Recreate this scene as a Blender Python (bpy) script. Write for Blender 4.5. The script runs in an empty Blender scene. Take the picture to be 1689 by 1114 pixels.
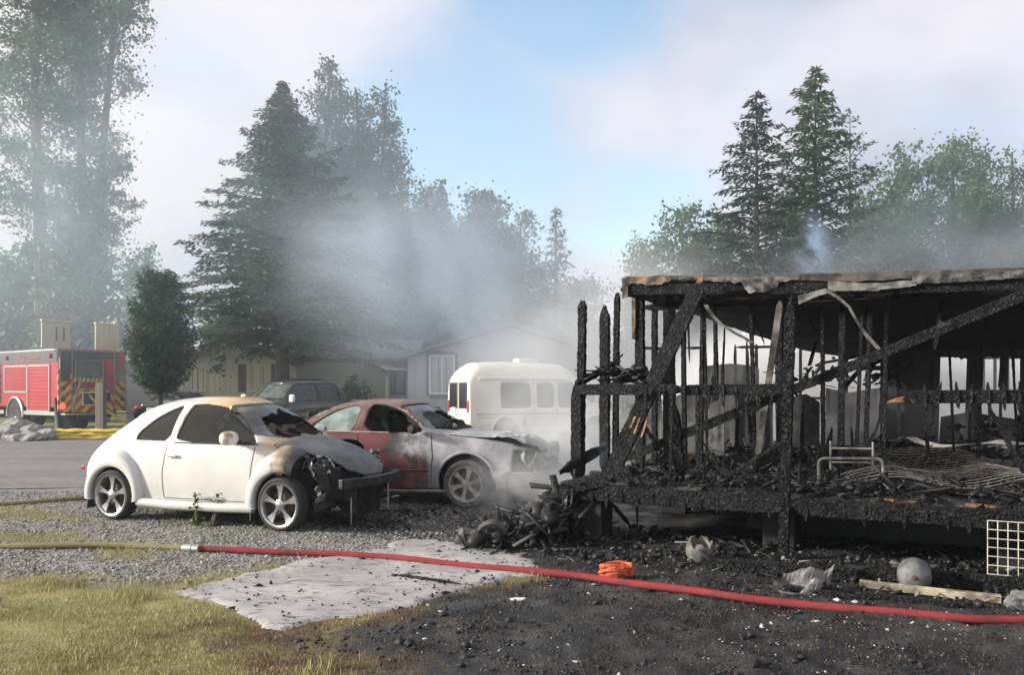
import bpy, bmesh, math, random
import numpy as np
from mathutils import Vector, Matrix

scene = bpy.context.scene
C = scene.collection
R = math.radians

# ------------------------------------------------------------------ camera
CAM_H = 1.7
HORIZON, CX, FOC = 642.0, 844.5, 1400.0          # reference picture geometry (1689 px wide)
cam_data = bpy.data.cameras.new("camera")
cam = bpy.data.objects.new("camera", cam_data)
C.objects.link(cam)
cam.location = (0, 0, CAM_H)
cam.rotation_euler = (R(90), 0, 0)
cam_data.sensor_width = 36.0
cam_data.lens = FOC / 1689.0 * 36.0
cam_data.shift_y = (HORIZON - 557.0) / 1689.0
cam_data.clip_start = 0.05
cam_data.clip_end = 3000
scene.camera = cam

# ------------------------------------------------------------------ sun and sky
SUN_AZ = R(-97)            # measured from straight ahead, negative to the left
SUN_EL = R(18)
sun_vec = Vector((math.sin(SUN_AZ) * math.cos(SUN_EL), math.cos(SUN_AZ) * math.cos(SUN_EL), math.sin(SUN_EL)))
sd = bpy.data.lights.new("sun", 'SUN')
sd.energy = 3.6
sd.angle = R(7)
sd.color = (1.0, 0.945, 0.86)
so = bpy.data.objects.new("sun", sd)
C.objects.link(so)
so.rotation_euler = (-sun_vec).to_track_quat('-Z', 'Y').to_euler()
so.location = (-20, 10, 30)

world = bpy.data.worlds.new("World")
scene.world = world
world.use_nodes = True
wt = world.node_tree
wt.nodes.clear()
WN, WL = wt.nodes, wt.links


def wn(kind, **kw):
    n = WN.new(kind)
    for k, v in kw.items():
        setattr(n, k, v)
    return n


def pix_dir(px, py):
    return Vector(((px - CX) / FOC, 1.0, (HORIZON - py) / FOC)).normalized()


w_out = wn("ShaderNodeOutputWorld")
w_bg = wn("ShaderNodeBackground")
w_bg.inputs["Strength"].default_value = 0.13
w_sky = wn("ShaderNodeTexSky", sky_type='NISHITA')
w_sky.sun_disc = False
w_sky.sun_elevation = SUN_EL
w_sky.sun_rotation = SUN_AZ
w_sky.air_density = 1.0
w_sky.dust_density = 0.4
w_sky.ozone_density = 2.0
w_tc = wn("ShaderNodeTexCoord")
# cloud cover: soft fbm over the direction, thinned out in the real gaps between the cloud banks
w_map = wn("ShaderNodeMapping")
w_map.inputs["Scale"].default_value = (1.0, 1.0, 1.7)
w_map.inputs["Location"].default_value = (3.1, 0.4, 1.9)
WL.new(w_tc.outputs["Generated"], w_map.inputs["Vector"])
w_n = wn("ShaderNodeTexNoise")
w_n.inputs["Scale"].default_value = 2.6
w_n.inputs["Detail"].default_value = 5
w_n.inputs["Roughness"].default_value = 0.45
w_n.inputs["Distortion"].default_value = 0.6
WL.new(w_map.outputs[0], w_n.inputs["Vector"])


def wmath(op, a, b=None, c=None, clamp=False):
    n = wn("ShaderNodeMath", operation=op)
    n.use_clamp = clamp
    for i, x in enumerate((a, b, c)):
        if x is None:
            continue
        if isinstance(x, (int, float)):
            n.inputs[i].default_value = x
        else:
            WL.new(x, n.inputs[i])
    return n.outputs[0]


def wgap(px, py, sx, sz):
    """1 in the middle of a gap, 0 outside, an ellipse on the sky"""
    d = pix_dir(px, py)
    sub = wn("ShaderNodeVectorMath", operation='SUBTRACT')
    WL.new(w_tc.outputs["Generated"], sub.inputs[0])
    sub.inputs[1].default_value = d
    mul = wn("ShaderNodeVectorMath", operation='MULTIPLY')
    WL.new(sub.outputs[0], mul.inputs[0])
    mul.inputs[1].default_value = (1 / sx, 1 / sx, 1 / sz)
    ln = wn("ShaderNodeVectorMath", operation='LENGTH')
    WL.new(mul.outputs[0], ln.inputs[0])
    mr = wn("ShaderNodeMapRange", interpolation_type='SMOOTHSTEP')
    WL.new(ln.outputs["Value"], mr.inputs["Value"])
    mr.inputs["From Min"].default_value = 0.15
    mr.inputs["From Max"].default_value = 1.0
    mr.inputs["To Min"].default_value = 1.0
    mr.inputs["To Max"].default_value = 0.0
    return mr.outputs[0]


gap = wmath('MAXIMUM', wgap(750, 230, 0.24, 0.26), wgap(915, 10, 0.20, 0.13))
gap = wmath('MAXIMUM', gap, wmath('MULTIPLY', wgap(1060, 350, 0.16, 0.10), 0.75))
gap = wmath('MAXIMUM', gap, wmath('MULTIPLY', wgap(330, 140, 0.16, 0.12), 0.5))
cover = wmath('SUBTRACT', wmath('ADD', w_n.outputs["Fac"], 0.20), wmath('MULTIPLY', gap, 0.46))
cr = wn("ShaderNodeMapRange", interpolation_type='SMOOTHSTEP')
WL.new(cover, cr.inputs["Value"])
cr.inputs["From Min"].default_value = 0.28
cr.inputs["From Max"].default_value = 0.72
# cloud tone: thicker parts greyer, warmer towards the sun
w_n2 = wn("ShaderNodeTexNoise")
w_n2.inputs["Scale"].default_value = 3.4
w_n2.inputs["Detail"].default_value = 5
WL.new(w_map.outputs[0], w_n2.inputs["Vector"])
ramp = wn("ShaderNodeValToRGB")
ramp.color_ramp.elements[0].position = 0.40
ramp.color_ramp.elements[0].color = (2.25, 2.3, 2.75, 1)
ramp.color_ramp.elements[1].position = 0.60
ramp.color_ramp.elements[1].color = (3.15, 3.05, 3.3, 1)
WL.new(w_n2.outputs["Fac"], ramp.inputs[0])
dot = wn("ShaderNodeVectorMath", operation='DOT_PRODUCT')
WL.new(w_tc.outputs["Generated"], dot.inputs[0])
dot.inputs[1].default_value = sun_vec
glow = wn("ShaderNodeMapRange", interpolation_type='SMOOTHSTEP')
WL.new(dot.outputs["Value"], glow.inputs["Value"])
glow.inputs["From Min"].default_value = 0.10
glow.inputs["From Max"].default_value = 1.0
wm = wn("ShaderNodeMix", data_type='RGBA')
WL.new(glow.outputs[0], wm.inputs["Factor"])
WL.new(ramp.outputs[0], wm.inputs["A"])
wm.inputs["B"].default_value = (4.2, 3.7, 3.0, 1)
wtint = wn("ShaderNodeMix", data_type='RGBA', blend_type='MULTIPLY')
wtint.inputs["Factor"].default_value = 1.0
WL.new(w_sky.outputs[0], wtint.inputs["A"])
wtint.inputs["B"].default_value = (1.3, 1.18, 1.04, 1)
wmix = wn("ShaderNodeMix", data_type='RGBA')
WL.new(cr.outputs[0], wmix.inputs["Factor"])
WL.new(wtint.outputs["Result"], wmix.inputs["A"])
WL.new(wm.outputs["Result"], wmix.inputs["B"])
WL.new(wmix.outputs["Result"], w_bg.inputs["Color"])
WL.new(w_bg.outputs[0], w_out.inputs["Surface"])

scene.view_settings.view_transform = 'Standard'
scene.view_settings.look = 'None'
scene.view_settings.exposure = 1.15
scene.view_settings.gamma = 1.0
scene.view_settings.use_curve_mapping = False
scene.render.engine = 'CYCLES'
scene.cycles.max_bounces = 6
scene.cycles.diffuse_bounces = 3
scene.cycles.glossy_bounces = 3
scene.cycles.transmission_bounces = 4
scene.cycles.transparent_max_bounces = 8
scene.cycles.volume_bounces = 3
scene.cycles.volume_step_rate = 1.0
scene.cycles.volume_max_steps = 128
scene.cycles.use_denoising = True
# ------------------------------------------------------------------ helpers
rng = np.random.default_rng(7)
random.seed(7)


def at(px, py, Y):
    """world point seen at picture position (px, py) at distance Y"""
    return Vector(((px - CX) * Y / FOC, Y, CAM_H + (HORIZON - py) * Y / FOC))


def gr(px, py, z=0.0):
    """world point on the ground plane"""
    Y = (CAM_H - z) * FOC / (py - HORIZON)
    return Vector(((px - CX) * Y / FOC, Y, z))


def mesh_np(name, V, F, smooth=False):
    """V (n,3), F (m,k) arrays -> mesh"""
    V = np.asarray(V, dtype=np.float32)
    F = np.asarray(F, dtype=np.int32)
    me = bpy.data.meshes.new(name)
    m, k = F.shape
    me.vertices.add(len(V))
    me.vertices.foreach_set("co", V.ravel())
    me.loops.add(m * k)
    me.loops.foreach_set("vertex_index", F.ravel())
    me.polygons.add(m)
    me.polygons.foreach_set("loop_start", np.arange(0, m * k, k, dtype=np.int32))
    me.polygons.foreach_set("loop_total", np.full(m, k, dtype=np.int32))
    if smooth:
        me.polygons.foreach_set("use_smooth", np.ones(m, dtype=bool))
    me.update(calc_edges=True)
    me.validate()
    return me


def link(name, me, mat=None, parent=None, kind=None, label=None):
    o = bpy.data.objects.new(name, me)
    C.objects.link(o)
    if mat is not None and me is not None and len(me.materials) == 0:
        me.materials.append(mat)
    if parent is not None:
        o.parent = parent
    if kind:
        o["kind"] = kind
    if label:
        o["label"] = label
    return o


def thing(name, label, cat, loc=(0, 0, 0), rz=0.0, group=None):
    o = bpy.data.objects.new(name, None)
    C.objects.link(o)
    o.empty_display_size = 0.2
    o.location = loc
    o.rotation_euler = (0, 0, rz)
    o["label"] = label
    o["category"] = cat
    if group:
        o["group"] = group
    return o


def tag(o, label, cat, group=None):
    o["label"] = label
    o["category"] = cat
    if group:
        o["group"] = group
    return o


SPLIT = set("window_trim door_moulding side_rail panel_gap arch_lip running_board bumper bright_frame roof_rail lid_rib corner_board fascia lamp_block plate_frame "
            "marker_plate window_frame scorched_batten scorched_trim stripe mud_flap bent_rod split_patch bumper_remains melted_dashboard".split())


class MB:
    """collects polygons and links them as one mesh object"""

    def __init__(self):
        self.v, self.f, self.marks = [], [], []

    def mark(self):
        self.marks.append((len(self.v), len(self.f)))

    def add(self, vs, fs):
        self.mark()
        b = len(self.v)
        self.v += [tuple(x) for x in vs]
        self.f += [tuple(i + b for i in f) for f in fs]
        return self

    def box(self, c, s, rz=0.0, M=None):
        hx, hy, hz = s[0] / 2, s[1] / 2, s[2] / 2
        pts = [Vector((x, y, z)) for z in (-hz, hz) for x, y in ((-hx, -hy), (hx, -hy), (hx, hy), (-hx, hy))]
        m = M if M is not None else Matrix.Rotation(rz, 3, 'Z')
        pts = [m @ p + Vector(c) for p in pts]
        return self.add(pts, [(3, 2, 1, 0), (4, 5, 6, 7), (0, 1, 5, 4), (1, 2, 6, 5), (2, 3, 7, 6), (3, 0, 4, 7)])

    def beam(self, p0, p1, w, h, up=(0, 0, 1)):
        p0, p1 = Vector(p0), Vector(p1)
        d = (p1 - p0)
        L = d.length
        d = d / L
        u = Vector(up)
        if abs(d.dot(u)) > 0.98:
            u = Vector((0, 1, 0))
        s = d.cross(u).normalized()
        t = s.cross(d).normalized()
        M = Matrix((d, s, t)).transposed()
        return self.box((p0 + p1) / 2, (L, w, h), M=M)

    def tube(self, pts, r, n=8, cap=True):
        pts = [Vector(p) for p in pts]
        rs = r if isinstance(r, (list, tuple)) else [r] * len(pts)
        self.mark()
        b = len(self.v)
        prev = None
        for i, p in enumerate(pts):
            t = (pts[min(i + 1, len(pts) - 1)] - pts[max(i - 1, 0)])
            t = t.normalized() if t.length > 1e-9 else Vector((0, 0, 1))
            if prev is None:
                a = Vector((0, 0, 1)) if abs(t.z) < 0.9 else Vector((1, 0, 0))
                s = t.cross(a).normalized()
            else:
                s = (prev - t * prev.dot(t))
                s = s.normalized() if s.length > 1e-6 else t.cross(Vector((0, 1, 0.3))).normalized()
            prev = s
            q = t.cross(s)
            for k in range(n):
                an = 2 * math.pi * k / n
                self.v.append(tuple(p + (s * math.cos(an) + q * math.sin(an)) * rs[i]))
        for i in range(len(pts) - 1):
            for k in range(n):
                k2 = (k + 1) % n
                self.f.append((b + i * n + k, b + i * n + k2, b + (i + 1) * n + k2, b + (i + 1) * n + k))
        if cap:
            self.f.append(tuple(b + k for k in range(n))[::-1])
            self.f.append(tuple(b + (len(pts) - 1) * n + k for k in range(n)))
        return self

    def lathe(self, prof, n=24, M=None, cap=False):
        """prof: (radius, height) pairs round local Z"""
        M = M if M is not None else Matrix.Identity(4)
        self.mark()
        b = len(self.v)
        for (r, z) in prof:
            for k in range(n):
                a = 2 * math.pi * k / n
                self.v.append(tuple(M @ Vector((r * math.cos(a), r * math.sin(a), z))))
        for i in range(len(prof) - 1):
            for k in range(n):
                k2 = (k + 1) % n
                self.f.append((b + i * n + k, b + i * n + k2, b + (i + 1) * n + k2, b + (i + 1) * n + k))
        if cap:
            self.f.append(tuple(b + k for k in range(n))[::-1])
            self.f.append(tuple(b + (len(prof) - 1) * n + k for k in range(n)))
        return self

    def prism(self, poly, d):
        """poly: 3-D points of one face, extruded by vector d"""
        n = len(poly)
        d = Vector(d)
        p = [Vector(x) for x in poly]
        return self.add(p + [x + d for x in p],
                        [tuple(range(n))[::-1], tuple(range(n, 2 * n))] +
                        [(i, (i + 1) % n, n + (i + 1) % n, n + i) for i in range(n)])

    def mesh(self, name, smooth=False):
        me = bpy.data.meshes.new(name)
        me.from_pydata(self.v, [], self.f)
        if smooth:
            me.polygons.foreach_set("use_smooth", np.ones(len(me.polygons), dtype=bool))
        me.update()
        return me

    def build(self, name, mat, parent=None, smooth=False, bevel=0.0, kind=None, label=None, seg=2):
        if name in SPLIT and kind is None and len(self.marks) > 1:
            ends = self.marks[1:] + [(len(self.v), len(self.f))]
            for (v0, f0), (v1, f1) in zip(self.marks, ends):
                sub = MB()
                sub.v = self.v[v0:v1]
                sub.f = [tuple(i - v0 for i in f) for f in self.f[f0:f1]]
                o = sub.build(name, mat, parent, smooth, bevel, kind, label, seg)
            return o
        me = self.mesh(name, smooth)
        bm = bmesh.new()
        bm.from_mesh(me)
        bmesh.ops.recalc_face_normals(bm, faces=bm.faces)
        bm.to_mesh(me)
        bm.free()
        if smooth:
            me.set_sharp_from_angle(angle=R(40))
        o = link(name, me, mat, parent, kind, label)
        if bevel > 0:
            m = o.modifiers.new("bevel", 'BEVEL')
            m.width = bevel
            m.segments = seg
            m.limit_method = 'ANGLE'
            m.angle_limit = R(40)
        return o


# ------------------------------------------------------------------ material helper
class NT:
    def __init__(self, name):
        self.m = bpy.data.materials.new(name)
        self.m.use_nodes = True
        self.t = self.m.node_tree
        self.t.nodes.clear()
        self.out = self.n("ShaderNodeOutputMaterial")
        self.tc = self.n("ShaderNodeTexCoord")

    def n(self, kind, **kw):
        x = self.t.nodes.new(kind)
        for k, v in kw.items():
            setattr(x, k, v)
        return x

    def l(self, a, b):
        self.t.links.new(a, b)

    def set(self, node, **kw):
        for k, v in kw.items():
            s = node.inputs[k.replace("_", " ")]
            if hasattr(v, "is_linked") or isinstance(v, bpy.types.NodeSocket):
                self.l(v, s)
            else:
                s.default_value = v
        return node

    def noise(self, scale, detail=5, rough=0.55, coord="Object", dist=0.0, stretch=None, vec=None):
        x = self.n("ShaderNodeTexNoise")
        x.inputs["Scale"].default_value = scale
        x.inputs["Detail"].default_value = detail
        x.inputs["Roughness"].default_value = rough
        x.inputs["Distortion"].default_value = dist
        src = vec if vec is not None else self.tc.outputs[coord]
        if stretch:
            mp = self.n("ShaderNodeMapping")
            mp.inputs["Scale"].default_value = stretch
            self.l(src, mp.inputs["Vector"])
            src = mp.outputs[0]
        self.l(src, x.inputs["Vector"])
        return x.outputs["Fac"]

    def voro(self, scale, feature='F1', coord="Object", stretch=None):
        x = self.n("ShaderNodeTexVoronoi", feature=feature)
        x.inputs["Scale"].default_value = scale
        src = self.tc.outputs[coord]
        if stretch:
            mp = self.n("ShaderNodeMapping")
            mp.inputs["Scale"].default_value = stretch
            self.l(src, mp.inputs["Vector"])
            src = mp.outputs[0]
        self.l(src, x.inputs["Vector"])
        return x.outputs["Distance"]

    def rng(self, v, a, b, lo=0.0, hi=1.0, smooth=True):
        x = self.n("ShaderNodeMapRange")
        if smooth:
            x.interpolation_type = 'SMOOTHSTEP'
        self.l(v, x.inputs["Value"])
        x.inputs["From Min"].default_value = a
        x.inputs["From Max"].default_value = b
        x.inputs["To Min"].default_value = lo
        x.inputs["To Max"].default_value = hi
        return x.outputs[0]

    def math(self, op, a, b=0.0, clamp=False):
        x = self.n("ShaderNodeMath", operation=op)
        x.use_clamp = clamp
        for i, q in enumerate((a, b)):
            if isinstance(q, (int, float)):
                x.inputs[i].default_value = q
            else:
                self.l(q, x.inputs[i])
        return x.outputs[0]

    def mix(self, f, a, b, blend='MIX'):
        x = self.n("ShaderNodeMix", data_type='RGBA', blend_type=blend)
        for key, q in (("Factor", f), ("A", a), ("B", b)):
            if isinstance(q, (int, float)):
                x.inputs[key].default_value = q
            elif isinstance(q, (tuple, list)):
                x.inputs[key].default_value = (*q[:3], 1.0)
            else:
                self.l(q, x.inputs[key])
        return x.outputs["Result"]

    def attr(self, name):
        x = self.n("ShaderNodeAttribute")
        x.attribute_name = name
        return x.outputs["Fac"]

    def xyz(self, coord="Object"):
        x = self.n("ShaderNodeSeparateXYZ")
        self.l(self.tc.outputs[coord], x.inputs[0])
        return x.outputs

    def bump(self, h, strength=0.4, dist=0.02, normal=None):
        x = self.n("ShaderNodeBump")
        x.inputs["Strength"].default_value = strength
        x.inputs["Distance"].default_value = dist
        self.l(h, x.inputs["Height"])
        if normal is not None:
            self.l(normal, x.inputs["Normal"])
        return x.outputs[0]

    def bsdf(self, color, rough=0.7, metal=0.0, normal=None, spec=0.5, **kw):
        p = self.n("ShaderNodeBsdfPrincipled")
        for key, q in (("Base Color", color), ("Roughness", rough), ("Metallic", metal), ("Specular IOR Level", spec)):
            if isinstance(q, (int, float)):
                p.inputs[key].default_value = q
            elif isinstance(q, (tuple, list)):
                p.inputs[key].default_value = (*q[:3], 1.0)
            else:
                self.l(q, p.inputs[key])
        for k, v in kw.items():
            p.inputs[k.replace("_", " ")].default_value = v
        if normal is not None:
            self.l(normal, p.inputs["Normal"])
        self.l(p.outputs[0], self.out.inputs["Surface"])
        return p


def plain(name, c1, c2=None, scale=6.0, rough=0.7, metal=0.0, bump=0.0, bscale=60.0, spec=0.5, lo=0.35, hi=0.65,
          detail=6, stretch=None, bdist=0.01, **kw):
    t = NT(name)
    if c2 is None:
        c2 = tuple(x * 0.75 for x in c1)
    f = t.rng(t.noise(scale, detail, stretch=stretch), lo, hi)
    col = t.mix(f, c1, c2)
    nrm = None
    if bump > 0:
        nrm = t.bump(t.noise(bscale, 4, stretch=stretch), bump, bdist)
    t.bsdf(col, rough, metal, nrm, spec, **kw)
    return t.m


def leaf_mat(name, c1, c2, c3=None, transl=0.35):
    t = NT(name)
    g = t.n("ShaderNodeNewGeometry")
    f = t.rng(t.noise(0.35, 3), 0.35, 0.65)
    col = t.mix(f, c1, c2)
    if c3:
        col = t.mix(t.math('MULTIPLY', g.outputs["Random Per Island"], 0.8), col, c3)
    else:
        col = t.mix(t.math('MULTIPLY', g.outputs["Random Per Island"], 0.6), col, tuple(x * 1.7 for x in c1))
    p = t.n("ShaderNodeBsdfPrincipled")
    t.l(col, p.inputs["Base Color"])
    p.inputs["Roughness"].default_value = 0.6
    tr = t.n("ShaderNodeBsdfTranslucent")
    t.l(t.mix(1.0, col, (1.0, 1.1, 0.6), 'MULTIPLY'), tr.inputs["Color"])
    ms = t.n("ShaderNodeMixShader")
    ms.inputs[0].default_value = transl
    t.l(p.outputs[0], ms.inputs[1])
    t.l(tr.outputs[0], ms.inputs[2])
    t.l(ms.outputs[0], t.out.inputs["Surface"])
    return t.m


# value noise in numpy
def _hash(i, j, seed):
    n = (i.astype(np.int64) * 374761393 + j.astype(np.int64) * 668265263 + seed * 974711) & 0x7fffffff
    n = ((n ^ (n >> 13)) * 1274126177) & 0x7fffffff
    return ((n ^ (n >> 16)) & 0xffff) / 65535.0


def vnoise(x, y, seed=0):
    xi, yi = np.floor(x), np.floor(y)
    fx, fy = x - xi, y - yi
    fx, fy = fx * fx * (3 - 2 * fx), fy * fy * (3 - 2 * fy)
    a, b = _hash(xi, yi, seed), _hash(xi + 1, yi, seed)
    c, d = _hash(xi, yi + 1, seed), _hash(xi + 1, yi + 1, seed)
    return (a * (1 - fx) + b * fx) * (1 - fy) + (c * (1 - fx) + d * fx) * fy


def fbm(x, y, seed=0, oct=4):
    s, a, t = 0, 0.5, 0
    for o in range(oct):
        s = s + a * vnoise(x * 2 ** o, y * 2 ** o, seed + o * 17)
        t += a
        a *= 0.5
    return s / t


def worley(x, y, seed=0):
    """F1, F2 of a jittered grid"""
    xi, yi = np.floor(x), np.floor(y)
    f1 = np.full(x.shape, 9.0)
    f2 = np.full(x.shape, 9.0)
    for di in (-1, 0, 1):
        for dj in (-1, 0, 1):
            cx, cy = xi + di, yi + dj
            d = np.hypot(cx + 0.15 + 0.7 * _hash(cx, cy, seed) - x, cy + 0.15 + 0.7 * _hash(cx, cy, seed + 5) - y)
            f2 = np.minimum(np.maximum(f1, d), f2)
            f1 = np.minimum(f1, d)
    return f1, f2


def sstep(x, a, b):
    t = np.clip((x - a) / (b - a), 0, 1)
    return t * t * (3 - 2 * t)


def poly_dist(X, Y, poly):
    """signed distance to polygon, positive inside"""
    P = np.array([(p[0], p[1]) for p in poly])
    d = np.full(X.shape, 1e9)
    ins = np.zeros(X.shape, dtype=bool)
    n = len(P)
    for i in range(n):
        a, b = P[i], P[(i + 1) % n]
        e = b - a
        t = np.clip(((X - a[0]) * e[0] + (Y - a[1]) * e[1]) / max(e @ e, 1e-12), 0, 1)
        d = np.minimum(d, np.hypot(X - a[0] - t * e[0], Y - a[1] - t * e[1]))
        cond = (a[1] > Y) != (b[1] > Y)
        with np.errstate(divide='ignore', invalid='ignore'):
            xx = (b[0] - a[0]) * (Y - a[1]) / (b[1] - a[1]) + a[0]
        ins ^= cond & (X < xx)
    return np.where(ins, d, -d)
# ------------------------------------------------------------------ ground
GRAVEL = [gr(-400, 808), gr(60, 806), gr(420, 790), gr(760, 790), gr(940, 800), gr(940, 880), gr(770, 905), gr(560, 935),
          gr(430, 940), gr(300, 962), gr(190, 968), gr(60, 952), gr(-400, 948)]
GRASSY = [[gr(-300, 836), gr(60, 838), gr(150, 858), gr(60, 862), gr(-300, 858)],
          [gr(-300, 878), gr(90, 880), gr(150, 890), gr(60, 896), gr(-300, 894)],
          [gr(170, 905), gr(235, 905), gr(240, 925), gr(180, 925)]]
SLAB = [gr(280, 979), gr(400, 945), gr(520, 922), gr(640, 900), gr(690, 892), gr(760, 893), gr(840, 905), gr(905, 925),
        gr(890, 948), gr(800, 968), gr(690, 1002), gr(590, 1022), gr(470, 1042), gr(400, 1030), gr(345, 1003)]
BURN = [gr(480, 1046), gr(600, 1022), gr(700, 1000), gr(850, 955), gr(850, 925), gr(770, 895), gr(740, 860), gr(800, 840), gr(900, 815),
        Vector((2.2, 24, 0)), Vector((16, 20, 0)), Vector((14, 3, 0)), gr(1689, 1500), gr(700, 1500), gr(690, 1114), gr(560, 1080)]
SOOT = [gr(520, 872), gr(600, 838), gr(700, 825), gr(900, 820), gr(900, 900), gr(760, 896), gr(660, 890), gr(560, 886)]


def axis(lo, hi, step, far, n):
    a = np.arange(lo, hi + 1e-6, step)
    g = np.cumsum(np.geomspace(step * 2, 60, n))
    g = g / g[-1] * far
    return np.concatenate([lo - g[::-1], a, hi + g])


gx = axis(-11.0, 9.0, 0.055, 500, 36)
gy = axis(2.6, 16.0, 0.055, 500, 36)
GX, GY = np.meshgrid(gx, gy)
wob = (fbm(GX * 1.3, GY * 1.3, 3) - 0.5) * 0.9 + (fbm(GX * 7, GY * 7, 9) - 0.5) * 0.45
m_gravel = sstep(poly_dist(GX, GY, GRAVEL) + wob * 1.3, -0.30, 0.32)
for q in GRASSY:
    m_gravel = m_gravel * (1 - 0.8 * sstep(poly_dist(GX, GY, q) + wob * 0.5, -0.2, 0.2))
m_burn = sstep(poly_dist(GX, GY, BURN) + wob * 0.9, -0.22, 0.28)
m_brown = sstep(poly_dist(GX, GY, BURN) + wob * 1.4, -0.75, -0.05)
m_soot = sstep(poly_dist(GX, GY, SOOT) + wob * 0.9, -0.4, 0.35)
near = sstep(GY, 17, 14) * sstep(np.abs(GX + 1), 11, 9)
relief = (fbm(GX * 1.1, GY * 1.1, 21, 3) - 0.5) * 0.07 + (fbm(GX * 6, GY * 6, 31, 4) - 0.5) * 0.028
rough_ = (fbm(GX * 9, GY * 9, 41, 3) - 0.5)
relief = relief * (1 - 0.55 * m_gravel) + m_burn * rough_ * 0.05 + m_gravel * rough_ * 0.016
slabd = poly_dist(GX, GY, SLAB)
relief = relief * (1 - sstep(slabd, -0.12, 0.05)) - 0.03 * sstep(slabd, 0.10, 0.25)
GZ = relief * near
ny, nx = GX.shape
idx = np.arange(ny * nx).reshape(ny, nx)
F = np.stack([idx[:-1, :-1], idx[:-1, 1:], idx[1:, 1:], idx[1:, :-1]], -1).reshape(-1, 4)
me = mesh_np("ground", np.stack([GX, GY, GZ], -1).reshape(-1, 3), F, smooth=True)
for nm, arr in (("gravel", m_gravel), ("burn", m_burn), ("brown", m_brown), ("soot", m_soot)):
    a = me.attributes.new(nm, 'FLOAT', 'POINT')
    a.data.foreach_set("value", arr.astype(np.float32).ravel())


def ground_z(x, y):
    i = np.clip(np.searchsorted(gx, x) - 1, 0, nx - 2)
    j = np.clip(np.searchsorted(gy, y) - 1, 0, ny - 2)
    return GZ[j, i]


def mask_at(arr, x, y):
    i = np.clip(np.searchsorted(gx, x) - 1, 0, nx - 2)
    j = np.clip(np.searchsorted(gy, y) - 1, 0, ny - 2)
    return arr[j, i]


t = NT("ground_mixed")
green = t.mix(t.rng(t.noise(0.9, 6), 0.35, 0.65), (0.115, 0.13, 0.035), (0.27, 0.235, 0.095))
green = t.mix(t.rng(t.noise(14, 5), 0.42, 0.75), green, (0.24, 0.19, 0.085))
green = t.mix(t.rng(t.noise(5, 6), 0.56, 0.72), green, (0.10, 0.075, 0.05))
gv = t.n("ShaderNodeTexVoronoi")
gv.inputs["Scale"].default_value = 42
t.l(t.tc.outputs["Object"], gv.inputs["Vector"])
gsep = t.n("ShaderNodeSeparateColor")
t.l(gv.outputs["Color"], gsep.inputs[0])
grav = t.mix(gsep.outputs[0], (0.10, 0.095, 0.09), (0.31, 0.295, 0.28))
grav = t.mix(t.rng(t.noise(1.6, 6), 0.5, 0.7), grav, (0.20, 0.175, 0.13))
burnt = t.mix(t.rng(t.noise(3.0, 8, 0.65), 0.38, 0.66), (0.009, 0.009, 0.010), (0.036, 0.034, 0.033))
burnt = t.mix(t.rng(t.noise(26, 4), 0.62, 0.72), burnt, (0.13, 0.125, 0.12))
burnt = t.mix(t.rng(t.noise(.8, 6, .65), .50, .68), burnt, (0.065, 0.06, 0.056))
burnt = t.mix(t.rng(t.noise(1.1, 5), 0.64, 0.74), burnt, (0.085, 0.06, 0.038))
brown = t.mix(t.rng(t.noise(9, 5), 0.35, 0.65), (0.05, 0.028, 0.018), (0.13, 0.075, 0.04))
col = t.mix(t.math('MULTIPLY', t.attr("brown"), t.rng(t.noise(2.2, 5), 0.3, 0.6)), green, brown)
col = t.mix(t.attr("gravel"), col, grav)
col = t.mix(t.math('MULTIPLY', t.attr("soot"), 0.82), col, (0.03, 0.03, 0.03))
col = t.mix(t.attr("burn"), col, burnt)
h = t.math('ADD', t.math('MULTIPLY', gv.outputs["Distance"], -1.0), t.noise(90, 4))
wet = t.rng(t.noise(1.4, 6, .6), .44, .60, .86, .34)
t.bsdf(col, t.math('MINIMUM', .92, t.math('ADD', t.math('MULTIPLY', t.attr('burn'), wet), t.math('MULTIPLY', t.math('SUBTRACT', 1.0, t.attr('burn')), .9))), 0.0, t.bump(h, 0.6, 0.015), 0.35)
ground = link("ground", me, t.m, kind="structure")

# concrete path slab (weathered, littered with char)
t = NT("path_concrete")
f = t.rng(t.noise(1.6, 7, 0.6), 0.3, 0.7)
col = t.mix(f, (0.26, 0.247, 0.245), (0.43, 0.41, 0.405))
col = t.mix(t.rng(t.noise(7, 6, 0.65, stretch=(1, 2.2, 1)), 0.50, 0.70), col, (0.105, 0.10, 0.103))
col = t.mix(t.rng(t.noise(2.4, 7, .7, dist=1.5), .56, .66), col, (0.13, 0.12, 0.115))
col = t.mix(t.rng(t.noise(38, 4), 0.66, 0.73), col, (0.045, 0.043, 0.045))
t.bsdf(col, 0.62, 0, t.bump(t.noise(55, 5), 0.35, 0.006), 0.5)
sx = np.array([p.x for p in SLAB]); sy = np.array([p.y for p in SLAB])
xs = np.arange(sx.min() - .1, sx.max() + .1, 0.045); ys = np.arange(sy.min() - .1, sy.max() + .1, 0.045)
SX, SY = np.meshgrid(xs, ys)
sdist = poly_dist(SX, SY, SLAB) + (fbm(SX * 3, SY * 3, 77) - 0.5) * 0.42
keep = sdist > 0
SZ = 0.018 + (fbm(SX * 2, SY * 2, 12) - 0.5) * 0.012 - 0.05 * (1 - sstep(sdist, 0.0, 0.09))
n2, n1 = SX.shape
ii = np.arange(n2 * n1).reshape(n2, n1)
q = np.stack([ii[:-1, :-1], ii[:-1, 1:], ii[1:, 1:], ii[1:, :-1]], -1).reshape(-1, 4)
q = q[keep.ravel()[q].all(1)]
used = np.unique(q)
remap = -np.ones(n2 * n1, dtype=int)
remap[used] = np.arange(len(used))
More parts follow.
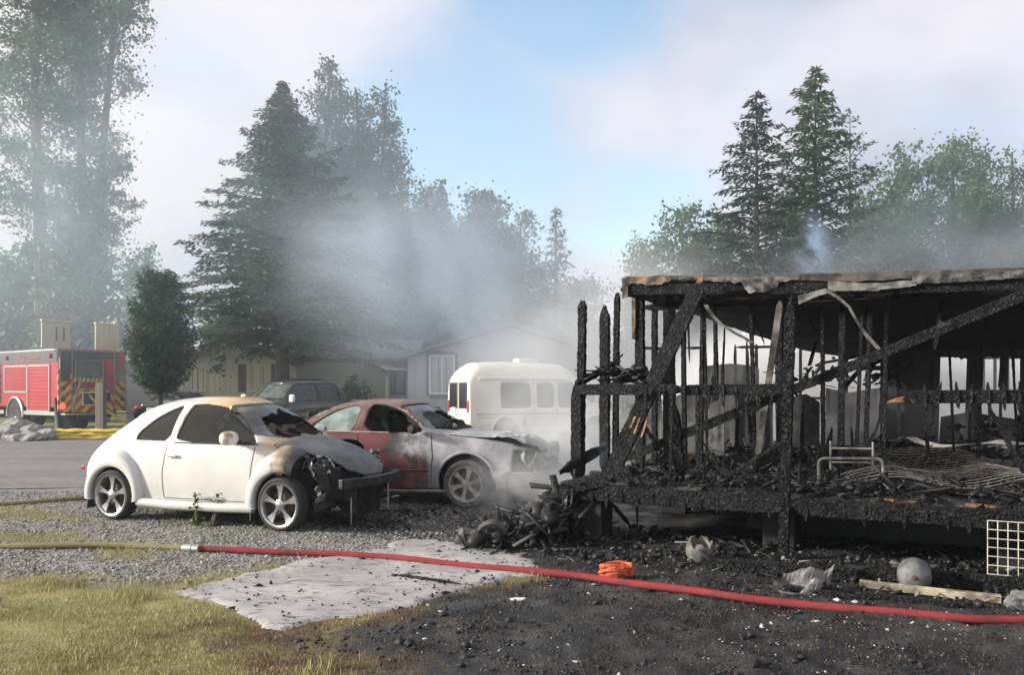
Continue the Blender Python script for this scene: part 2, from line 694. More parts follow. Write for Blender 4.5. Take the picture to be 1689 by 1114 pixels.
link("concrete_path", mesh_np("concrete_path", np.stack([SX, SY, SZ], -1).reshape(-1, 3)[used], remap[q], True), t.m, kind="structure")

# asphalt road behind the cars
t = NT("road_asphalt")
col = t.mix(t.rng(t.noise(0.35, 7, 0.6, stretch=(1, 3, 1)), 0.3, 0.7), (0.15, 0.143, 0.143), (0.25, 0.238, 0.235))
col = t.mix(t.rng(t.noise(6, 6, 0.7), 0.35, 0.7), col, (0.125, 0.12, 0.118))
t.bsdf(col, 0.8, 0, t.bump(t.noise(70, 3), 0.35, 0.01), 0.4)
mb = MB()
nseg = 60
near_edge, far_edge = [], []
for i in range(nseg + 1):
    x = -70 + 130 * i / nseg
    near_edge.append((x, 14.55 + 0.28 * math.sin(x * .9) + .15 * math.sin(x * 2.3 + 1) + .1 * math.sin(x * 5.1), 0.012))
    far_edge.append((x, 28.4 + 0.15 * math.sin(x * .5), 0.012))
mb.add(near_edge + far_edge, [(i, i + 1, nseg + 2 + i, nseg + 1 + i) for i in range(nseg)])
mb.build("asphalt_road", t.m, kind="structure")
# ------------------------------------------------------------------ trees
bark = plain("tree_bark", (0.055, 0.042, 0.034), (0.11, 0.085, 0.07), 5, 0.95, bump=0.8, bscale=14, stretch=(1, 1, .25), bdist=.05)
pale_bark = plain("pale_bark", (0.13, 0.115, 0.10), (0.07, 0.06, 0.055), 5, 0.95, bump=0.7, bscale=14, stretch=(1, 1, .25), bdist=.05)
LEAF = {
    "fir": leaf_mat("fir_needles", (0.034, 0.072, 0.038), (0.056, 0.105, 0.048), transl=0.15),
    "spruce": leaf_mat("spruce_needles", (0.032, 0.052, 0.042), (0.050, 0.075, 0.052), transl=0.12),
    "light_fir": leaf_mat("light_fir_needles", (0.048, 0.090, 0.038), (0.080, 0.13, 0.048), transl=0.2),
    "poplar": leaf_mat("poplar_leaves", (0.048, 0.085, 0.036), (0.075, 0.115, 0.045), transl=0.35),
    "maple": leaf_mat("maple_leaves", (0.058, 0.105, 0.034), (0.090, 0.14, 0.045), transl=0.35),
    "cedar": leaf_mat("cedar_scales", (0.030, 0.068, 0.034), (0.050, 0.095, 0.042), transl=0.15),
}


def quads(P, A, B):
    """leaf diamonds at P with half axes A and B"""
    n = len(P)
    V = np.stack([P - A, P + B, P + A, P - B], 1).reshape(-1, 3)
    F = np.arange(4 * n).reshape(n, 4)
    return V, F


def unit(v):
    return v / np.maximum(np.linalg.norm(v, axis=-1, keepdims=True), 1e-9)


def finish_tree(root, trunk_mb, P, A, Bv, leafkey, bmat):
    trunk_mb.build("trunk", bmat, root, smooth=True)
    V, F = quads(P, A, Bv)
    link("crown", mesh_np("crown", V, F), LEAF[leafkey], root)


def conifer(name, label, base, H, Rad, seed, leaf="fir", start=0.12, nbr=150, dens=26, droop=0.25, rise=0.2, spray=0.34,
            tr=0.28, shape=0.8, group=None, gap=0.0, bmat=None, lean=(0, 0)):
    r = np.random.default_rng(seed)
    root = thing(name, label, "tree", base, 0, group)
    mb = MB()
    mb.tube([(lean[0] * k, lean[1] * k, H * k) for k in (-0.02, 0.1, 0.3, 0.6, 0.85, 1.0)],
            [tr * 1.15, tr, tr * .8, tr * .45, tr * .18, 0.015], 8)
    Ps, As, Bs = [], [], []
    for i in range(nbr):
        t = ((i + r.random()) / nbr) ** 0.92
        if gap and r.random() < gap:
            continue
        z = H * (start + (1 - start) * t)
        L = Rad * ((1 - t) ** shape) * r.uniform(0.62, 1.12) + 0.12
        if t < 0.1:
            L *= 0.75 + 2.5 * t
        az = i * 2.39996 + r.uniform(-.5, .5)
        d = np.array([math.cos(az), math.sin(az), 0.0])
        side = np.array([-d[1], d[0], 0.0])
        up = rise * (0.4 + t * 1.3) * r.uniform(.6, 1.5)
        dr = droop * (1.1 - 0.6 * t) * r.uniform(.5, 1.6)

        def path(s):
            return np.outer(s * L, d) + np.outer(up * s * L - dr * s * s * L, [0, 0, 1]) + np.array([lean[0] * z / H, lean[1] * z / H, z])
        if L > 0.5:
            pp = path(np.array([0, 0.4, 0.75, 1.0]))
            mb.tube([tuple(x) for x in pp], [0.012 + .014 * L, 0.01 + .01 * L, .012, .006], 4, cap=False)
        m = max(8, int(dens * L))
        s = r.random(m) ** 0.75
        w = r.uniform(-1, 1, m) * (0.36 * L * (1.05 - s) + 0.12)
        P = path(s) + np.outer(w, side)
        P[:, 2] -= np.abs(w) * 0.25 + r.random(m) * 0.10 * spray / .3
        P += r.normal(0, 0.03 + 0.05 * spray, P.shape)
        ax = unit(d[None] * 0.8 + side[None] * (np.sign(w) * 0.75)[:, None] + np.array([0, 0, -0.35]) + r.normal(0, .35, (m, 3)))
        bx = unit(np.cross(ax, unit(np.array([0, 0, 1.0]) + r.normal(0, .5, (m, 3)))))
        sc = spray * r.uniform(0.55, 1.25, m)[:, None]
        Ps.append(P); As.append(ax * sc * .5); Bs.append(bx * sc * .17)
    finish_tree(root, mb, np.concatenate(Ps), np.concatenate(As), np.concatenate(Bs), leaf, bmat or bark)
    return root


def broadleaf(name, label, base, H, env, seed, leaf="poplar", ncl=170, per=85, cl=0.75, lsize=0.22, tr=0.3, stems=1, group=None,
              bmat=None, upright=0.6, cat="tree", shell=0.5, lean=(0, 0)):
    """env: list of (height fraction, radius)"""
    r = np.random.default_rng(seed)
    root = thing(name, label, cat, base, 0, group)
    et = np.array([e[0] for e in env]); er = np.array([e[1] for e in env])
    mb = MB()
    ph = r.uniform(0, 6.28)

    def axis_pt(t, k=0):
        wob = 0.012 * H * math.sin(t * 5 + ph)
        if stems > 1:
            a = ph + 6.28 * k / stems
            off = np.interp(t, et, er) * 0.45 * min(1, t * 1.6)
            return np.array([math.cos(a) * off + wob + lean[0] * t, math.sin(a) * off + lean[1] * t, t * H])
        return np.array([wob + lean[0] * t, wob * .6 + lean[1] * t, t * H])
    for k in range(stems):
        ts = np.linspace(-0.01, 0.97, 9)
        mb.tube([tuple(axis_pt(x, k)) for x in ts], [tr / (1 + .25 * (stems - 1)) * (1.1 - x) ** 0.9 + .02 for x in ts], 7)
    T = []
    while len(T) < ncl:
        x = r.uniform(et[0], et[-1])
        if r.random() < (np.interp(x, et, er) / er.max()) ** 1.3 + 0.06:
            T.append(x)
    Ps, As, Bs = [], [], []
    for t in T:
        k = r.integers(stems)
        rad = np.interp(t, et, er)
        a = r.uniform(0, 6.28)
        rr = rad * (shell + (1 - shell) * r.random()) * math.sqrt(r.uniform(.12, 1))
        bump = 1 + .25 * math.sin(3 * a + t * 17 + ph) + .15 * math.sin(5 * a - t * 31)
        c = axis_pt(t, 0 if stems == 1 else k) * np.array([0.5, .5, 1]) + np.array([math.cos(a) * rr * bump, math.sin(a) * rr * bump, r.normal(0, .2)])
        t0 = max(0.05, t - upright * rr / H * 1.3 - 0.02)
        p0 = axis_pt(t0, k)
        mid = (p0 + c) / 2 + np.array([0, 0, -0.08 * rr])
        mb.tube([tuple(p0), tuple(mid), tuple(c)], [0.02 + .012 * rr, .015 + .006 * rr, .008], 4, cap=False)
        m = int(per * r.uniform(.5, 1.4))
        cs = cl * r.uniform(.55, 1.25)
        P = c + r.normal(0, 1, (m, 3)) * np.array([cs * .5, cs * .5, cs * .42])
        # side twigs make the outline ragged
        out = unit(c - np.array([0, 0, t * H]) + np.array([0, 0, .2]))
        k2 = m // 4
        P[:k2] = c + out * (r.random((k2, 1)) * cs * 1.1) + r.normal(0, .12 * cs, (k2, 3))
        ax = unit(r.normal(0, 1, (m, 3)) + np.array([0, 0, -.3]))
        bx = unit(np.cross(ax, r.normal(0, 1, (m, 3))))
        sc = lsize * r.uniform(.35, 1.45, m)[:, None]
        Ps.append(P); As.append(ax * sc * .5); Bs.append(bx * sc * .38)
    finish_tree(root, mb, np.concatenate(Ps), np.concatenate(As), np.concatenate(Bs), leaf, bmat or bark)
    return root


def gtree(px, Y):
    return ((px - CX) * Y / FOC, Y, 0)


def hgt(py, Y):
    return CAM_H + (HORIZON - py) * Y / FOC


TG = "trees around the mobile home park"
# left cottonwoods
broadleaf("cottonwood_tree", "tall cottonwood at the far edge with a bare lower trunk above the fire engine", gtree(52, 45), hgt(-90, 45),
          [(0.34, .5), (0.46, 1.6), (0.6, 2.9), (0.75, 3.3), (0.9, 2.6), (1.0, .9)], 11, ncl=85, per=300, cl=1.05, lsize=0.17, tr=.42, group=TG, lean=(.8, 0), bmat=pale_bark)
broadleaf("cottonwood_tree", "tall broad cottonwood with ragged branches reaching over the open sky", gtree(140, 47), hgt(-70, 47),
          [(0.3, .9), (0.4, 2.0), (0.5, 3.3), (0.58, 3.0), (0.66, 2.6), (0.78, 3.6), (0.9, 3.0), (1.0, 1.6)], 12, ncl=120, per=330, cl=1.1, lsize=0.17, tr=.45, stems=2, group=TG, lean=(1.2, 0))
broadleaf("ivy_tree", "dense dark ivy covered tree under the tall cottonwoods", gtree(122, 44), hgt(375, 44),
          [(0.0, 1.5), (0.3, 1.9), (0.7, 1.7), (0.9, 1.2), (1.0, .5)], 13, ncl=170, per=110, cl=.9, lsize=.26, group=TG)
broadleaf("bushy_tree", "bushy tree behind the cab of the fire engine", gtree(15, 52), hgt(425, 52),
          [(0.0, 2.2), (0.4, 2.6), (0.8, 2.0), (1.0, .8)], 14, "maple", ncl=120, per=110, cl=1.1, lsize=.3, group=TG)
broadleaf("bushy_tree", "pale leafy tree behind the column shaped cedar", gtree(238, 56), hgt(408, 56),
          [(0.0, 1.9), (0.4, 2.3), (0.7, 2.0), (0.9, 1.2), (1.0, .5)], 15, "maple", ncl=130, per=70, cl=.85, lsize=.24, group=TG)
conifer("cedar_column", "dense column shaped cedar beside the fire engine", gtree(264, 30.5), hgt(464, 30.5), 1.2, 16, "cedar", start=0.27, nbr=470, dens=84,
        droop=-.5, rise=.55, spray=.17, tr=.12, shape=.42, group=TG)
conifer("dead_conifer", "thin dead conifer with bare side twigs against the bright sky", gtree(318, 56), hgt(440, 56), 1.1, 17, "spruce", start=.25, nbr=46, dens=4,
        spray=.2, tr=.10, group=TG)
# the big fir and the poplars by the yellow house
conifer("fir_tree", "huge broad fir with long layered branches beside the yellow home", gtree(466, 33.6), hgt(135, 33.6), 5.8, 21, "fir", start=.24, nbr=330, dens=62,
        droop=.24, rise=.30, spray=.25, tr=.30, shape=1.0, group=TG)
for px, Y, apex, rad, sd_, lab in ((538, 47, 100, 2.0, 22, "tallest poplar spire rising behind the huge fir"), (586, 49, 135, 1.8, 23, "second poplar spire behind the huge fir"),
                                   (632, 47, 165, 1.75, 24, "third poplar spire standing clear against the blue sky")):
    broadleaf("poplar_tree", lab, gtree(px, Y), hgt(apex, Y), [(0.1, rad * .9), (0.4, rad), (0.75, rad * .85), (0.92, rad * .5), (1.0, .2)], sd_, ncl=230, per=130, cl=.75,
              lsize=.165, tr=.28, group=TG, upright=1.6)
for px, Y, apex, rad, sd_, key, lab in ((560, 40, 330, 3.0, 25, "poplar", "dark leafy tree filling the foot of the poplars"),
                                        (660, 50, 330, 2.6, 26, "poplar", "rounded dark tree between poplars and pointed conifer"),
                                        (700, 53, 320, 2.4, 27, "poplar", "leafy tree close behind the pointed conifer"),
                                        (800, 50, 318, 2.5, 28, "maple", "maple with lumpy leaf clusters over the drifting smoke"),
                                        (862, 54, 362, 2.6, 29, "poplar", "lower rounded tree behind the smoke"),
                                        (960, 56, 455, 2.4, 30, "poplar", "low tree at the dip of the tree line beside the roof"),
                                        (765, 56, 345, 2.2, 44, "poplar", "dim tree behind the maple and the conifer")):
    broadleaf("leafy_tree", lab, gtree(px, Y), hgt(apex, Y), [(0.0, rad * .8), (0.3, rad), (0.65, rad * .9), (0.88, rad * .55), (1.0, rad * .2)], sd_, key, ncl=150, per=170,
              cl=1.05, lsize=.20, group=TG)
conifer("pointed_conifer", "narrow pointed conifer showing its tip above the smoke", gtree(728, 49), hgt(305, 49), 2.1, 31, "cedar", start=.2, nbr=190, dens=30, droop=-.1,
        rise=.3, spray=.34, shape=.75, group=TG)
conifer("spruce_tree", "small ragged spruce at the end of the tree line by the smoke", gtree(917, 47), hgt(342, 47), 2.4, 32, "spruce", start=.15, nbr=95, dens=22, droop=.2, spray=.36, group=TG)
broadleaf("leaning_shrub", "light green shrub at the foot of the fir over the yellow roof", gtree(375, 37), hgt(505, 37), [(0, 1.2), (.35, 1.6), (.8, 1.1), (1, .4)], 33, "maple", ncl=90, per=90, cl=.7, lsize=.2, tr=.12, cat="shrub")
# behind the burned house
conifer("spruce_tree", "dark spruce with drooping bare twigs behind the burned roof", gtree(1248, 31), hgt(152, 31), 4.1, 41, "spruce", start=.12, nbr=150, dens=44, droop=.34, rise=.3,
        spray=.26, tr=.2, group=TG, bmat=pale_bark)
conifer("light_fir", "tallest green fir behind the burned roof", gtree(1345, 32.5), hgt(112, 32.5), 3.6, 42, "light_fir", start=.1, nbr=180, dens=50, droop=.2, rise=.32, spray=.28, tr=.2, shape=.7, group=TG)
conifer("sparse_conifer", "sparse thin conifer with a half bare top", gtree(1402, 34), hgt(178, 34), 3.1, 43, "light_fir", start=.1, nbr=80, dens=26, rise=.55, droop=.25, spray=.28, tr=.13, group=TG, gap=.25)
for px, Y, apex, rad, sd_, key, lab, per in ((1128, 38, 340, 2.4, 51, "maple", "rounded light tree over the left end of the burned roof", 75),
                                             (1190, 41, 360, 2.6, 58, "maple", "leafy tree filling the gap beside the dark spruce", 75),
                                             (1056, 44, 415, 1.1, 52, "maple", "small tree peeking past the corner of the burned roof", 60),
                                             (1440, 37, 310, 2.4, 53, "maple", "green tree at the foot of the sparse conifer", 75),
                                             (1300, 38, 330, 2.8, 59, "maple", "light tree between dark spruce and tallest fir", 75),
                                             (1492, 40, 243, 1.9, 54, "poplar", "slim poplar with a single tip behind the roof", 75),
                                             (1572, 39, 228, 2.2, 55, "maple", "bright green poplar behind the burned roof", 85),
                                             (1620, 43, 238, 2.0, 56, "poplar", "darker poplar half hidden by the bright green one", 70),
                                             (1668, 38, 236, 2.0, 57, "poplar", "open branched tree with sky showing through its crown", 38),
                                             (1760, 40, 240, 2.2, 60, "poplar", "leafy tree past the end of the burned house", 60)):
    broadleaf("leafy_tree", lab, gtree(px, Y), hgt(apex, Y), [(0.05, rad * .9), (0.3, rad), (0.6, rad * .95), (0.82, rad * .7), (1.0, rad * .15)], sd_, key, ncl=230, per=int(per * 1.6),
              cl=.8, lsize=.155, tr=.16, group=TG, upright=1.3, bmat=pale_bark)

# far woods closing the horizon
r = np.random.default_rng(99)
Ps, As, Bs = [], [], []
for k in range(130):
    a = r.uniform(-1.3, 1.3)
    d = r.uniform(78, 100)
    c = np.array([math.sin(a) * d, math.cos(a) * d * .95 + 4, 0])
    h_ = r.uniform(5, 8.5)
    m = 330
    P = c + np.stack([r.normal(0, 1.6, m), r.normal(0, 1.6, m), r.beta(1.4, 1.8, m) * h_], -1)
    ax = unit(r.normal(0, 1, (m, 3))); bx = unit(np.cross(ax, r.normal(0, 1, (m, 3))))
    sc = .55 * r.uniform(.6, 1.3, m)[:, None]
    Ps.append(P); As.append(ax * sc * .5); Bs.append(bx * sc * .4)
V, F = quads(np.concatenate(Ps), np.concatenate(As), np.concatenate(Bs))
link("far_woods", mesh_np("far_woods", V, F), LEAF["poplar"], kind="stuff")
# ------------------------------------------------------------------ car bodies
from mathutils.bvhtree import BVHTree


def pchip(xs, ys, x):
    xs, ys = np.asarray(xs, float), np.asarray(ys, float)
    h = np.diff(xs)
    d = np.diff(ys) / h
    m = np.zeros_like(ys)
    for i in range(1, len(xs) - 1):
        if d[i - 1] * d[i] > 0:
            w1, w2 = 2 * h[i] + h[i - 1], h[i] + 2 * h[i - 1]
            m[i] = (w1 + w2) / (w1 / d[i - 1] + w2 / d[i])
    m[0], m[-1] = d[0], d[-1]
    i = np.clip(np.searchsorted(xs, x) - 1, 0, len(xs) - 2)
    t = (x - xs[i]) / h[i]
    return ((1 + 2 * t) * (1 - t) ** 2 * ys[i] + t * (1 - t) ** 2 * h[i] * m[i] + t * t * (3 - 2 * t) * ys[i + 1] + t * t * (t - 1) * h[i] * m[i + 1])


def in_poly(u, v, poly):
    ins = np.zeros(u.shape, dtype=bool)
    n = len(poly)
    for i in range(n):
        a, b = poly[i], poly[(i + 1) % n]
        c = (a[1] > v) != (b[1] > v)
        with np.errstate(divide='ignore', invalid='ignore'):
            xx = (b[0] - a[0]) * (v - a[1]) / (b[1] - a[1]) + a[0]
        ins ^= c & (u < xx)
    return ins


def snap_poly(p, poly):
    best, bd = p, 1e9
    n = len(poly)
    for i in range(n):
        a, b = np.array(poly[i]), np.array(poly[(i + 1) % n])
        e = b - a
        t = np.clip(((p - a) @ e) / max(e @ e, 1e-12), 0, 1)
        q = a + t * e
        d = np.hypot(*(p - q))
        if d < bd:
            best, bd = q, d
    return best, bd


def smooth_poly(poly, it=2):
    p = [np.array(q, float) for q in poly]
    for _ in range(it):
        o = []
        for i in range(len(p)):
            a, b = p[i], p[(i + 1) % len(p)]
            o += [a * .75 + b * .25, a * .25 + b * .75]
        p = o
    return [tuple(q) for q in p]


def circle(cx, cz, r, n=28):
    return [(cx + r * math.cos(2 * math.pi * k / n), cz + r * math.sin(2 * math.pi * k / n)) for k in range(n)]


class Shell:
    def __init__(self, tab, nx=150, nsec=34):
        T = np.array(tab, float)
        u = np.linspace(0, 1, nx)
        x = T[0, 0] + (T[-1, 0] - T[0, 0]) * (0.62 * u + 0.38 * (1 - np.cos(np.pi * u)) / 2)
        P = [pchip(T[:, 0], T[:, k], x) for k in range(1, T.shape[1])]
        zs, ws, zm, wm, zb, wb, zt, wt, zr = P
        N = 2 * nsec - 1
        V = np.zeros((nx, N, 3))
        for i in range(nx):
            half = [(ws[i], zs[i]), (wm[i], zm[i]), (wb[i], zb[i]), (wt[i], zt[i]), (wt[i] * .5, zr[i] - .12 * (zr[i] - zt[i])), (0, zr[i])]
            full = np.array(half + [(-a, b) for a, b in half[-2::-1]])
            for _ in range(3):
                a, b = full[:-1], full[1:]
                mid = np.stack([a * .75 + b * .25, a * .25 + b * .75], 1).reshape(-1, 2)
                full = np.concatenate([full[:1], mid, full[-1:]])
            s = np.concatenate([[0], np.cumsum(np.hypot(*np.diff(full, axis=0).T))])
            q = np.linspace(0, s[-1], N)
            V[i, :, 0] = x[i]
            V[i, :, 1] = np.interp(q, s, full[:, 0])
            V[i, :, 2] = np.interp(q, s, full[:, 1])
        self.V = V.reshape(-1, 3)
        idx = np.arange(nx * N).reshape(nx, N)
        self.F = np.stack([idx[:-1, :-1], idx[:-1, 1:], idx[1:, 1:], idx[1:, :-1]], -1).reshape(-1, 4)
        self.ends = [idx[0, ::-1], idx[-1, :]]
        self.normals()
        self.bvh = BVHTree.FromPolygons([tuple(p) for p in self.V], [tuple(f) for f in self.F])
        self.jambs = []

    def normals(self):
        a = self.V[self.F]
        fn = np.cross(a[:, 2] - a[:, 0], a[:, 3] - a[:, 1])
        c = a.mean(1)
        vn = np.zeros_like(self.V)
        for k in range(4):
            np.add.at(vn, self.F[:, k], fn)
        self.vn = unit(vn)
        self.fn = unit(fn)
        out = (self.vn * (self.V - np.array([0, 0, .7]))).sum()
        if out < 0:
            self.F = self.F[:, ::-1]
            self.vn, self.fn = -self.vn, -self.fn

    def cut(self, view, poly, cond=None, snap=True):
        """removes the faces inside poly; returns them"""
        ax = {"side": (0, 2, 1), "end": (1, 2, 0), "top": (0, 1, 2)}[view]
        c = self.V[self.F].mean(1)
        sel = in_poly(c[:, ax[0]], c[:, ax[1]], poly)
        if cond is not None:
            sel &= cond(c, self.fn)
        Fs = self.F[sel]
        self.F = self.F[~sel]
        self.fn = self.fn[~sel]
        if len(Fs) == 0:
            return Fs, []
        e = np.concatenate([Fs[:, [k, (k + 1) % 4]] for k in range(4)])
        key = np.sort(e, 1)
        _, inv, cnt = np.unique(key, axis=0, return_inverse=True, return_counts=True)
        be = e[cnt[inv.ravel()] == 1]
        if snap:
            for v in np.unique(be):
                p = self.V[v][[ax[0], ax[1]]]
                q, d = snap_poly(p, poly)
                if d < 0.06:
                    n = self.vn[v]
                    dd = q - p
                    self.V[v, ax[0]], self.V[v, ax[1]] = q
                    if abs(n[ax[2]]) > .25:
                        self.V[v, ax[2]] -= (n[ax[0]] * dd[0] + n[ax[1]] * dd[1]) / n[ax[2]]
        return Fs, be

    def sub(self, name, Fs, mat, root, off=0.0, kind=None, label=None, keepf=None, solid=0):
        if keepf is not None and len(Fs):
            Fs = Fs[keepf(self.V[Fs].mean(1))]
        if len(Fs) == 0:
            return None
        used = np.unique(Fs)
        rm = np.full(len(self.V), -1)
        rm[used] = np.arange(len(used))
        o = link(name, mesh_np(name, self.V[used] + self.vn[used] * off, rm[Fs], True), mat, root, kind, label)
        if solid:
            m = o.modifiers.new("solidify", 'SOLIDIFY')
            m.thickness = solid
            m.offset = -1
        return o

    def jamb(self, name, be, mat, root, depth=0.03, prouder=0.004):
        if len(be) == 0:
            return
        used = np.unique(be)
        rm = np.full(len(self.V), -1)
        rm[used] = np.arange(len(used))
        A = self.V[used] + self.vn[used] * prouder
        B = self.V[used] - self.vn[used] * depth
        n = len(used)
        q = np.stack([rm[be[:, 0]], rm[be[:, 1]], rm[be[:, 1]] + n, rm[be[:, 0]] + n], 1)
        return link(name, mesh_np(name, np.concatenate([A, B]), q, True), mat, root)

    def window(self, name, view, poly, glass, frame, root, cond=None, depth=.03, off=-.012, keepf=None):
        Fs, be = self.cut(view, poly, cond)
        fr = self.jamb(name + "_frame", be, frame, root, depth)
        if glass is not None and len(Fs):
            g = self.sub(name, Fs, glass, root, off, keepf=keepf)
            if fr is not None and g is not None:
                fr.parent = g
        return Fs

    def surf(self, x, z, side):
        """point on the side of the car"""
        h = self.bvh.ray_cast(Vector((x, 3 * side, z)), Vector((0, -side, 0)))
        return h[0] if h[0] is not None else Vector((x, .7 * side, z))

    def body(self, name, mat, root, caps=True, solid=0.012):
        F = self.F
        used = np.unique(F)
        rm = np.full(len(self.V), -1)
        rm[used] = np.arange(len(used))
        V = self.V[used]
        fs = [tuple(rm[f]) for f in F]
        if caps:
            for e in self.ends:
                if (rm[e] >= 0).all():
                    fs.append(tuple(rm[e]))
        me = bpy.data.meshes.new(name)
        me.from_pydata([tuple(v) for v in V], [], fs)
        me.polygons.foreach_set("use_smooth", np.ones(len(me.polygons), dtype=bool))
        me.update()
        me.set_sharp_from_angle(angle=R(50))
        o = link(name, me, mat, root)
        if solid:
            m = o.modifiers.new("solidify", 'SOLIDIFY')
            m.thickness = solid
            m.offset = -1
        return o

    def seam(self, lines, mat, root, name="panel_gap", r=0.0045):
        mb = MB()
        for side, pts in lines:
            out = []
            for i in range(len(pts) - 1):
                a, b = np.array(pts[i]), np.array(pts[i + 1])
                k = max(2, int(np.hypot(*(b - a)) / .06))
                for j in range(k + (i == len(pts) - 2)):
                    q = a + (b - a) * j / k
                    out.append(self.surf(q[0], q[1], side) + Vector((0, side * .001, 0)))
            mb.tube(out, r, 5)
        return mb.build(name, mat, root, smooth=True)


MIRY = Matrix.Rotation(R(90), 4, 'X')


def wheel(root, x, y, z, r, w, rimr, mats, side, style="five", burnt=False):
    """wheel part with tyre and rim as sub-parts; side=-1 is the car's right"""
    e = bpy.data.objects.new("wheel", None)
    C.objects.link(e)
    e.parent = root
    e.location = (x, y, z)
    e.empty_display_size = .1
    M = Matrix.Rotation(R(90 if side < 0 else -90), 4, 'X')          # local +Z of the lathe points outwards
    mb = MB()
    mb.lathe([(rimr, -w / 2), (r - .03, -w / 2), (r - .004, -w / 2 + .025), (r, -w * .3), (r, w * .3), (r - .004, w / 2 - .025), (r - .03, w / 2), (rimr + .012, w / 2 - .004), (rimr, w / 2 - .012)], 40, M)
    # tread grooves
    mb.build("tyre", mats["tyre"], e, smooth=True)
    mb = MB()
    mb.lathe([(rimr - .03, -w / 2 + .02), (rimr - .03, w / 2 - .05), (rimr - .018, w / 2 - .02), (rimr - .012, w / 2 - .006), (rimr + .004, w / 2), (rimr + .008, w / 2 - .008)], 40, M)
    n = {"five": 5, "six": 6, "seven": 7, "steel": 0}[style]
    for k in range(n):
        a0 = 2 * math.pi * k / n + .3
        for da in ((-.13, .13) if style == "five" else (0,)):
            def pt(rad, wd, zz):
                aa = a0 + da * min(1, rad / rimr * 1.0)
                c, s = math.cos(aa), math.sin(aa)
                return [(rad * c - wd * s, rad * s + wd * c, zz), (rad * c + wd * s, rad * s - wd * c, zz)]
            wd = .016 if style == "five" else .028
            z0 = w / 2 - .03
            st = [pt(.05, wd * .9, z0 + .002), pt(rimr * .45, wd * .8, z0 - .004), pt(rimr * .75, wd * 1.15, z0 - .002), pt(rimr - .016, wd * 1.6, z0 + .006)]
            vs, fs = [], []
            for (p, q) in st:
                vs += [p, q, (q[0], q[1], q[2] - .03), (p[0], p[1], p[2] - .03)]
            for i in range(len(st) - 1):
                b = i * 4
                for j in range(4):
                    fs.append((b + j, b + (j + 1) % 4, b + 4 + (j + 1) % 4, b + 4 + j))
            mb.add([tuple(M @ Vector(v)) for v in vs], fs)
    if n == 0:
        mb.lathe([(rimr - .02, w / 2 - .05), (rimr * .7, w / 2 - .03), (rimr * .45, w / 2 - .06), (.06, w / 2 - .05), (.05, w / 2 - .015), (0.001, w / 2 - .012)], 24, M)
    mb.lathe([(.062, w / 2 - .06), (.06, w / 2 - .026), (.035, w / 2 - .014), (.001, w / 2 - .010)], 18, M)
    mb.build("rim", mats["rim"], e, smooth=True)
    mb = MB()
    mb.lathe([(rimr * .62, w / 2 - .09), (.001, w / 2 - .09)], 24, M)
    mb.lathe([(rimr - .02, -w / 2 + .02), (.001, -w / 2 + .02)], 24, M)
    mb.build("brake_disc", mats["disc"], e, smooth=True)
    return e


M_tyre = plain("tyre_rubber", (0.022, 0.022, 0.023), (0.035, 0.034, 0.033), 20, 0.8, bump=.3, bscale=80)
M_chrome = plain("alloy_rim", (0.55, 0.55, 0.56), (0.38, 0.38, 0.38), 14, 0.28, 0.9)
M_dullrim = plain("ashy_rim", (0.45, 0.44, 0.40), (0.22, 0.2, 0.17), 10, 0.55, 0.4)
M_disc = plain("brake_metal", (0.05, 0.045, 0.04), (0.09, 0.07, 0.055), 12, 0.6, 0.5)
M_black = plain("black_rubber", (0.012, 0.012, 0.013), (0.02, 0.02, 0.02), 20, 0.6)
M_dark = plain("sooty_black", (0.008, 0.008, 0.009), (0.02, 0.019, 0.018), 9, 0.8, bump=.5, bscale=30)
M_seam = plain("seam_dark", (0.02, 0.02, 0.02), None, 5, 0.8)
WM = {"tyre": M_tyre, "rim": M_chrome, "disc": M_disc}
WMB = {"tyre": plain("ash_tyre", (0.05, 0.048, 0.05), (0.11, 0.105, 0.11), 8, .9, bump=.5, bscale=40), "rim": M_dullrim, "disc": M_disc}


def glass_mat(name, tint, clear=0.5, rough=0.05, dirt=0.0, dirtcol=(.3, .3, .3), ior=1.5):
    """thin car glass: part clear, part mirror"""
    t = NT(name)
    tr = t.n("ShaderNodeBsdfTransparent")
    tr.inputs["Color"].default_value = (*tint, 1)
    p = t.n("ShaderNodeBsdfPrincipled")
    col = t.mix(t.rng(t.noise(4, 5), .35, .7), tuple(x * .4 for x in dirtcol), dirtcol)
    t.l(col, p.inputs["Base Color"])
    p.inputs["Roughness"].default_value = rough
    p.inputs["Specular IOR Level"].default_value = 0.8
    p.inputs["IOR"].default_value = ior
    ms = t.n("ShaderNodeMixShader")
    f = t.math('ADD', t.math('MULTIPLY', t.rng(t.noise(3, 6), .3, .7), dirt), 1 - clear)
    t.l(t.math('MINIMUM', f, 1.0), ms.inputs[0])
    t.l(tr.outputs[0], ms.inputs[1])
    t.l(p.outputs[0], ms.inputs[2])
    t.l(ms.outputs[0], t.out.inputs["Surface"])
    return t.m


G_tint = glass_mat("tinted_glass", (.34, .37, .38), .45, .03, 0.1, (.012, .013, .015), 1.6)
G_soot = glass_mat("sooty_glass", (.55, .6, .6), .35, .25, .35, (.20, .215, .21))
G_pale = glass_mat("heat_clouded_glass", (.78, .92, .86), .42, .3, .3, (.30, .38, .35))
G_dark = glass_mat("dark_glass", (.3, .32, .33), .15, .05, 0.0, (.012, .014, .018), 1.6)
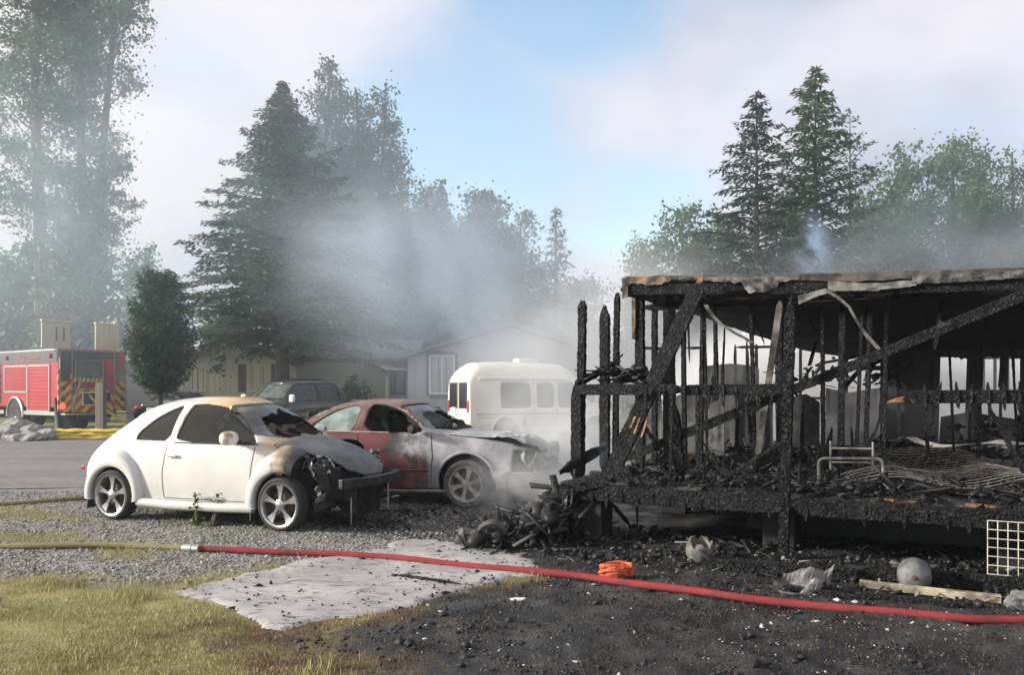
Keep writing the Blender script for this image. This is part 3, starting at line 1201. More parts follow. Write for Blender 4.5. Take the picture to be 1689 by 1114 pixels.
# ------------------------------------------------------------------ white rounded two-door car, front burned
def car_root(name, label, cat, fx, fy, head, wb, yoff, sc, z=0, group=None):
    """root so that the front wheel nearest the camera touches the ground at (fx, fy); head = heading angle"""
    u = Vector((math.cos(head), math.sin(head), 0))
    l = Vector((-u.y, u.x, 0))
    o = Vector((fx, fy, z)) + l * yoff * sc - u * wb / 2 * sc
    e = thing(name, label, cat, o, head, group)
    e.scale = (sc, sc, sc)
    return e


t = NT("white_scorched_paint")
x, y, z = t.xyz()
n1 = t.noise(3.2, 6, .6)
n2 = t.noise(9, 6, .65)
# heat stain on the roof front and A pillars, black edge at the burned front fender
base = t.mix(t.rng(t.noise(2, 4), .3, .7), (0.60, 0.595, 0.575), (0.52, 0.515, 0.495))
stain = t.math('MULTIPLY', t.rng(t.math('ADD', x, t.math('MULTIPLY', n1, 1.0)), .02, .62), t.rng(z, 1.05, 1.3))
col = t.mix(t.math('MULTIPLY', stain, .85), base, (0.60, 0.38, 0.14))
st2 = t.math('MULTIPLY', t.rng(t.math('ADD', x, t.math('MULTIPLY', n2, .35)), .92, 1.2), t.rng(z, .86, .94))
col = t.mix(t.math('MULTIPLY', st2, .8), col, (0.35, 0.22, 0.10))
st3 = t.rng(t.math('ADD', x, t.math('MULTIPLY', n2, .40)), 1.28, 1.47)
col = t.mix(t.math('MULTIPLY', st3, .9), col, (0.20, 0.13, 0.065))
st4 = t.rng(t.math('ADD', x, t.math('MULTIPLY', n2, .30)), 1.40, 1.54)
col = t.mix(st4, col, (0.012, 0.012, 0.012))
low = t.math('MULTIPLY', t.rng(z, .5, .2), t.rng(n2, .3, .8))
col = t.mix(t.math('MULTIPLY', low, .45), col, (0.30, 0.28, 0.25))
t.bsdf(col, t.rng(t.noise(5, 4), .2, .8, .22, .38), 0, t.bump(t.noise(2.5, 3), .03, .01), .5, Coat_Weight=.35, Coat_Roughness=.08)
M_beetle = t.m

t = NT("burned_hood_paint")
x, y, z = t.xyz()
col = t.mix(t.rng(t.noise(3.5, 7, .6), .3, .7), (0.04, 0.044, 0.050), (0.095, 0.102, 0.11))
col = t.mix(t.rng(t.voro(5.5), .16, .06), col, (0.012, 0.012, 0.012))
col = t.mix(t.rng(t.math('ADD', x, t.math('MULTIPLY', t.noise(7, 5), .3)), 1.34, 1.10), col, (0.26, 0.21, 0.15))
t.bsdf(col, t.rng(t.noise(8, 5), .3, .7, .36, .58), 0, t.bump(t.noise(14, 6), .25, .01), .6)
M_hood = t.m
M_shard = plain("melted_chrome", (0.5, 0.5, 0.5), (0.03, 0.03, 0.03), 16, .3, .7, bump=1.0, bscale=24, lo=.42, hi=.58)

HB = R(-21)
bug = car_root("small_car", "white rounded two door car with its nose burned black and roof scorched brown", "car", -2.74, 10.15, HB, 2.51, .775, 1.04)
TAB = [(-2.02, .42, .40, .48, .46, .54, .44, .57, .36, .60), (-1.96, .32, .50, .48, .58, .64, .56, .70, .42, .74), (-1.84, .29, .57, .5, .65, .76, .61, .86, .45, .91),
       (-1.62, .27, .63, .52, .70, .86, .65, 1.02, .47, 1.125), (-1.36, .26, .68, .52, .74, .90, .69, 1.16, .49, 1.285), (-1.05, .25, .73, .5, .78, .93, .735, 1.285, .515, 1.412),
       (-.7, .25, .77, .5, .805, .94, .765, 1.355, .55, 1.480), (-.3, .25, .78, .5, .815, .945, .778, 1.385, .58, 1.505), (.1, .25, .78, .5, .815, .945, .778, 1.375, .59, 1.500),
       (.42, .25, .78, .5, .81, .94, .77, 1.305, .585, 1.425), (.75, .25, .77, .5, .80, .935, .75, 1.135, .61, 1.225), (1.02, .26, .75, .5, .78, .91, .72, .995, .585, 1.045),
       (1.2, .27, .72, .5, .755, .87, .66, .955, .52, .995), (1.5, .30, .67, .5, .69, .80, .58, .885, .45, .935), (1.75, .34, .60, .5, .62, .72, .52, .79, .40, .84),
       (1.93, .38, .52, .48, .53, .60, .45, .66, .34, .70), (2.03, .42, .40, .46, .42, .50, .36, .53, .26, .555)]
S = Shell(TAB, 180, 44)
zl = lambda c, n: c[:, 2] > .3
arch_r, arch_f = circle(-1.255, .30, .40), circle(1.255, .30, .41)
side = lambda s: (lambda c, n: c[:, 1] * s > .3)
for s in (-1, 1):
    for poly in (arch_r, arch_f):
        Fs, be = S.cut("side", poly, side(s))
        S.jamb("wheel_well", be, M_dark, bug, .22, -.002)
DW = smooth_poly([(-.335, .962), (-.30, 1.12), (-.25, 1.40), (-.23, 1.412), (.02, 1.42), (.33, 1.365), (.60, 1.22), (.845, .965), (.80, .962)], 1)
QW = smooth_poly([(-1.0, .98), (-.98, 1.05), (-.92, 1.11), (-.72, 1.26), (-.50, 1.365), (-.385, 1.40), (-.40, 1.25), (-.43, .975), (-.7, .975), (-.95, .975)], 1)
for s in (-1, 1):
    S.window("door_window", "side", DW, G_tint, M_black, bug, lambda c, n, s=s: (c[:, 1] * s > .3) & (c[:, 2] > .9), depth=.02)
    S.window("quarter_window", "side", QW, G_tint, M_black, bug, lambda c, n, s=s: (c[:, 1] * s > .3) & (c[:, 2] > .9), depth=.02)
# windscreen with the hole burned through it
hole = [(-.44, 1.045), (-.30, 1.03), (.02, 1.06), (.25, 1.04), (.50, 1.06), (.52, 1.16), (.40, 1.24), (.12, 1.345), (-.05, 1.30), (-.16, 1.315), (-.36, 1.26), (-.44, 1.17)]


def keep_glass(c):
    w = (fbm(c[:, 1] * 9, c[:, 2] * 9, 4) - .5) * .10
    return poly_dist(c[:, 1] + w, c[:, 2] + w, hole) < 0


S.window("windscreen", "end", smooth_poly([(-.665, 1.02), (.665, 1.02), (.60, 1.2), (.53, 1.375), (.40, 1.405), (0, 1.425), (-.40, 1.405), (-.53, 1.375), (-.60, 1.2)], 1), G_soot, M_dark, bug,
         lambda c, n: (c[:, 0] > .15) & (n[:, 0] > .25) & (c[:, 2] > 1.0), keepf=keep_glass, depth=.025)
S.window("rear_window", "end", smooth_poly([(-.5, 1.02), (.5, 1.02), (.42, 1.33), (-.42, 1.33)], 1), G_tint, M_black, bug, lambda c, n: (c[:, 0] < -.6) & (n[:, 0] < -.25))
# hood: its own panel; everything below it at the front has burned away
Fh, bh = S.cut("top", [(1.06, -.66), (1.25, -.58), (1.6, -.50), (1.9, -.40), (2.0, -.2), (2.02, 0), (2.0, .2), (1.9, .40), (1.6, .50), (1.25, .58), (1.06, .66)], lambda c, n: (n[:, 2] > .28) & (c[:, 2] > .60), True)
hood = S.sub("hood", Fh, M_hood, bug, .006, solid=.018)
S.cut("side", [(1.36, .1), (1.40, .45), (1.46, .80), (1.50, .97), (3, 1.1), (3, .1)], None, False)
S.body("body", M_beetle, bug)
sm = []
for s in (-1, 1):
    sm += [(s, [(-1.93, .46), (-1.72, .44)]), (s, [(-.47, .30), (-.49, .60), (-.44, .95)]), (s, [(.80, .30), (.80, .62), (.83, .93)]), (s, [(-.46, .30), (.80, .30)])]
S.seam(sm, M_seam, bug, r=.004)
S.seam([(s, [(-.34, .955), (.2, .957), (.86, .955)]) for s in (-1, 1)], M_black, bug, "window_trim", .008)


def fender(cx, cz, rx, rz, rl, yin, yout, a0, a1, sidesign, name, mat, root, label=None, flat=.24):
    mb = MB()
    K = [(1.0, yin - .03), (.985, yin + .012), (.94, yin + .5 * (yout - yin)), (.87, yout - .022), (.78, yout), (None, yout - .002), (-.02, yout - .012), (-.02, yout - .10)]
    na = 44
    vs = []
    for i in range(na + 1):
        a = math.radians(a0 + (a1 - a0) * i / na)
        ox, oz = math.cos(a) * rx, math.sin(a) * rz
        lx, lz = math.cos(a) * rl, math.sin(a) * rl
        if oz < 0:
            oz *= .25
            ox = math.copysign(rx * (abs(math.cos(a)) ** .3), ox)
        row = []
        for (k, y) in K:
            if k is None:
                px, pz = lx, lz
            elif k < 0:
                px, pz = lx * (1 + k / rl), lz * (1 + k / rl)
            else:
                f = (1 - k) / .22 * .62
                px, pz = ox + (lx - ox) * f, oz + (lz - oz) * f
            row.append((cx + px, y * sidesign, max(flat, cz + pz)))
        vs += row
    nk = len(K)
    fs = []
    for i in range(na):
        for j in range(nk - 1):
            a = i * nk + j
            fs.append((a, a + 1, a + nk + 1, a + nk))
    mb.add(vs, fs)
    o = mb.build(name, mat, root, smooth=True, label=label)
    m = o.modifiers.new("subdivision", 'SUBSURF')
    m.levels = m.render_levels = 1
    m = o.modifiers.new("solidify", 'SOLIDIFY')
    m.thickness = .008
    return o


for s in (-1, 1):
    fender(-1.255, .30, .49, .585, .365, .66, .875, -16, 196, s, "fender", M_beetle, bug)
fender(1.255, .30, .53, .66, .375, .66, .88, 62, 196, -1, "fender", M_beetle, bug, "front fender burned through at its front end")
fender(1.255, .30, .53, .66, .375, .66, .85, 75, 196, 1, "fender", M_dark, bug, "blackened front fender on the far side")
mb = MB()
for s in (-1, 1):
    mb.tube([(-.86, s * .80, .235), (-.4, s * .83, .225), (.4, s * .83, .225), (.86, s * .80, .235)], .055, 10)
mb.build("running_board", M_beetle, bug, smooth=True)
for (x, s) in ((-1.255, -1), (1.255, -1), (-1.255, 1), (1.255, 1)):
    wheel(bug, x, s * .765, .302, .303, .20, .245, WM, s, "five")
for s in (-1, 1):
    mb = MB()
    p = S.surf(-.33, .80, s)
    mb.tube([(p.x - .075, p.y + s * .012, .802), (p.x - .06, p.y + s * .03, .802), (p.x + .06, p.y + s * .03, .802), (p.x + .08, p.y + s * .012, .802)], [.012, .015, .015, .012], 8)
    mb.build("door_handle", M_beetle, bug, smooth=True)
    # door mirror
    M = Matrix.Translation((.62, s * .93, 1.035)) @ Matrix.Diagonal((.075, .13, .082, 1))
    bm = bmesh.new()
    bmesh.ops.create_uvsphere(bm, u_segments=20, v_segments=14, radius=1)
    for v in bm.verts:
        v.co.x = max(-.75, v.co.x)
        v.co = Vector((math.copysign(abs(v.co.x) ** .8, v.co.x), math.copysign(abs(v.co.y) ** .8, v.co.y), math.copysign(abs(v.co.z) ** .8, v.co.z)))
    bm.transform(M)
    me = bpy.data.meshes.new("door_mirror")
    bm.to_mesh(me)
    bm.free()
    me.polygons.foreach_set("use_smooth", np.ones(len(me.polygons), dtype=bool))
    o = link("door_mirror", me, plain("mirror_scorched%s" % ("" if s < 0 else "_far"), (.74, .73, .69), (.40, .26, .12) if s < 0 else (.1, .07, .05), 7, .4, lo=.5, hi=.68), bug)
    mb = MB()
    mb.tube([(.64, s * .75, .975), (.64, s * .86, .985)], .03, 8)
    mb.build("mirror_arm", M_black, o, smooth=True)
mb = MB()
mb.tube([(-.62, -.05, 1.47), (-.85, -.05, 1.66), (-.98, -.05, 1.78)], [.006, .004, .003], 6)
mb.build("aerial", M_black, bug)
mb = MB()
mb.box((-1.72, -.845, .62), (.05, .02, .05))
mb.build("side_marker", plain("red_lens", (.5, .02, .02), None, 8, .25), bug, bevel=.006)
mb = MB()
mb.add([(-1.60, -.70, .46), (-1.60, -.84, .46), (-1.66, -.84, .12), (-1.66, -.66, .12), (-1.615, -.70, .46), (-1.615, -.84, .46), (-1.675, -.84, .12), (-1.675, -.66, .12)],
       [(0, 1, 2, 3), (7, 6, 5, 4), (0, 4, 5, 1), (1, 5, 6, 2), (2, 6, 7, 3), (3, 7, 4, 0)])
mb.box((.84, -.76, .2), (.02, .14, .2))
mb.build("mud_flap", M_black, bug)
# interior seen through the hole
mb = MB()
mb.box((0.1, 0, .42), (2.2, 1.36, .06))
mb.box((.86, 0, .86), (.42, 1.3, .2))
mb.build("cabin_floor", M_dark, bug, bevel=.02)
for s in (-1, 1):
    mb = MB()
    mb.box((.05, s * .36, .60), (.5, .48, .16))
    mb.box((-.22, s * .36, .90), (.16, .46, .56), M=Matrix.Rotation(R(-14), 3, 'Y'))
    mb.box((-.30, s * .36, 1.22), (.09, .26, .16))
    mb.build("seat", M_dark, bug, bevel=.05)
mb = MB()
mb.tube([(.80, -.20, 1.03), (.72, .02, 1.12), (.70, .18, 1.10), (.74, .32, 1.03)], [.02, .05, .05, .02], 6)
mb.tube([(.86, -.42, 1.0), (.78, -.34, 1.14), (.80, -.2, 1.06), (.86, -.06, 1.03)], [.01, .06, .045, .02], 6)
mb.build("melted_dashboard", plain("melted_trim", (.06, .03, .025), (.02, .02, .02), 6, .6, bump=.8, bscale=16), bug, smooth=True)
# burned nose: bumper beam, radiator, headlamp bowls, engine lumps
mb = MB()
for i in range(10):
    y0, y1 = -.66 + 1.34 * i / 10, -.66 + 1.34 * (i + 1) / 10
    f = lambda yy: 2.08 - .14 * (yy / .68) ** 2
    mb.beam((f(y0), y0, .535), (f(y1), y1, .535), .07, .105)
mb.build("bumper_beam", plain("burned_steel_beam", (.06, .066, .075), (.025, .026, .028), 9, .42, .5, bump=.3, bscale=30), bug, bevel=.008)
mb = MB()
mb.box((1.86, .06, .32), (.06, .62, .38), M=Matrix.Rotation(R(6), 3, 'Y'))
mb.box((1.80, .06, .32), (.05, .56, .42), M=Matrix.Rotation(R(3), 3, 'Y'))
for k in range(26):
    mb.box((1.895, -.22 + k * .022, .32), (.012, .006, .36), M=Matrix.Rotation(R(6), 3, 'Y'))
mb.build("radiator", plain("burned_radiator", (.022, .02, .02), (.06, .05, .045), 7, .7, .3, bump=.6, bscale=60), bug)
mb = MB()
mb.tube([(1.96, .42, .52), (1.95, .425, .14)], .012, 6)
mb.tube([(1.93, -.40, .36), (1.93, -.40, .05)], .009, 6)
mb.tube([(1.80, .5, .22), (2.0, .62, .27)], .012, 6)
mb.build("bent_rod", plain("bare_metal", (.5, .5, .48), (.2, .2, .2), 20, .4, .6), bug)
rr = random.Random(5)
mb = MB()
for k in range(46):
    p = Vector((rr.uniform(1.25, 1.82), rr.uniform(-.62, .62), rr.uniform(.22, .74)))
    if p.z > .82 - .22 * (p.x - 1.2):
        p.z -= .12
    s_ = rr.uniform(.06, .2)
    mb.box(p, (s_ * rr.uniform(.6, 1.6), s_ * rr.uniform(.6, 1.6), s_ * rr.uniform(.5, 1.3)), M=Matrix.Rotation(rr.uniform(0, 3), 3, (rr.random(), rr.random(), rr.random() + .01)))
for k in range(30):
    a = Vector((rr.uniform(1.35, 1.9), rr.uniform(-.66, .6), rr.uniform(.3, .72)))
    pts = [a]
    for j in range(4):
        pts.append(pts[-1] + Vector((rr.uniform(-.08, .08), rr.uniform(-.1, .1), rr.uniform(-.12, .05))))
    mb.tube(pts, rr.uniform(.006, .018), 5)
mb.box((1.45, 0, .50), (.7, 1.16, .3))
mb.build("engine_bay", M_dark, bug, bevel=.012, seg=1)
for s in (-1, 1):
    e = bpy.data.objects.new("headlight", None)
    C.objects.link(e)
    e.parent = bug
    M = Matrix.Translation((1.66, s * .60, .685)) @ Matrix.Rotation(R(-22 * -s), 4, 'Z') @ Matrix.Rotation(R(68), 4, 'Y')
    mb = MB()
    prof = [(.05, -.11), (.11, -.08), (.155, -.01), (.165, .03), (.15, .035), (.125, .0), (.09, -.05), (.04, -.08)]
    mb.lathe(prof, 30, M)
    mb.v = [tuple(Vector(v) + Vector((rr.uniform(-1, 1), rr.uniform(-1, 1), rr.uniform(-1, 1))) * .012) for v in mb.v]
    mb.build("bowl", M_shard, e, smooth=True)
    mb = MB()
    for k in range(26):
        a, r_ = rr.uniform(0, 6.28), rr.uniform(.02, .15)
        c = M @ Vector((r_ * math.cos(a), r_ * math.sin(a), rr.uniform(-.02, .06)))
        q = [c + Vector((rr.uniform(-.06, .06), rr.uniform(-.06, .06), rr.uniform(-.06, .06))) for _ in range(3)]
        mb.prism(q, (.004, .002, .003))
    mb.lathe([(.045, .03), (.05, .05), (.02, .065), (.001, .065)], 14, M)
    mb.build("lens_shard", M_shard, e)
mb = MB()
for k in range(16):
    c = Vector((1.70, -.70, .42)) + Vector((rr.gauss(0, .03), rr.gauss(0, .03), rr.gauss(0, .045)))
    mb.tube([c, c + Vector((rr.uniform(-.05, .05), rr.uniform(-.05, .05), rr.uniform(-.05, .05)))], [.03, .012], 6)
mb.build("melted_fog_lamp", plain("melted_plastic", (.16, .15, .13), (.05, .05, .045), 12, .7, bump=.8, bscale=30), bug, smooth=True)

# ------------------------------------------------------------------ maroon four-door car, front burned to bare ashy metal
t = NT("maroon_burned_paint")
x, y, z = t.xyz()
n1, n2 = t.noise(2.6, 6, .6), t.noise(8, 6, .65)
red = t.mix(t.rng(n1, .3, .7), (0.125, 0.026, 0.030), (0.075, 0.019, 0.022))
rust = t.mix(t.rng(n2, .35, .65), (0.11, 0.06, 0.055), (0.20, 0.12, 0.10))
ash = t.mix(t.rng(t.noise(3.5, 7, .65), .32, .68), (0.17, 0.17, 0.185), (0.37, 0.365, 0.39))
ash = t.mix(t.rng(t.noise(11, 6, .7), .58, .74), ash, (0.24, 0.17, 0.13))
black = (0.02, 0.019, 0.019)
xs = t.math('ADD', x, t.math('ADD', t.math('MULTIPLY', n1, .7), t.math('MULTIPLY', n2, .25)))
col = t.mix(t.rng(xs, .62, .80), red, black)
col = t.mix(t.rng(xs, .84, 1.06), col, t.mix(t.rng(n2, .45, .6), ash, (0.10, 0.085, 0.08)))
col = t.mix(t.rng(xs, 1.12, 1.32), col, ash)
lowred = t.math('MULTIPLY', t.rng(z, .78, .62), t.rng(x, .86, .80))
col = t.mix(t.math('MULTIPLY', lowred, .8), col, t.mix(t.rng(n2, .4, .6), (0.19, 0.05, 0.05), (0.09, 0.05, 0.05)))
col = t.mix(t.math('MULTIPLY', t.rng(z, 1.05, 1.2), t.rng(n1, .22, .42)), col, rust)
t.bsdf(col, t.rng(xs, .7, 1.0, .35, .75), 0, t.bump(t.noise(20, 6), .2, .01), .45)
M_sedan = t.m
M_ash = plain("ashy_sheet_metal", (.46, .46, .48), (.22, .215, .225), 4, .75, bump=.5, bscale=14, bdist=.02)

bug.scale = (1.04, 1.04, 1.065)
HS = R(-16)
sed = car_root("burned_car", "maroon four door car burned to ashy grey at the front with its windscreen gone", "car", -.63, 12.14, HS, 2.77, .80, 1.05)
TAB = [(-2.42, .42, .55, .5, .66, .62, .62, .68, .5, .71), (-2.36, .32, .68, .52, .78, .80, .72, .90, .58, .95), (-2.2, .28, .76, .55, .86, .88, .80, .97, .62, 1.03), (-1.8, .26, .80, .55, .90, .93, .84, 1.01, .66, 1.075),
       (-1.45, .25, .81, .55, .91, .96, .85, 1.06, .66, 1.11), (-1.1, .24, .82, .55, .91, .985, .86, 1.22, .61, 1.30), (-.7, .23, .82, .55, .915, .99, .865, 1.34, .585, 1.425), (-.2, .22, .82, .55, .915, .99, .865, 1.39, .59, 1.475),
       (.15, .22, .82, .55, .915, .985, .865, 1.38, .59, 1.47), (.42, .22, .82, .55, .915, .98, .865, 1.315, .60, 1.39), (.75, .23, .82, .55, .91, .97, .86, 1.16, .66, 1.215), (1.05, .24, .81, .55, .905, .95, .85, 1.01, .70, 1.05),
       (1.25, .24, .81, .55, .90, .92, .83, .985, .68, 1.01), (1.6, .25, .80, .55, .90, .87, .80, .945, .64, .975), (1.95, .27, .78, .52, .87, .80, .74, .88, .58, .91), (2.2, .30, .72, .5, .80, .72, .66, .79, .5, .815),
       (2.36, .34, .60, .5, .68, .62, .56, .67, .42, .69), (2.42, .40, .46, .5, .52, .56, .46, .58, .36, .60)]
S = Shell(TAB, 180, 44)
for s in (-1, 1):
    for cx in (-1.385, 1.385):
        Fs, be = S.cut("side", circle(cx, .33, .405), side(s))
        S.jamb("wheel_well", be, M_dark, sed, .20, -.002)
for s in (-1, 1):
    cond = lambda c, n, s=s: (c[:, 1] * s > .3) & (c[:, 2] > .95)
    S.window("rear_door_window", "side", smooth_poly([(-1.06, 1.03), (-.93, 1.17), (-.66, 1.335), (-.34, 1.40), (-.30, 1.35), (-.30, 1.02), (-.6, 1.02)], 1), G_pale, M_dark, sed, cond, depth=.025)
    S.window("front_door_window", "side", smooth_poly([(-.17, 1.02), (-.17, 1.38), (-.10, 1.405), (.12, 1.39), (.38, 1.29), (.62, 1.13), (.76, 1.02), (.4, 1.015)], 1), None if s < 0 else G_pale, M_dark, sed, cond, depth=.03)
    S.window("corner_window", "side", [(-1.34, 1.05), (-1.12, 1.15), (-1.10, 1.05)], G_dark, M_dark, sed, cond)
S.window("windscreen", "end", smooth_poly([(-.74, 1.035), (.74, 1.035), (.69, 1.18), (.60, 1.36), (.4, 1.39), (0, 1.41), (-.4, 1.39), (-.60, 1.36), (-.69, 1.18)], 1), G_soot, M_dark, sed,
         lambda c, n: (c[:, 0] > .2) & (n[:, 0] > .22) & (c[:, 2] > 1.02), depth=.035,
         keepf=lambda c: (poly_dist(c[:, 1] + (fbm(c[:, 1] * 11, c[:, 2] * 11, 8) - .5) * .16, c[:, 2], [(-.66, .9), (.62, .9), (.58, 1.16), (.42, 1.31), (-.45, 1.30), (-.60, 1.15)]) < 0))
S.window("rear_window", "end", smooth_poly([(-.66, 1.1), (.66, 1.1), (.56, 1.37), (-.56, 1.37)], 1), G_pale, M_dark, sed, lambda c, n: (c[:, 0] < -.6) & (n[:, 0] < -.2))
# crumpled burned hood
Fh, bh = S.cut("top", [(1.10, -.72), (1.6, -.66), (2.1, -.56), (2.3, -.4), (2.33, 0), (2.3, .4), (2.1, .56), (1.6, .66), (1.10, .72)], lambda c, n: (n[:, 2] > .25) & (c[:, 2] > .70))
ho = S.sub("hood", Fh, plain("ashy_hood", (.25, .275, .29), (.42, .42, .43), 3, .7, bump=.8, bscale=9, bdist=.03), sed, .008, label="crumpled ash grey hood")
hm = ho.data
co = np.zeros(len(hm.vertices) * 3)
hm.vertices.foreach_get("co", co)
co = co.reshape(-1, 3)
wv = sstep(co[:, 0], 1.35, 1.9)
co[:, 2] += wv * ((fbm(co[:, 0] * 5, co[:, 1] * 4, 3) - .45) * .13 + .03 + np.sin(co[:, 1] * 22 + co[:, 0] * 5) * .012)
hm.vertices.foreach_set("co", co.ravel())
hm.update()
for s in (-1, 1):
    S.cut("end", [(s * .42, .52), (s * .86, .50), (s * .86, .80), (s * .46, .78)], lambda c, n: c[:, 0] > 2.0, False)
S.cut("end", [(-.5, .30), (.5, .30), (.42, .66), (-.42, .66)], lambda c, n: c[:, 0] > 2.2, False)
S.body("body", M_sedan, sed)
sm = []
for s in (-1, 1):
    sm += [(s, [(-.24, .30), (-.24, .98)]), (s, [(.86, .28), (.90, .70), (.86, .99)]), (s, [(-1.0, .60), (-.98, .80), (-.95, 1.0)])]
S.seam(sm, M_seam, sed, r=.006)
S.seam([(s, [(-.95, 1.015), (-.2, 1.012), (.22, 1.01)]) for s in (-1, 1)], plain("bright_trim", (.6, .6, .6), None, 8, .3, .7), sed, "window_trim", .009)
S.seam([(s, [(-.9, .50), (0, .49), (.84, .50)]) for s in (-1, 1)], plain("maroon_strip", (.12, .03, .03), None, 8, .5), sed, "door_moulding", .016)
for s in (-1, 1):
    mb = MB()
    rr = random.Random(8 + s)
    for cx in (-1.385, 1.385):
        pts = [(cx + .425 * math.cos(a), S.surf(cx + .425 * math.cos(a), .33 + .425 * math.sin(a), s).y + s * .004, .33 + .425 * math.sin(a)) for a in np.linspace(-.1, math.pi + .1, 22)]
        mb.tube(pts, .022, 8)
    mb.build("arch_lip", M_sedan, sed, smooth=True)
for (x, s) in ((-1.385, -1), (1.385, -1), (-1.385, 1), (1.385, 1)):
    wheel(sed, x, s * .80, .325, .33, .215, .235, WMB if x > 0 else WM, s, "six")
mb = MB()
mb.box((0, 0, .40), (3.0, 1.5, .06))
mb.box((.95, 0, .84), (.4, 1.46, .26))
mb.build("cabin_floor", M_dark, sed, bevel=.02)
for x in (.1, -.85):
    for s in (-1, 1):
        mb = MB()
        mb.box((x, s * .38, .60), (.52, .5, .16))
        mb.box((x - .3, s * .38, .92), (.13, .48, .56), M=Matrix.Rotation(R(-12), 3, 'Y'))
        mb.box((x - .36, s * .38, 1.22), (.09, .26, .15))
        mb.build("seat", M_dark, sed, bevel=.05)
mb = MB()
Mw = Matrix.Translation((.62, .38, .99)) @ Matrix.Rotation(R(-62), 4, 'Y')
mb.tube([tuple(Mw @ Vector((.18 * math.cos(a), .18 * math.sin(a), 0))) for a in np.linspace(0, 2 * math.pi, 25)], .014, 8)
for a in (0, 2.1, 4.2):
    mb.tube([tuple(Mw @ Vector((0, 0, -.03))), tuple(Mw @ Vector((.18 * math.cos(a), .18 * math.sin(a), 0)))], .012, 6)
mb.build("steering_wheel", M_dark, sed, smooth=True)
for s in (-1, 1):
    mb = MB()
    mb.tube([(.66, s * .86, 1.04), (.66, s * .96, 1.07), (.64, s * 1.04, 1.08)], [.03, .075, .05], 8)
    mb.build("door_mirror", M_dark, sed, smooth=True)
mb = MB()
rr = random.Random(31)
mb.box((1.75, 0, .56), (1.0, 1.3, .30))
for k in range(40):
    s_ = rr.uniform(.05, .16)
    mb.box((rr.uniform(1.9, 2.34), rr.uniform(-.66, .66), rr.uniform(.36, .74)), (s_, s_ * rr.uniform(.6, 1.5), s_), M=Matrix.Rotation(rr.uniform(0, 3), 3, (rr.random(), rr.random(), .3)))
mb.build("engine_bay", plain("ashy_black", (.03, .03, .03), (.12, .12, .12), 8, .8), sed, bevel=.012, seg=1)
for s in (-1, 1):
    mb = MB()
    M = Matrix.Translation((2.12, s * .60, .66)) @ Matrix.Rotation(R(80), 4, 'Y')
    mb.lathe([(.03, -.08), (.08, -.05), (.12, .02), (.13, .05), (.10, .04), (.05, -.02)], 20, M)
    mb.v = [tuple(Vector(v) + Vector((rr.uniform(-1, 1), rr.uniform(-1, 1), rr.uniform(-1, 1))) * .012) for v in mb.v]
    mb.build("headlight", plain("ash_lamp%d" % (s + 1), (.3, .3, .3), (.08, .08, .08), 14, .6, .3), sed, smooth=True)
mb = MB()
mb.beam((2.33, -.70, .60), (2.28, .74, .56), .03, .035)
mb.beam((2.32, .5, .58), (2.62, 1.25, .55), .012, .012)
mb.prism([(1.72, -.90, .52), (1.98, -.88, .52), (1.94, -.86, .34), (1.80, -.90, .38)], (0, .03, 0))
mb.build("bumper_remains", M_ash, sed)
# ------------------------------------------------------------------ background vehicles
def az_root(name, label, cat, x, y, az, sc=1.0, z=0.0, group=None):
    """az: compass heading in degrees, 0 straight away from the camera, positive to the right"""
    e = thing(name, label, cat, (x, y, z), R(90 - az), group)
    e.scale = (sc, sc, sc)
    return e


M_cream = plain("cream_van_paint", (.70, .66, .56), (.62, .58, .49), 2, .38, spec=.5)
M_brownstripe = plain("van_stripe", (.42, .33, .30), None, 8, .4)
M_grey = plain("grey_metal", (.30, .31, .32), (.22, .22, .23), 6, .45, .6)
M_red_l = plain("red_tail_lens", (.45, .02, .03), (.30, .015, .02), 12, .22)
M_white = plain("white_trim_paint", (.74, .74, .73), (.66, .66, .65), 5, .5)
M_asphalt_grey = plain("plain_steel_rim", (.35, .35, .35), (.25, .25, .25), 8, .45, .6)
WS = {"tyre": M_tyre, "rim": M_asphalt_grey, "disc": M_disc}

# cream camper van with raised roof
van = az_root("camper_van", "cream camper van with raised roof and pinstripes seen through the smoke", "van", .75, 27.0, 66)
TAB = [(-2.62, .55, .90, .8, .95, 1.80, .90, 1.98, .76, 2.02), (-2.58, .42, .94, .8, .99, 1.86, .93, 2.08, .74, 2.16), (-2.42, .40, .95, .8, 1.0, 1.92, .945, 2.26, .74, 2.38), (-2.15, .38, .95, .8, 1.0, 1.96, .95, 2.36, .73, 2.52), (-1.0, .38, .95, .8, 1.0, 1.97, .95, 2.38, .72, 2.55),
       (.6, .38, .95, .8, 1.0, 1.95, .95, 2.34, .72, 2.50), (1.0, .38, .95, .8, 1.0, 1.33, .96, 2.12, .74, 2.30), (1.25, .38, .95, .8, .995, 1.30, .95, 1.80, .74, 1.95), (1.75, .40, .94, .8, .98, 1.20, .90, 1.30, .70, 1.36),
       (2.2, .42, .92, .8, .96, 1.05, .86, 1.14, .66, 1.2), (2.5, .46, .86, .75, .90, .92, .78, 1.0, .6, 1.06), (2.62, .52, .74, .7, .78, .8, .70, .86, .5, .9)]
S = Shell(TAB, 130, 34)
for s in (-1, 1):
    for cx in (-1.45, 1.6):
        Fs, be = S.cut("side", circle(cx, .40, .47), side(s))
        S.jamb("wheel_well", be, M_dark, van, .2, -.002)
rect = lambda x0, x1, z0, z1, r=.07: smooth_poly([(x0, z0 + r), (x0, z1 - r), (x0 + r, z1), (x1 - r, z1), (x1, z1 - r), (x1, z0 + r), (x1 - r, z0), (x0 + r, z0)], 1)
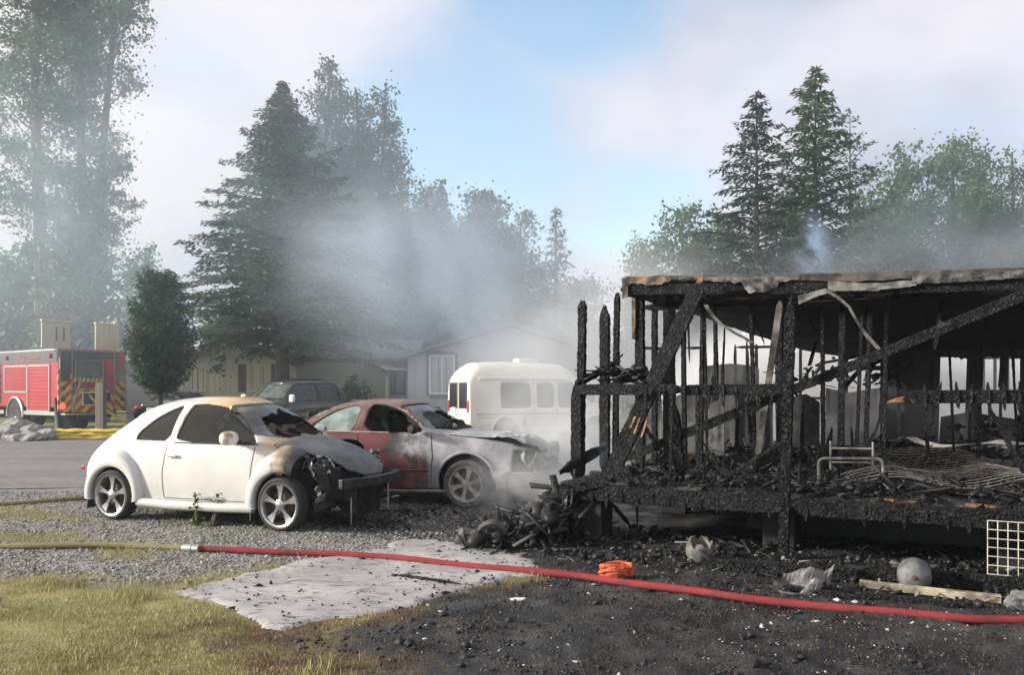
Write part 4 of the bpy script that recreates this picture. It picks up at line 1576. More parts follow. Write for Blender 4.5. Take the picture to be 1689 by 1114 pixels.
for s in (-1, 1):
    for (x0, x1) in ((-1.62, -.62), (-.42, .18), (.30, .95)):
        S.window("side_window", "side", rect(x0, x1, 1.12, 1.90), G_dark, M_black, van, side(s), depth=.03)
    S.window("cab_window", "side", [(1.10, 1.36), (1.10, 1.78), (1.35, 1.72), (1.62, 1.36)], G_dark, M_black, van, side(s))
S.window("windscreen", "end", rect(-.75, .75, 1.38, 1.86), G_dark, M_black, van, lambda c, n: n[:, 0] > .3)
S.body("body", M_cream, van)
for z0, r_ in ((.95, .028), (.84, .014)):
    for s in (-1, 1):
        S.seam([(s, [(-2.40, z0), (-1.2, z0), (.4, z0), (1.5, z0)])], M_brownstripe, van, "stripe", r_)
for s in (-1, 1):
    S.seam([(s, [(-2.3, .62), (-1.96, .62)]), (s, [(-.95, .62), (.2, .62), (1.1, .62)])], M_brownstripe, van, "stripe", .012)
    S.seam([(s, [(x, .5), (x, 2.0)]) for x in (-.52, .24, 1.04)], M_seam, van, r=.006)
for s in (-1, 1):
    for cx in (-1.45, 1.6):
        mb = MB()
        mb.tube([(cx + .49 * math.cos(a), s * .995, .40 + .49 * math.sin(a)) for a in np.linspace(0, math.pi, 18)], .04, 8)
        mb.build("arch_lip", M_cream, van, smooth=True)
        wheel(van, cx, s * .86, .36, .36, .24, .22, WS, s, "steel")
    mb = MB()
    mb.box((-2.60, s * .84, 1.17), (.09, .15, .36))
    o = mb.build("tail_light", M_red_l, van, bevel=.02)
    mb = MB()
    mb.box((1.45, s * 1.08, 1.40), (.08, .2, .26))
    mb.build("door_mirror", M_black, van, bevel=.03)
    mb = MB()
    mb.tube([(-2.3, s * .925, 2.0), (-1.0, s * .935, 2.02), (.6, s * .93, 2.0)], .035, 6)
    mb.build("roof_moulding", M_cream, van, smooth=True)
for s in (-1, 1):
    mb = MB()
    mb.box((-2.615, s * .42, 1.50), (.03, .70, .80))
    fr_ = mb.build("rear_window_frame", M_black, van, bevel=.05)
    mb = MB()
    mb.box((-2.634, s * .42, 1.50), (.012, .62, .72))
    mb.build("rear_window", G_dark, fr_, bevel=.004)
mb = MB()
mb.box((-2.625, 0, 1.3), (.02, .014, 1.5))
mb.build("door_gap", M_seam, van)
mb = MB()
mb.box((-2.68, 0, .50), (.14, 1.9, .16))
mb.build("rear_bumper", M_grey, van, bevel=.03)
mb = MB()
mb.box((-.3, .1, 2.60), (.7, .5, .14))
mb.build("roof_vent", M_cream, van, bevel=.03)
mb = MB()
mb.box((-2.64, .35, 1.05), (.02, .32, .17))
mb.build("number_plate", M_white, van)
mb = MB()
mb.box((-.85, -1.003, .70), (.12, .02, .20))
mb.build("vent_panel", M_grey, van)
mb = MB()
mb.box((0, 0, .55), (4.6, 1.5, .08))
mb.box((-.9, 0, .85), (.5, 1.4, .7))
mb.build("cabin_floor", M_dark, van)

# black crew cab pickup
M_blackpaint = plain("black_car_paint", (.014, .015, .018), (.022, .023, .026), 3, .22, spec=.6, Coat_Weight=.5, Coat_Roughness=.05)
pk = az_root("pickup_truck", "black crew cab pickup with a bright door mirror parked before the yellow home", "pickup", -6.75, 26.4, -143, 1.04)
TAB = [(-3.0, .62, .90, .8, .98, 1.05, .98, 1.26, .96, 1.28), (-1.22, .60, .92, .8, 1.0, 1.05, .98, 1.27, .95, 1.29), (-1.18, .55, .92, .8, 1.0, 1.22, .97, 1.62, .80, 1.70), (-1.05, .5, .92, .8, 1.0, 1.24, .965, 1.82, .74, 1.90),
       (-.6, .45, .92, .8, 1.0, 1.25, .965, 1.86, .74, 1.945), (.35, .45, .92, .8, 1.0, 1.25, .965, 1.86, .74, 1.94), (.65, .45, .92, .8, 1.0, 1.25, .96, 1.74, .75, 1.82), (1.28, .46, .92, .8, .995, 1.2, .94, 1.28, .72, 1.33),
       (1.5, .47, .92, .8, .99, 1.12, .92, 1.22, .70, 1.28), (2.2, .5, .90, .8, .97, 1.06, .90, 1.16, .70, 1.2), (2.7, .52, .88, .75, .93, .98, .86, 1.06, .66, 1.1), (2.86, .56, .8, .7, .84, .86, .78, .94, .6, .98)]
S = Shell(TAB, 150, 34)
for s in (-1, 1):
    for cx in (-1.85, 1.75):
        Fs, be = S.cut("side", circle(cx, .40, .48), side(s))
        S.jamb("wheel_well", be, M_dark, pk, .2, -.002)
        wheel(pk, cx, s * .85, .38, .39, .27, .25, WS, s, "six")
    S.window("door_window", "side", [(-.98, 1.3), (-.95, 1.72), (-.85, 1.80), (-.20, 1.80), (-.20, 1.3)], G_dark, M_black, pk, side(s))
    S.window("door_window", "side", [(-.12, 1.3), (-.12, 1.80), (.42, 1.79), (.62, 1.72), (1.02, 1.3)], G_dark, M_black, pk, side(s))
    mb = MB()
    mb.box((1.0, s * 1.12, 1.36), (.10, .22, .24))
    mb.build("door_mirror", plain("bright_mirror%d" % (s + 1), (.75, .75, .76), None, 8, .2, .6), pk, bevel=.05)
    mb = MB()
    mb.box((2.80, s * .70, .92), (.12, .3, .26))
    mb.build("headlight", plain("lamp_glass%d" % (s + 1), (.6, .6, .6), None, 8, .15, .3), pk, bevel=.03)
    mb = MB()
    mb.box((-3.0, s * .88, 1.02), (.06, .14, .36))
    mb.build("tail_light", M_red_l, pk, bevel=.02)
    S.seam([(s, [(-.16, .55), (-.16, 1.25)]), (s, [(.98, .55), (.98, 1.25)]), (s, [(-1.12, .6), (-1.12, 1.25)])], M_seam, pk)
S.window("windscreen", "end", [(-.80, 1.36), (.80, 1.36), (.66, 1.80), (-.66, 1.80)], glass_mat("pale_windscreen", (.7, .75, .75), .35, .05, 0, (.16, .19, .17)), M_black, pk, lambda c, n: n[:, 0] > .3)
S.window("rear_window", "end", [(-.70, 1.36), (.70, 1.36), (.6, 1.74), (-.6, 1.74)], G_dark, M_black, pk, lambda c, n: (n[:, 0] < -.3) & (c[:, 0] > -1.5))
Fs, be = S.cut("top", [(-2.92, -.84), (-1.32, -.84), (-1.32, .84), (-2.92, .84)], lambda c, n: (n[:, 2] > .5) & (c[:, 2] > 1.2))
S.jamb("bed_liner", be, M_black, pk, .4)
S.body("body", M_blackpaint, pk)
mb = MB()
mb.box((-2.1, 0, .82), (1.7, 1.7, .04)); mb.box((2.92, 0, .66), (.16, 1.8, .2)); mb.box((-3.05, 0, .66), (.14, 1.8, .16))
mb.build("bumper", M_grey, pk, bevel=.02)
mb = MB()
mb.box((2.84, 0, .92), (.06, .95, .3))
mb.build("grille", M_grey, pk, bevel=.02)
mb = MB()
for x in (.15, -.75):
    for s in (-1, 1):
        mb.box((x, s * .4, 1.1), (.16, .5, .75)); mb.box((x, s * .4, 1.58), (.1, .28, .16))
mb.build("seat", M_dark, pk, bevel=.04, kind="stuff")

# black saloon seen from behind
sal = az_root("parked_saloon", "black saloon car with red tail lamps parked under the column cedar", "car", -13.35, 34.6, 9, 1.0, .14)
TAB = [(-2.42, .45, .62, .5, .70, .70, .66, .80, .5, .86), (-2.36, .32, .74, .52, .82, .85, .76, .98, .6, 1.03), (-2.15, .28, .80, .55, .90, .95, .82, 1.04, .62, 1.08), (-1.7, .25, .82, .55, .92, .97, .85, 1.10, .62, 1.14),
       (-1.2, .24, .82, .55, .92, 1.0, .86, 1.28, .58, 1.36), (-.7, .23, .82, .55, .92, 1.0, .865, 1.36, .57, 1.45), (-.1, .22, .82, .55, .92, .99, .865, 1.39, .58, 1.48), (.35, .22, .82, .55, .92, .98, .865, 1.33, .59, 1.41), (1.1, .24, .81, .55, .91, .95, .85, 1.0, .70, 1.04),
       (1.6, .25, .80, .55, .90, .87, .80, .93, .64, .96), (2.1, .3, .72, .5, .82, .74, .68, .80, .5, .83), (2.4, .38, .5, .5, .56, .58, .5, .62, .4, .65)]
S = Shell(TAB, 120, 30)
for s in (-1, 1):
    for cx in (-1.38, 1.38):
        Fs, be = S.cut("side", circle(cx, .33, .40), side(s))
        S.jamb("wheel_well", be, M_dark, sal, .2, -.002)
        wheel(sal, cx, s * .80, .33, .33, .21, .23, WS, s, "five")
    S.window("door_window", "side", smooth_poly([(-1.15, 1.05), (-.85, 1.26), (-.4, 1.38), (.1, 1.39), (.45, 1.27), (.8, 1.04)], 1), G_dark, M_black, sal, side(s))
    S.window("tail_light", "end", smooth_poly([(s * .34, .84), (s * .34, .95), (s * .86, .99), (s * .86, .82)][::s], 0), M_red_l, M_black, sal, lambda c, n: c[:, 0] < -1.9, off=.004)
    mb = MB()
    mb.box((.75, s * 1.0, 1.04), (.1, .2, .13))
    mb.build("door_mirror", M_blackpaint, sal, bevel=.04)
S.window("rear_window", "end", smooth_poly([(-.66, 1.12), (.66, 1.12), (.52, 1.40), (-.52, 1.40)], 0), G_dark, M_black, sal, lambda c, n: (c[:, 0] < -.6) & (n[:, 0] < -.15))
S.window("windscreen", "end", smooth_poly([(-.66, 1.06), (.66, 1.06), (.52, 1.38), (-.52, 1.38)], 0), G_dark, M_black, sal, lambda c, n: (c[:, 0] > .3) & (n[:, 0] > .15))
S.body("body", M_blackpaint, sal)
mb = MB()
mb.box((-2.405, 0, .80), (.02, .34, .15))
mb.build("number_plate", M_white, sal)
mb = MB()
mb.box((0, 0, .5), (3, 1.5, .5))
mb.build("cabin_floor", M_dark, sal)

# ------------------------------------------------------------------ fire engine
M_fred = plain("fire_red_paint", (.46, .030, .035), (.38, .024, .03), 2, .3, spec=.5, Coat_Weight=.3)
M_fdark = plain("dark_engine_panel", (.035, .04, .042), (.05, .055, .055), 5, .45)
M_alu = plain("tread_aluminium", (.50, .50, .49), (.38, .38, .37), 14, .35, .75)
M_beige = plain("beige_lid", (.62, .58, .50), (.56, .52, .44), 4, .5)
M_canvas = plain("grey_canvas", (.32, .31, .295), (.21, .20, .19), 5, .9, bump=.4, bscale=20)
M_yhose = plain("yellow_hose_jacket", (.62, .47, .09), (.50, .37, .08), 12, .8)


def chevron(name, c1, c2, period, slope, ax=1):
    t = NT(name)
    o = t.xyz()
    v = t.math('ADD', o[2], t.math('MULTIPLY', t.math('ABSOLUTE', o[ax]) if slope == 'v' else o[ax], 1.0 if slope == 'v' else slope))
    f = t.math('GREATER_THAN', t.math('FRACT', t.math('DIVIDE', v, period)), .5)
    t.bsdf(t.mix(f, c1, c2), .35)
    return t.m


M_chev = chevron("chevron_red_yellow", (.46, .03, .035), (.62, .50, .06), .42, 'v')
fe = az_root("fire_engine", "red fire engine with chevron striped rear and two raised roof lids", "fire engine", -17.75, 34.1, -53, 1.06)
# local frame: +x forward, y left; rear face at x=-1.6 (camera sees the rear and the left side, y=+1.25)
XR, XF, HW = -1.75, 6.4, 1.27
mb = MB()
mb.box((2.4, 0, .62), (8.0, 1.1, .26))
mb.box((.2, 0, .8), (3.2, 2.1, .5))
mb.build("chassis", M_dark, fe)
mb = MB()
mb.box((.95, 0, 1.98), (5.3, 2 * HW - .08, 2.1))
mb.build("body", M_fred, fe, bevel=.03)
mb = MB()
mb.box((4.9, 0, 1.85), (2.5, 2.45, 2.1))
mb.box((4.7, 0, 2.95), (2.1, 2.3, .18))
mb.build("cab", M_fred, fe, bevel=.08)
mb = MB()
for s in (-1, 1):
    mb.box((5.25, s * 1.232, 2.25), (1.1, .02, .75))
mb.box((6.16, 0, 2.25), (.02, 2.1, .85))
mb.build("cab_window", G_dark, fe, kind="stuff")
mb = MB()
mb.box((3.3, 1.24, 1.9), (.7, .03, 1.7))
mb.build("pump_panel", M_fdark, fe)
mb = MB()
rr = random.Random(3)
for k in range(14):
    mb.lathe([(.07, 0), (.07, .05), (.001, .05)], 12, Matrix.Translation((3.08 + .15 * (k % 4), 1.255, 1.3 + .28 * (k // 4))) @ Matrix.Rotation(R(-90), 4, 'X'))
mb.build("gauge", M_alu, fe, kind="stuff")
# left side: dark name band, two red roll doors with bright frames, wheel arch
mb = MB()
mb.box((.95, HW - .035, 2.78), (5.2, .03, .42))
mb.build("name_band", M_fdark, fe)
for (x0, x1, z0) in ((-1.05, .62, .82), (.72, 2.55, 1.52)):
    mb = MB()
    n = 12
    for k in range(n):
        z0_, z1_ = z0 + (2.42 - z0) * k / n, z0 + (2.42 - z0) * (k + 1) / n
        mb.box(((x0 + x1) / 2, HW - .03, (z0_ + z1_) / 2), (x1 - x0, .03, (z1_ - z0_) - .015))
    d = mb.build("roller_door", M_fred, fe, bevel=.004, seg=1, kind="stuff")
    mb = MB()
    for x in (x0 - .03, x1 + .03):
        mb.box((x, HW - .025, (z0 + 2.45) / 2), (.06, .05, 2.47 - z0))
    for z in (z0 - .03, 2.46):
        mb.box(((x0 + x1) / 2, HW - .025, z), (x1 - x0, .048, .06))
    mb.build("door_frame", M_alu, d)
mb = MB()
mb.tube([(1.62 + .66 * math.cos(a), HW + .01, .62 + .66 * math.sin(a)) for a in np.linspace(-.1, math.pi + .1, 24)], .05, 8)
mb.build("wheel_arch", M_alu, fe, smooth=True)
mb = MB()
mb.lathe([(.62, 0), (.001, 0)], 24, Matrix.Translation((1.62, HW + .005, .62)) @ Matrix.Rotation(R(-90), 4, 'X'))
mb.build("wheel_well", M_dark, fe)
for x in (1.62, 5.3):
    for s in (-1, 1):
        wheel(fe, x, s * (HW - .14), .53, .53, .32, .30, {"tyre": M_tyre, "rim": M_chrome, "disc": M_disc}, s, "steel")
mb = MB()
mb.box((-.3, HW - .02, .72), (2.7, .06, .14)); mb.box((3.4, HW - .02, .72), (1.6, .06, .14))
mb.build("side_rail", M_alu, fe)
for x in (2.35, -1.2):
    mb = MB()
    mb.lathe([(.09, 0), (.09, .05), (.05, .09), (.001, .09)], 14, Matrix.Translation((x, HW - .02, 2.80)) @ Matrix.Rotation(R(-90), 4, 'X'))
    mb.build("warning_light", plain("red_lamp%d" % int(x), (.55, .03, .04), None, 8, .25), fe, smooth=True)
# lettering on the band
cu = bpy.data.curves.new("lettering", 'FONT')
cu.body = "BELLINGHAM"
cu.size = .30
cu.extrude = .004
cu.align_x = 'CENTER'
cu.space_character = 1.1
tmp = bpy.data.objects.new("lettering_tmp", cu)
C.objects.link(tmp)
dg = bpy.context.evaluated_depsgraph_get()
me = bpy.data.meshes.new_from_object(tmp.evaluated_get(dg))
bpy.data.objects.remove(tmp)
me.materials.clear()
o = link("lettering", me, plain("gold_letters", (.42, .16, .10), None, 8, .4), fe)
o.location = (.55, HW - .014, 2.68)
o.rotation_euler = (R(90), 0, R(180))
# rear: corner posts, chevron lower panel, open hose bed, side panels
mb = MB()
mb.box((XR + .02, 0, 1.18), (.05, 1.5, .84))
mb.build("chevron_panel", M_chev, fe)
for s in (-1, 1):
    mb = MB()
    mb.box((XR + .02, s * 1.03, 1.55), (.05, .46, 1.55))
    p = mb.build("rear_side_panel", chevron("chevron_side%d" % (s + 1), (.46, .03, .035), (.62, .50, .06), .36, .9 * s), fe)
    mb = MB()
    mb.box((XR - .012, s * 1.03, 2.12), (.02, .36, .5))
    mb.build("rear_hatch", M_fdark if s > 0 else M_grey, p)
    for k in range(4):
        mb = MB()
        mb.box((XR - .015, s * 1.08, 1.02 + .2 * k), (.02, .16, .10))
        mb.build("lamp_block", (M_alu, M_fdark)[k % 2], p, bevel=.01)
mb = MB()
mb.lathe([(.10, 0), (.10, .03), (.07, .05), (.001, .055)], 16, Matrix.Translation((XR - .01, 1.12, .98)) @ Matrix.Rotation(R(-90), 4, 'Y'))
t = NT("lit_red_lamp")
p = t.bsdf((.6, .02, .02), .3)
p.inputs["Emission Color"].default_value = (1, .04, .05, 1)
p.inputs["Emission Strength"].default_value = 2.2
mb.build("tail_light", t.m, fe, smooth=True)
mb = MB()
mb.box((XR + .03, .15, 2.28), (.04, .98, .75))
mb.build("hose_bed_opening", plain("dim_opening", (.16, .15, .14), (.10, .10, .10), 3, .6), fe)
mb = MB()
mb.box((XR + .008, .18, 2.84), (.05, 2.14, .24))
mb.box((XR + .008, .92, 2.45), (.04, .5, .56))
mb.build("dark_rear_panel", M_fdark, fe)
mb = MB()
mb.box((XR + .02, -.62, 2.35), (.05, .34, .95))
mb.build("red_rear_panel", M_fred, fe)
mb = MB()
for y_ in (-.36, .66):
    mb.box((XR - .01, y_, 2.1), (.05, .04, 1.2))
for z_ in (2.66, 1.62):
    mb.box((XR - .012, .15, z_), (.045, .98, .04))
mb.box((XR + .1, 0, 2.98), (.1, 2.5, .05))
for y_ in (1.2, -1.2, .78, -.78):
    mb.box((XR - .014, y_, 1.9), (.05, .035, 2.1))
mb.build("bright_frame", M_alu, fe)
mb = MB()
for k in range(7):
    mb.tube([(XR - .02 - .02 * (k % 2), -.30 + .16 * k, 1.98), (XR - .05, -.28 + .16 * k, 1.90), (XR - .02, -.22 + .16 * k, 1.86)], .05, 6)
mb.build("folded_hose", M_yhose, fe, kind="stuff")
mb = MB()
mb.box((XR - .18, 0, .70), (.42, 2.4, .06))
mb.build("tailboard", M_alu, fe, bevel=.01)
mb = MB()
mb.box((XR - .015, .10, 1.25), (.02, .62, .42)); mb.box((XR - .018, -.5, 1.3), (.02, .26, .34))
mb.build("marker_plate", M_fdark, fe)
mb = MB()
for (y0, y1) in ((.38, .42), (-.20, -.16)):
    mb.box((XR - .03, (y0 + y1) / 2, 1.25), (.02, .05, .46))
for z_ in (1.02, 1.47):
    mb.box((XR - .032, .11, z_), (.02, .64, .04))
mb.build("plate_frame", M_white, fe)
mb = MB()
mb.box((1.0, 1.2, 3.02), (5.4, .08, .07)); mb.box((1.0, -1.2, 3.02), (5.4, .08, .07))
mb.build("roof_rail", M_alu, fe)
# raised lids
for (x, y, w_, col, lab) in ((-.1, .88, 1.45, M_beige, "raised beige roof lid with two slots"), (-.1, -1.0, 1.35, plain("warm_lid", (.72, .62, .42), (.66, .55, .36), 3, .5), "raised warm cream roof lid with ribs")):
    mb = MB()
    y += .22
    mb.box((XR + .5, y, 3.55), (.05, w_ * .78, .95), rz=R(12))
    mb.box((XR + .49, y, 4.05), (.10, w_ * .82, .07), rz=R(12))
    ld = mb.build("roof_lid", col, fe, bevel=.01, label=lab)
    mb = MB()
    for k in range(3):
        mb.box((XR + .455, y + (k - 1) * .26, 3.6), (.03, .05, .5 if y > 0 else .75), rz=R(12))
    mb.build("lid_rib", M_grey if y > 0 else M_beige, ld)
# loose hose running out of the hose bed to the ground
mb = MB()
mb.tube([(XR - .05, .40, 2.0), (XR - .20, .2, 1.75), (XR - .45, -.2, 1.2), (XR - .9, -.9, .5), (XR - 1.5, -1.6, .12), (XR - 2.0, -2.6, .07)], .055, 8)
o = mb.build("yellow_hose", M_yhose, None, smooth=True)
o.matrix_world = Matrix.Translation((-18.05, 34.1, 0)) @ Matrix.Rotation(R(143), 4, 'Z')
tag(o, "yellow hose trailing from the back of the fire engine to the ground", "hose")
mb = MB()
mb.tube([(XR - .06, .62, 2.0), (XR - .22, .55, 1.9), (XR - .25, .75, 1.4), (XR - .3, .9, .8)], .04, 8)
mb.build("grey_strap", M_canvas, fe, smooth=True)
# dark tarp draped at the near rear corner
mb = MB()
n = 9
vs = []
rr = random.Random(77)
for i in range(8):
    f = i / 7
    for k in range(n):
        g = k / (n - 1)
        wdt = .25 + .55 * f
        vs.append((XR - .12 - .35 * f - .1 * math.sin(g * 9) * f, .85 + .35 - wdt * g + .12 * f, 1.35 - 1.30 * f + .05 * math.sin(g * 12)))
mb.add(vs, [(i * n + k, i * n + k + 1, (i + 1) * n + k + 1, (i + 1) * n + k) for i in range(7) for k in range(n - 1)])
o = mb.build("dark_tarp", plain("dark_tarp_cloth", (.07, .075, .085), (.10, .105, .11), 4, .8, bump=.3), None, smooth=True)
o.modifiers.new("solidify", 'SOLIDIFY').thickness = .03
o.matrix_world = Matrix.Translation((-18.05, 34.1, 0)) @ Matrix.Rotation(R(143), 4, 'Z')
tag(o, "dark tarp hanging over the rear corner of the fire engine", "tarp")

# wooden post in front of the engine's tail
mb = MB()
mb.box((0, 0, .95), (.30, .30, 1.95))
o = mb.build("wooden_post", plain("grey_timber", (.30, .27, .22), (.22, .19, .155), 6, .85, bump=.4, bscale=20, stretch=(1, 1, .1)), bevel=.02)
o.location = (-15.25, 31.5, 0)
tag(o, "weathered square timber post standing before the fire engine tail", "post")

# canvas heap and yellow hose folds by the road
r = np.random.default_rng(17)
for k, (px, Y, w_, h_, lab) in enumerate(((10, 28.6, .9, .42, "flat grey canvas bundle at the picture edge by the road"), (32, 29.0, 1.0, .62, "tallest grey canvas bundle of the heap before the engine"),
                                          (58, 28.8, .9, .5, "pale grey canvas bundle in the middle of the heap"), (82, 28.4, .75, .38, "small canvas bundle next to the yellow hose folds"),
                                          (45, 27.9, 1.2, .26, "low wide canvas bundle along the road edge"))):
    bm = bmesh.new()
    bmesh.ops.create_icosphere(bm, subdivisions=4, radius=1.0)
    for v in bm.verts:
        p = v.co.copy()
        nn = float(fbm(np.array([p.x * 2.2 + k * 7]), np.array([p.y * 2.2 + p.z * 1.3]), 5)[0]) - .5
        v.co = p * (1 + nn * .9)
        v.co.z = max(v.co.z, -.35)
        v.co = Vector((v.co.x * w_ * .62, v.co.y * w_ * .45, (v.co.z + .35) * h_ * .74))
    me = bpy.data.meshes.new("canvas_bundle")
    bm.to_mesh(me)
    bm.free()
    me.polygons.foreach_set("use_smooth", np.ones(len(me.polygons), dtype=bool))
    o = link("canvas_bundle", me, M_canvas)
    o.location = ((px - CX) * Y / FOC, Y, .012)
    o.rotation_euler = (0, 0, k * .7)
    tag(o, lab, "canvas bundle", "grey canvas bundles heaped by the road")
mb = MB()
for k in range(9):
    x0 = -15.6 + .03 * k
    y0 = 28.3 + .16 * (k % 3)
    z0 = .07 + .11 * (k // 3)
    mb.tube([(x0 + q * .33, y0 + .05 * math.sin(q * 2 + k), z0 + (.02 * math.sin(q * 3 + k) if k > 2 else 0)) for q in range(8)], .065, 8)
o = mb.build("folded_hose", M_yhose, smooth=True)
tag(o, "flaked yellow fire hose lying in folds beside the canvas heap", "hose")

# ------------------------------------------------------------------ houses
M_ysid = plain("yellow_siding", (.70, .64, .45), (.64, .58, .41), 1.2, .75)
M_bsid = plain("beige_siding", (.58, .54, .43), (.52, .49, .40), 1.0, .75)
M_lsid = plain("lavender_siding", (.42, .42, .46), (.37, .37, .41), 1.0, .75)
M_roof = plain("grey_shingle_roof", (.12, .13, .145), (.17, .175, .185), 3, .9, bump=.5, bscale=14)
M_redroof = plain("brown_roof_edge", (.20, .10, .07), (.16, .085, .06), 4, .85)
M_shut = plain("brown_shutter", (.155, .06, .045), (.13, .05, .04), 5, .6)
M_pane = glass_mat("house_glass", (.3, .33, .36), .25, .06, 0, (.05, .06, .075))
M_curt = plain("pale_curtain", (.40, .41, .42), (.33, .34, .35), 6, .9)


def house_window(root, x, z0, w_, h_, shutters=False, wall_y=0.0, frame=None, panes=2):
    """window on the wall facing -y of the root's frame"""
    frame = frame or M_white
    mb = MB()
    for xx in (x - w_ / 2, x + w_ / 2):
        mb.box((xx, wall_y - .03, z0 + h_ / 2), (.07, .08, h_ + .07))
    for zz in (z0, z0 + h_):
        mb.box((x, wall_y - .032, zz), (w_ - .07, .076, .07))
    if panes == 2:
        mb.box((x, wall_y - .03, z0 + h_ / 2), (.05, .06, h_ - .07))
    f = mb.build("window", frame, root)
    for k in range(panes):
        pw = (w_ - .07) / panes
        mb = MB()
        mb.box((x - w_ / 2 + .035 + pw * (k + .5), wall_y - .012, z0 + h_ / 2), (pw - .05, .012, h_ - .09))
        mb.build("pane", M_pane, f)
    if shutters:
        for s in (-1, 1):
            mb = MB()
            mb.box((x + s * (w_ / 2 + .24), wall_y - .03, z0 + h_ / 2), (.32, .04, h_ + .1))
            for k in range(9):
                mb.box((x + s * (w_ / 2 + .24), wall_y - .054, z0 + h_ * (k + .5) / 9), (.24, .016, h_ / 9 - .03))
            mb.build("shutter", M_shut, root)
    return f


def battens(root, x0, x1, y, zf, mat, step=.22, name="siding"):
    """board joints as raised vertical strips; zf(x) is the top"""
    mb = MB()
    k = x0
    while k < x1:
        zt_ = zf(k + step / 2)
        mb.box((k + step / 2, y - .012, (.35 + zt_) / 2), (step - .025, .02, zt_ - .35))
        k += step
    return mb.build(name, mat, root, kind="stuff")


# yellow gable-end home: wall facing the camera
yh = thing("yellow_home", "yellow mobile home gable with brown shutters behind the pickup", "house", (-11.3, 35.2, 0), R(6))
W2 = 2.35
zf = lambda x: 2.78 + .72 * (1 - abs(x + .2) / W2) if abs(x + .2) < W2 else 2.78
mb = MB()
mb.prism([(-W2 - .2, 0, 0), (W2 - .2, 0, 0), (W2 - .2, 0, 2.78), (-.2, 0, 3.5), (-W2 - .2, 0, 2.78)], (0, 9, 0))
mb.build("wall", M_ysid, yh)
battens(yh, -W2 - .19, W2 - .25, 0, zf, M_ysid)
house_window(yh, -1.72, 1.62, .72, 1.02)
house_window(yh, .78, 1.62, .86, 1.06, True)
mb = MB()
for s in (-1, 1):
    a, b = (s * (W2 + .35) - .2, -.35, 2.70), (-.2, -.35, 3.56)
    mb.prism([a, b, (b[0], b[1], b[2] + .12), (a[0], a[1], a[2] + .12)][::s], (0, 9.7, 0))
mb.build("roof", M_redroof, yh)
mb = MB()
for s in (-1, 1):
    mb.beam((s * (W2 + .34) - .2, -.37, 2.68), (-.2, -.37, 3.54), .03, .16)
mb.build("fascia", M_redroof, yh)
mb = MB()
mb.box((-W2 - .2 + .05, -.025, 1.6), (.12, .05, 2.4)); mb.box((W2 - .25, -.025, 1.6), (.12, .05, 2.4))
mb.build("corner_board", M_bsid, yh)
# beige wing with blue-grey roof
wg = thing("beige_wing", "long beige home wing under a blue grey roof with a small dark window", "house", (-6.9, 36.6, 0), R(3))
mb = MB()
mb.box((0, 2.5, 1.48), (5.4, 5, 2.96))
mb.build("wall", M_bsid, wg)
mb = MB()
mb.prism([(-2.9, -.45, 2.98), (2.9, -.45, 2.90), (2.9, 2.6, 3.85), (-2.9, 2.6, 3.93)], (0, .02, .1))
mb.prism([(-2.9, 5.6, 2.98), (-2.9, 2.62, 3.93), (2.9, 2.62, 3.85), (2.9, 5.6, 2.90)], (0, .02, .1))
mb.build("roof", M_roof, wg)
mb = MB()
mb.beam((-2.9, -.47, 2.97), (2.9, -.47, 2.89), .03, .16)
mb.build("gutter", M_fdark, wg)
house_window(wg, 1.95, 1.5, .55, .95, frame=M_fdark, panes=1)
# porch roof, dark door, posts
po = thing("entry_porch", "shaded entry porch with a dark door between beige wing and lavender home", "porch", (-4.85, 36.2, 0), R(3))
mb = MB()
mb.prism([(-.9, -1.6, 2.55), (2.2, -1.6, 2.35), (2.2, 2.5, 2.75), (-.9, 2.5, 2.95)], (0, .01, .09))
mb.build("roof", M_roof, po)
mb = MB()
mb.beam((-.9, -1.62, 2.58), (2.2, -1.62, 2.38), .04, .10)
mb.build("edge_trim", M_white, po)
mb = MB()
mb.box((.7, 2.4, 1.35), (3.1, .1, 2.6))
mb.build("back_wall", M_bsid, po)
mb = MB()
mb.box((.35, 2.32, 1.35), (1.5, .06, 2.1))
mb.build("door", plain("dark_teal_door", (.035, .05, .06), None, 4, .5), po, bevel=.02)
for x in (-.35, 1.3, 2.05):
    mb = MB()
    mb.box((x, -1.45, 1.2), (.11, .11, 2.3))
    mb.build("post", M_shut if x > 1 else M_bsid, po)
mb = MB()
mb.box((1.72, -.8, 1.2), (.7, .08, 2.2))
mb.build("brown_screen", M_shut, po)
# lavender gable home
lh = thing("lavender_home", "pale lavender home with one wide white window fading into the smoke", "house", (-2.2, 33.4, 0), R(2))
mb = MB()
mb.prism([(-1.9, 0, 0), (6.1, 0, 0), (6.1, 0, 2.9), (2.1, 0, 4.15), (-1.9, 0, 2.9)], (0, 9, 0))
mb.build("wall", M_lsid, lh)
zf2 = lambda x: 2.9 + 1.25 * (1 - abs(x - 2.1) / 4.0)
battens(lh, -1.88, 6.0, 0, zf2, M_lsid, .3)
house_window(lh, -.55, 1.52, .95, 1.48)
mb = MB()
for s in (-1, 1):
    a, b = (2.1 + s * 4.5, -.5, 2.78), (2.1, -.5, 4.2)
    mb.prism([a, b, (b[0], b[1], b[2] + .13), (a[0], a[1], a[2] + .13)][::s], (0, 10, 0))
mb.build("roof", M_roof, lh)
mb = MB()
for xx in (-1.1, 0.0):
    mb.box((xx, -.02, 2.26), (.16, .05, 1.7))
for zz in (1.40, 3.12):
    mb.box((-.55, -.022, zz), (.96, .048, .16))
mb.build("window_trim", plain("grey_trim", (.18, .18, .2), None, 5, .7), lh)
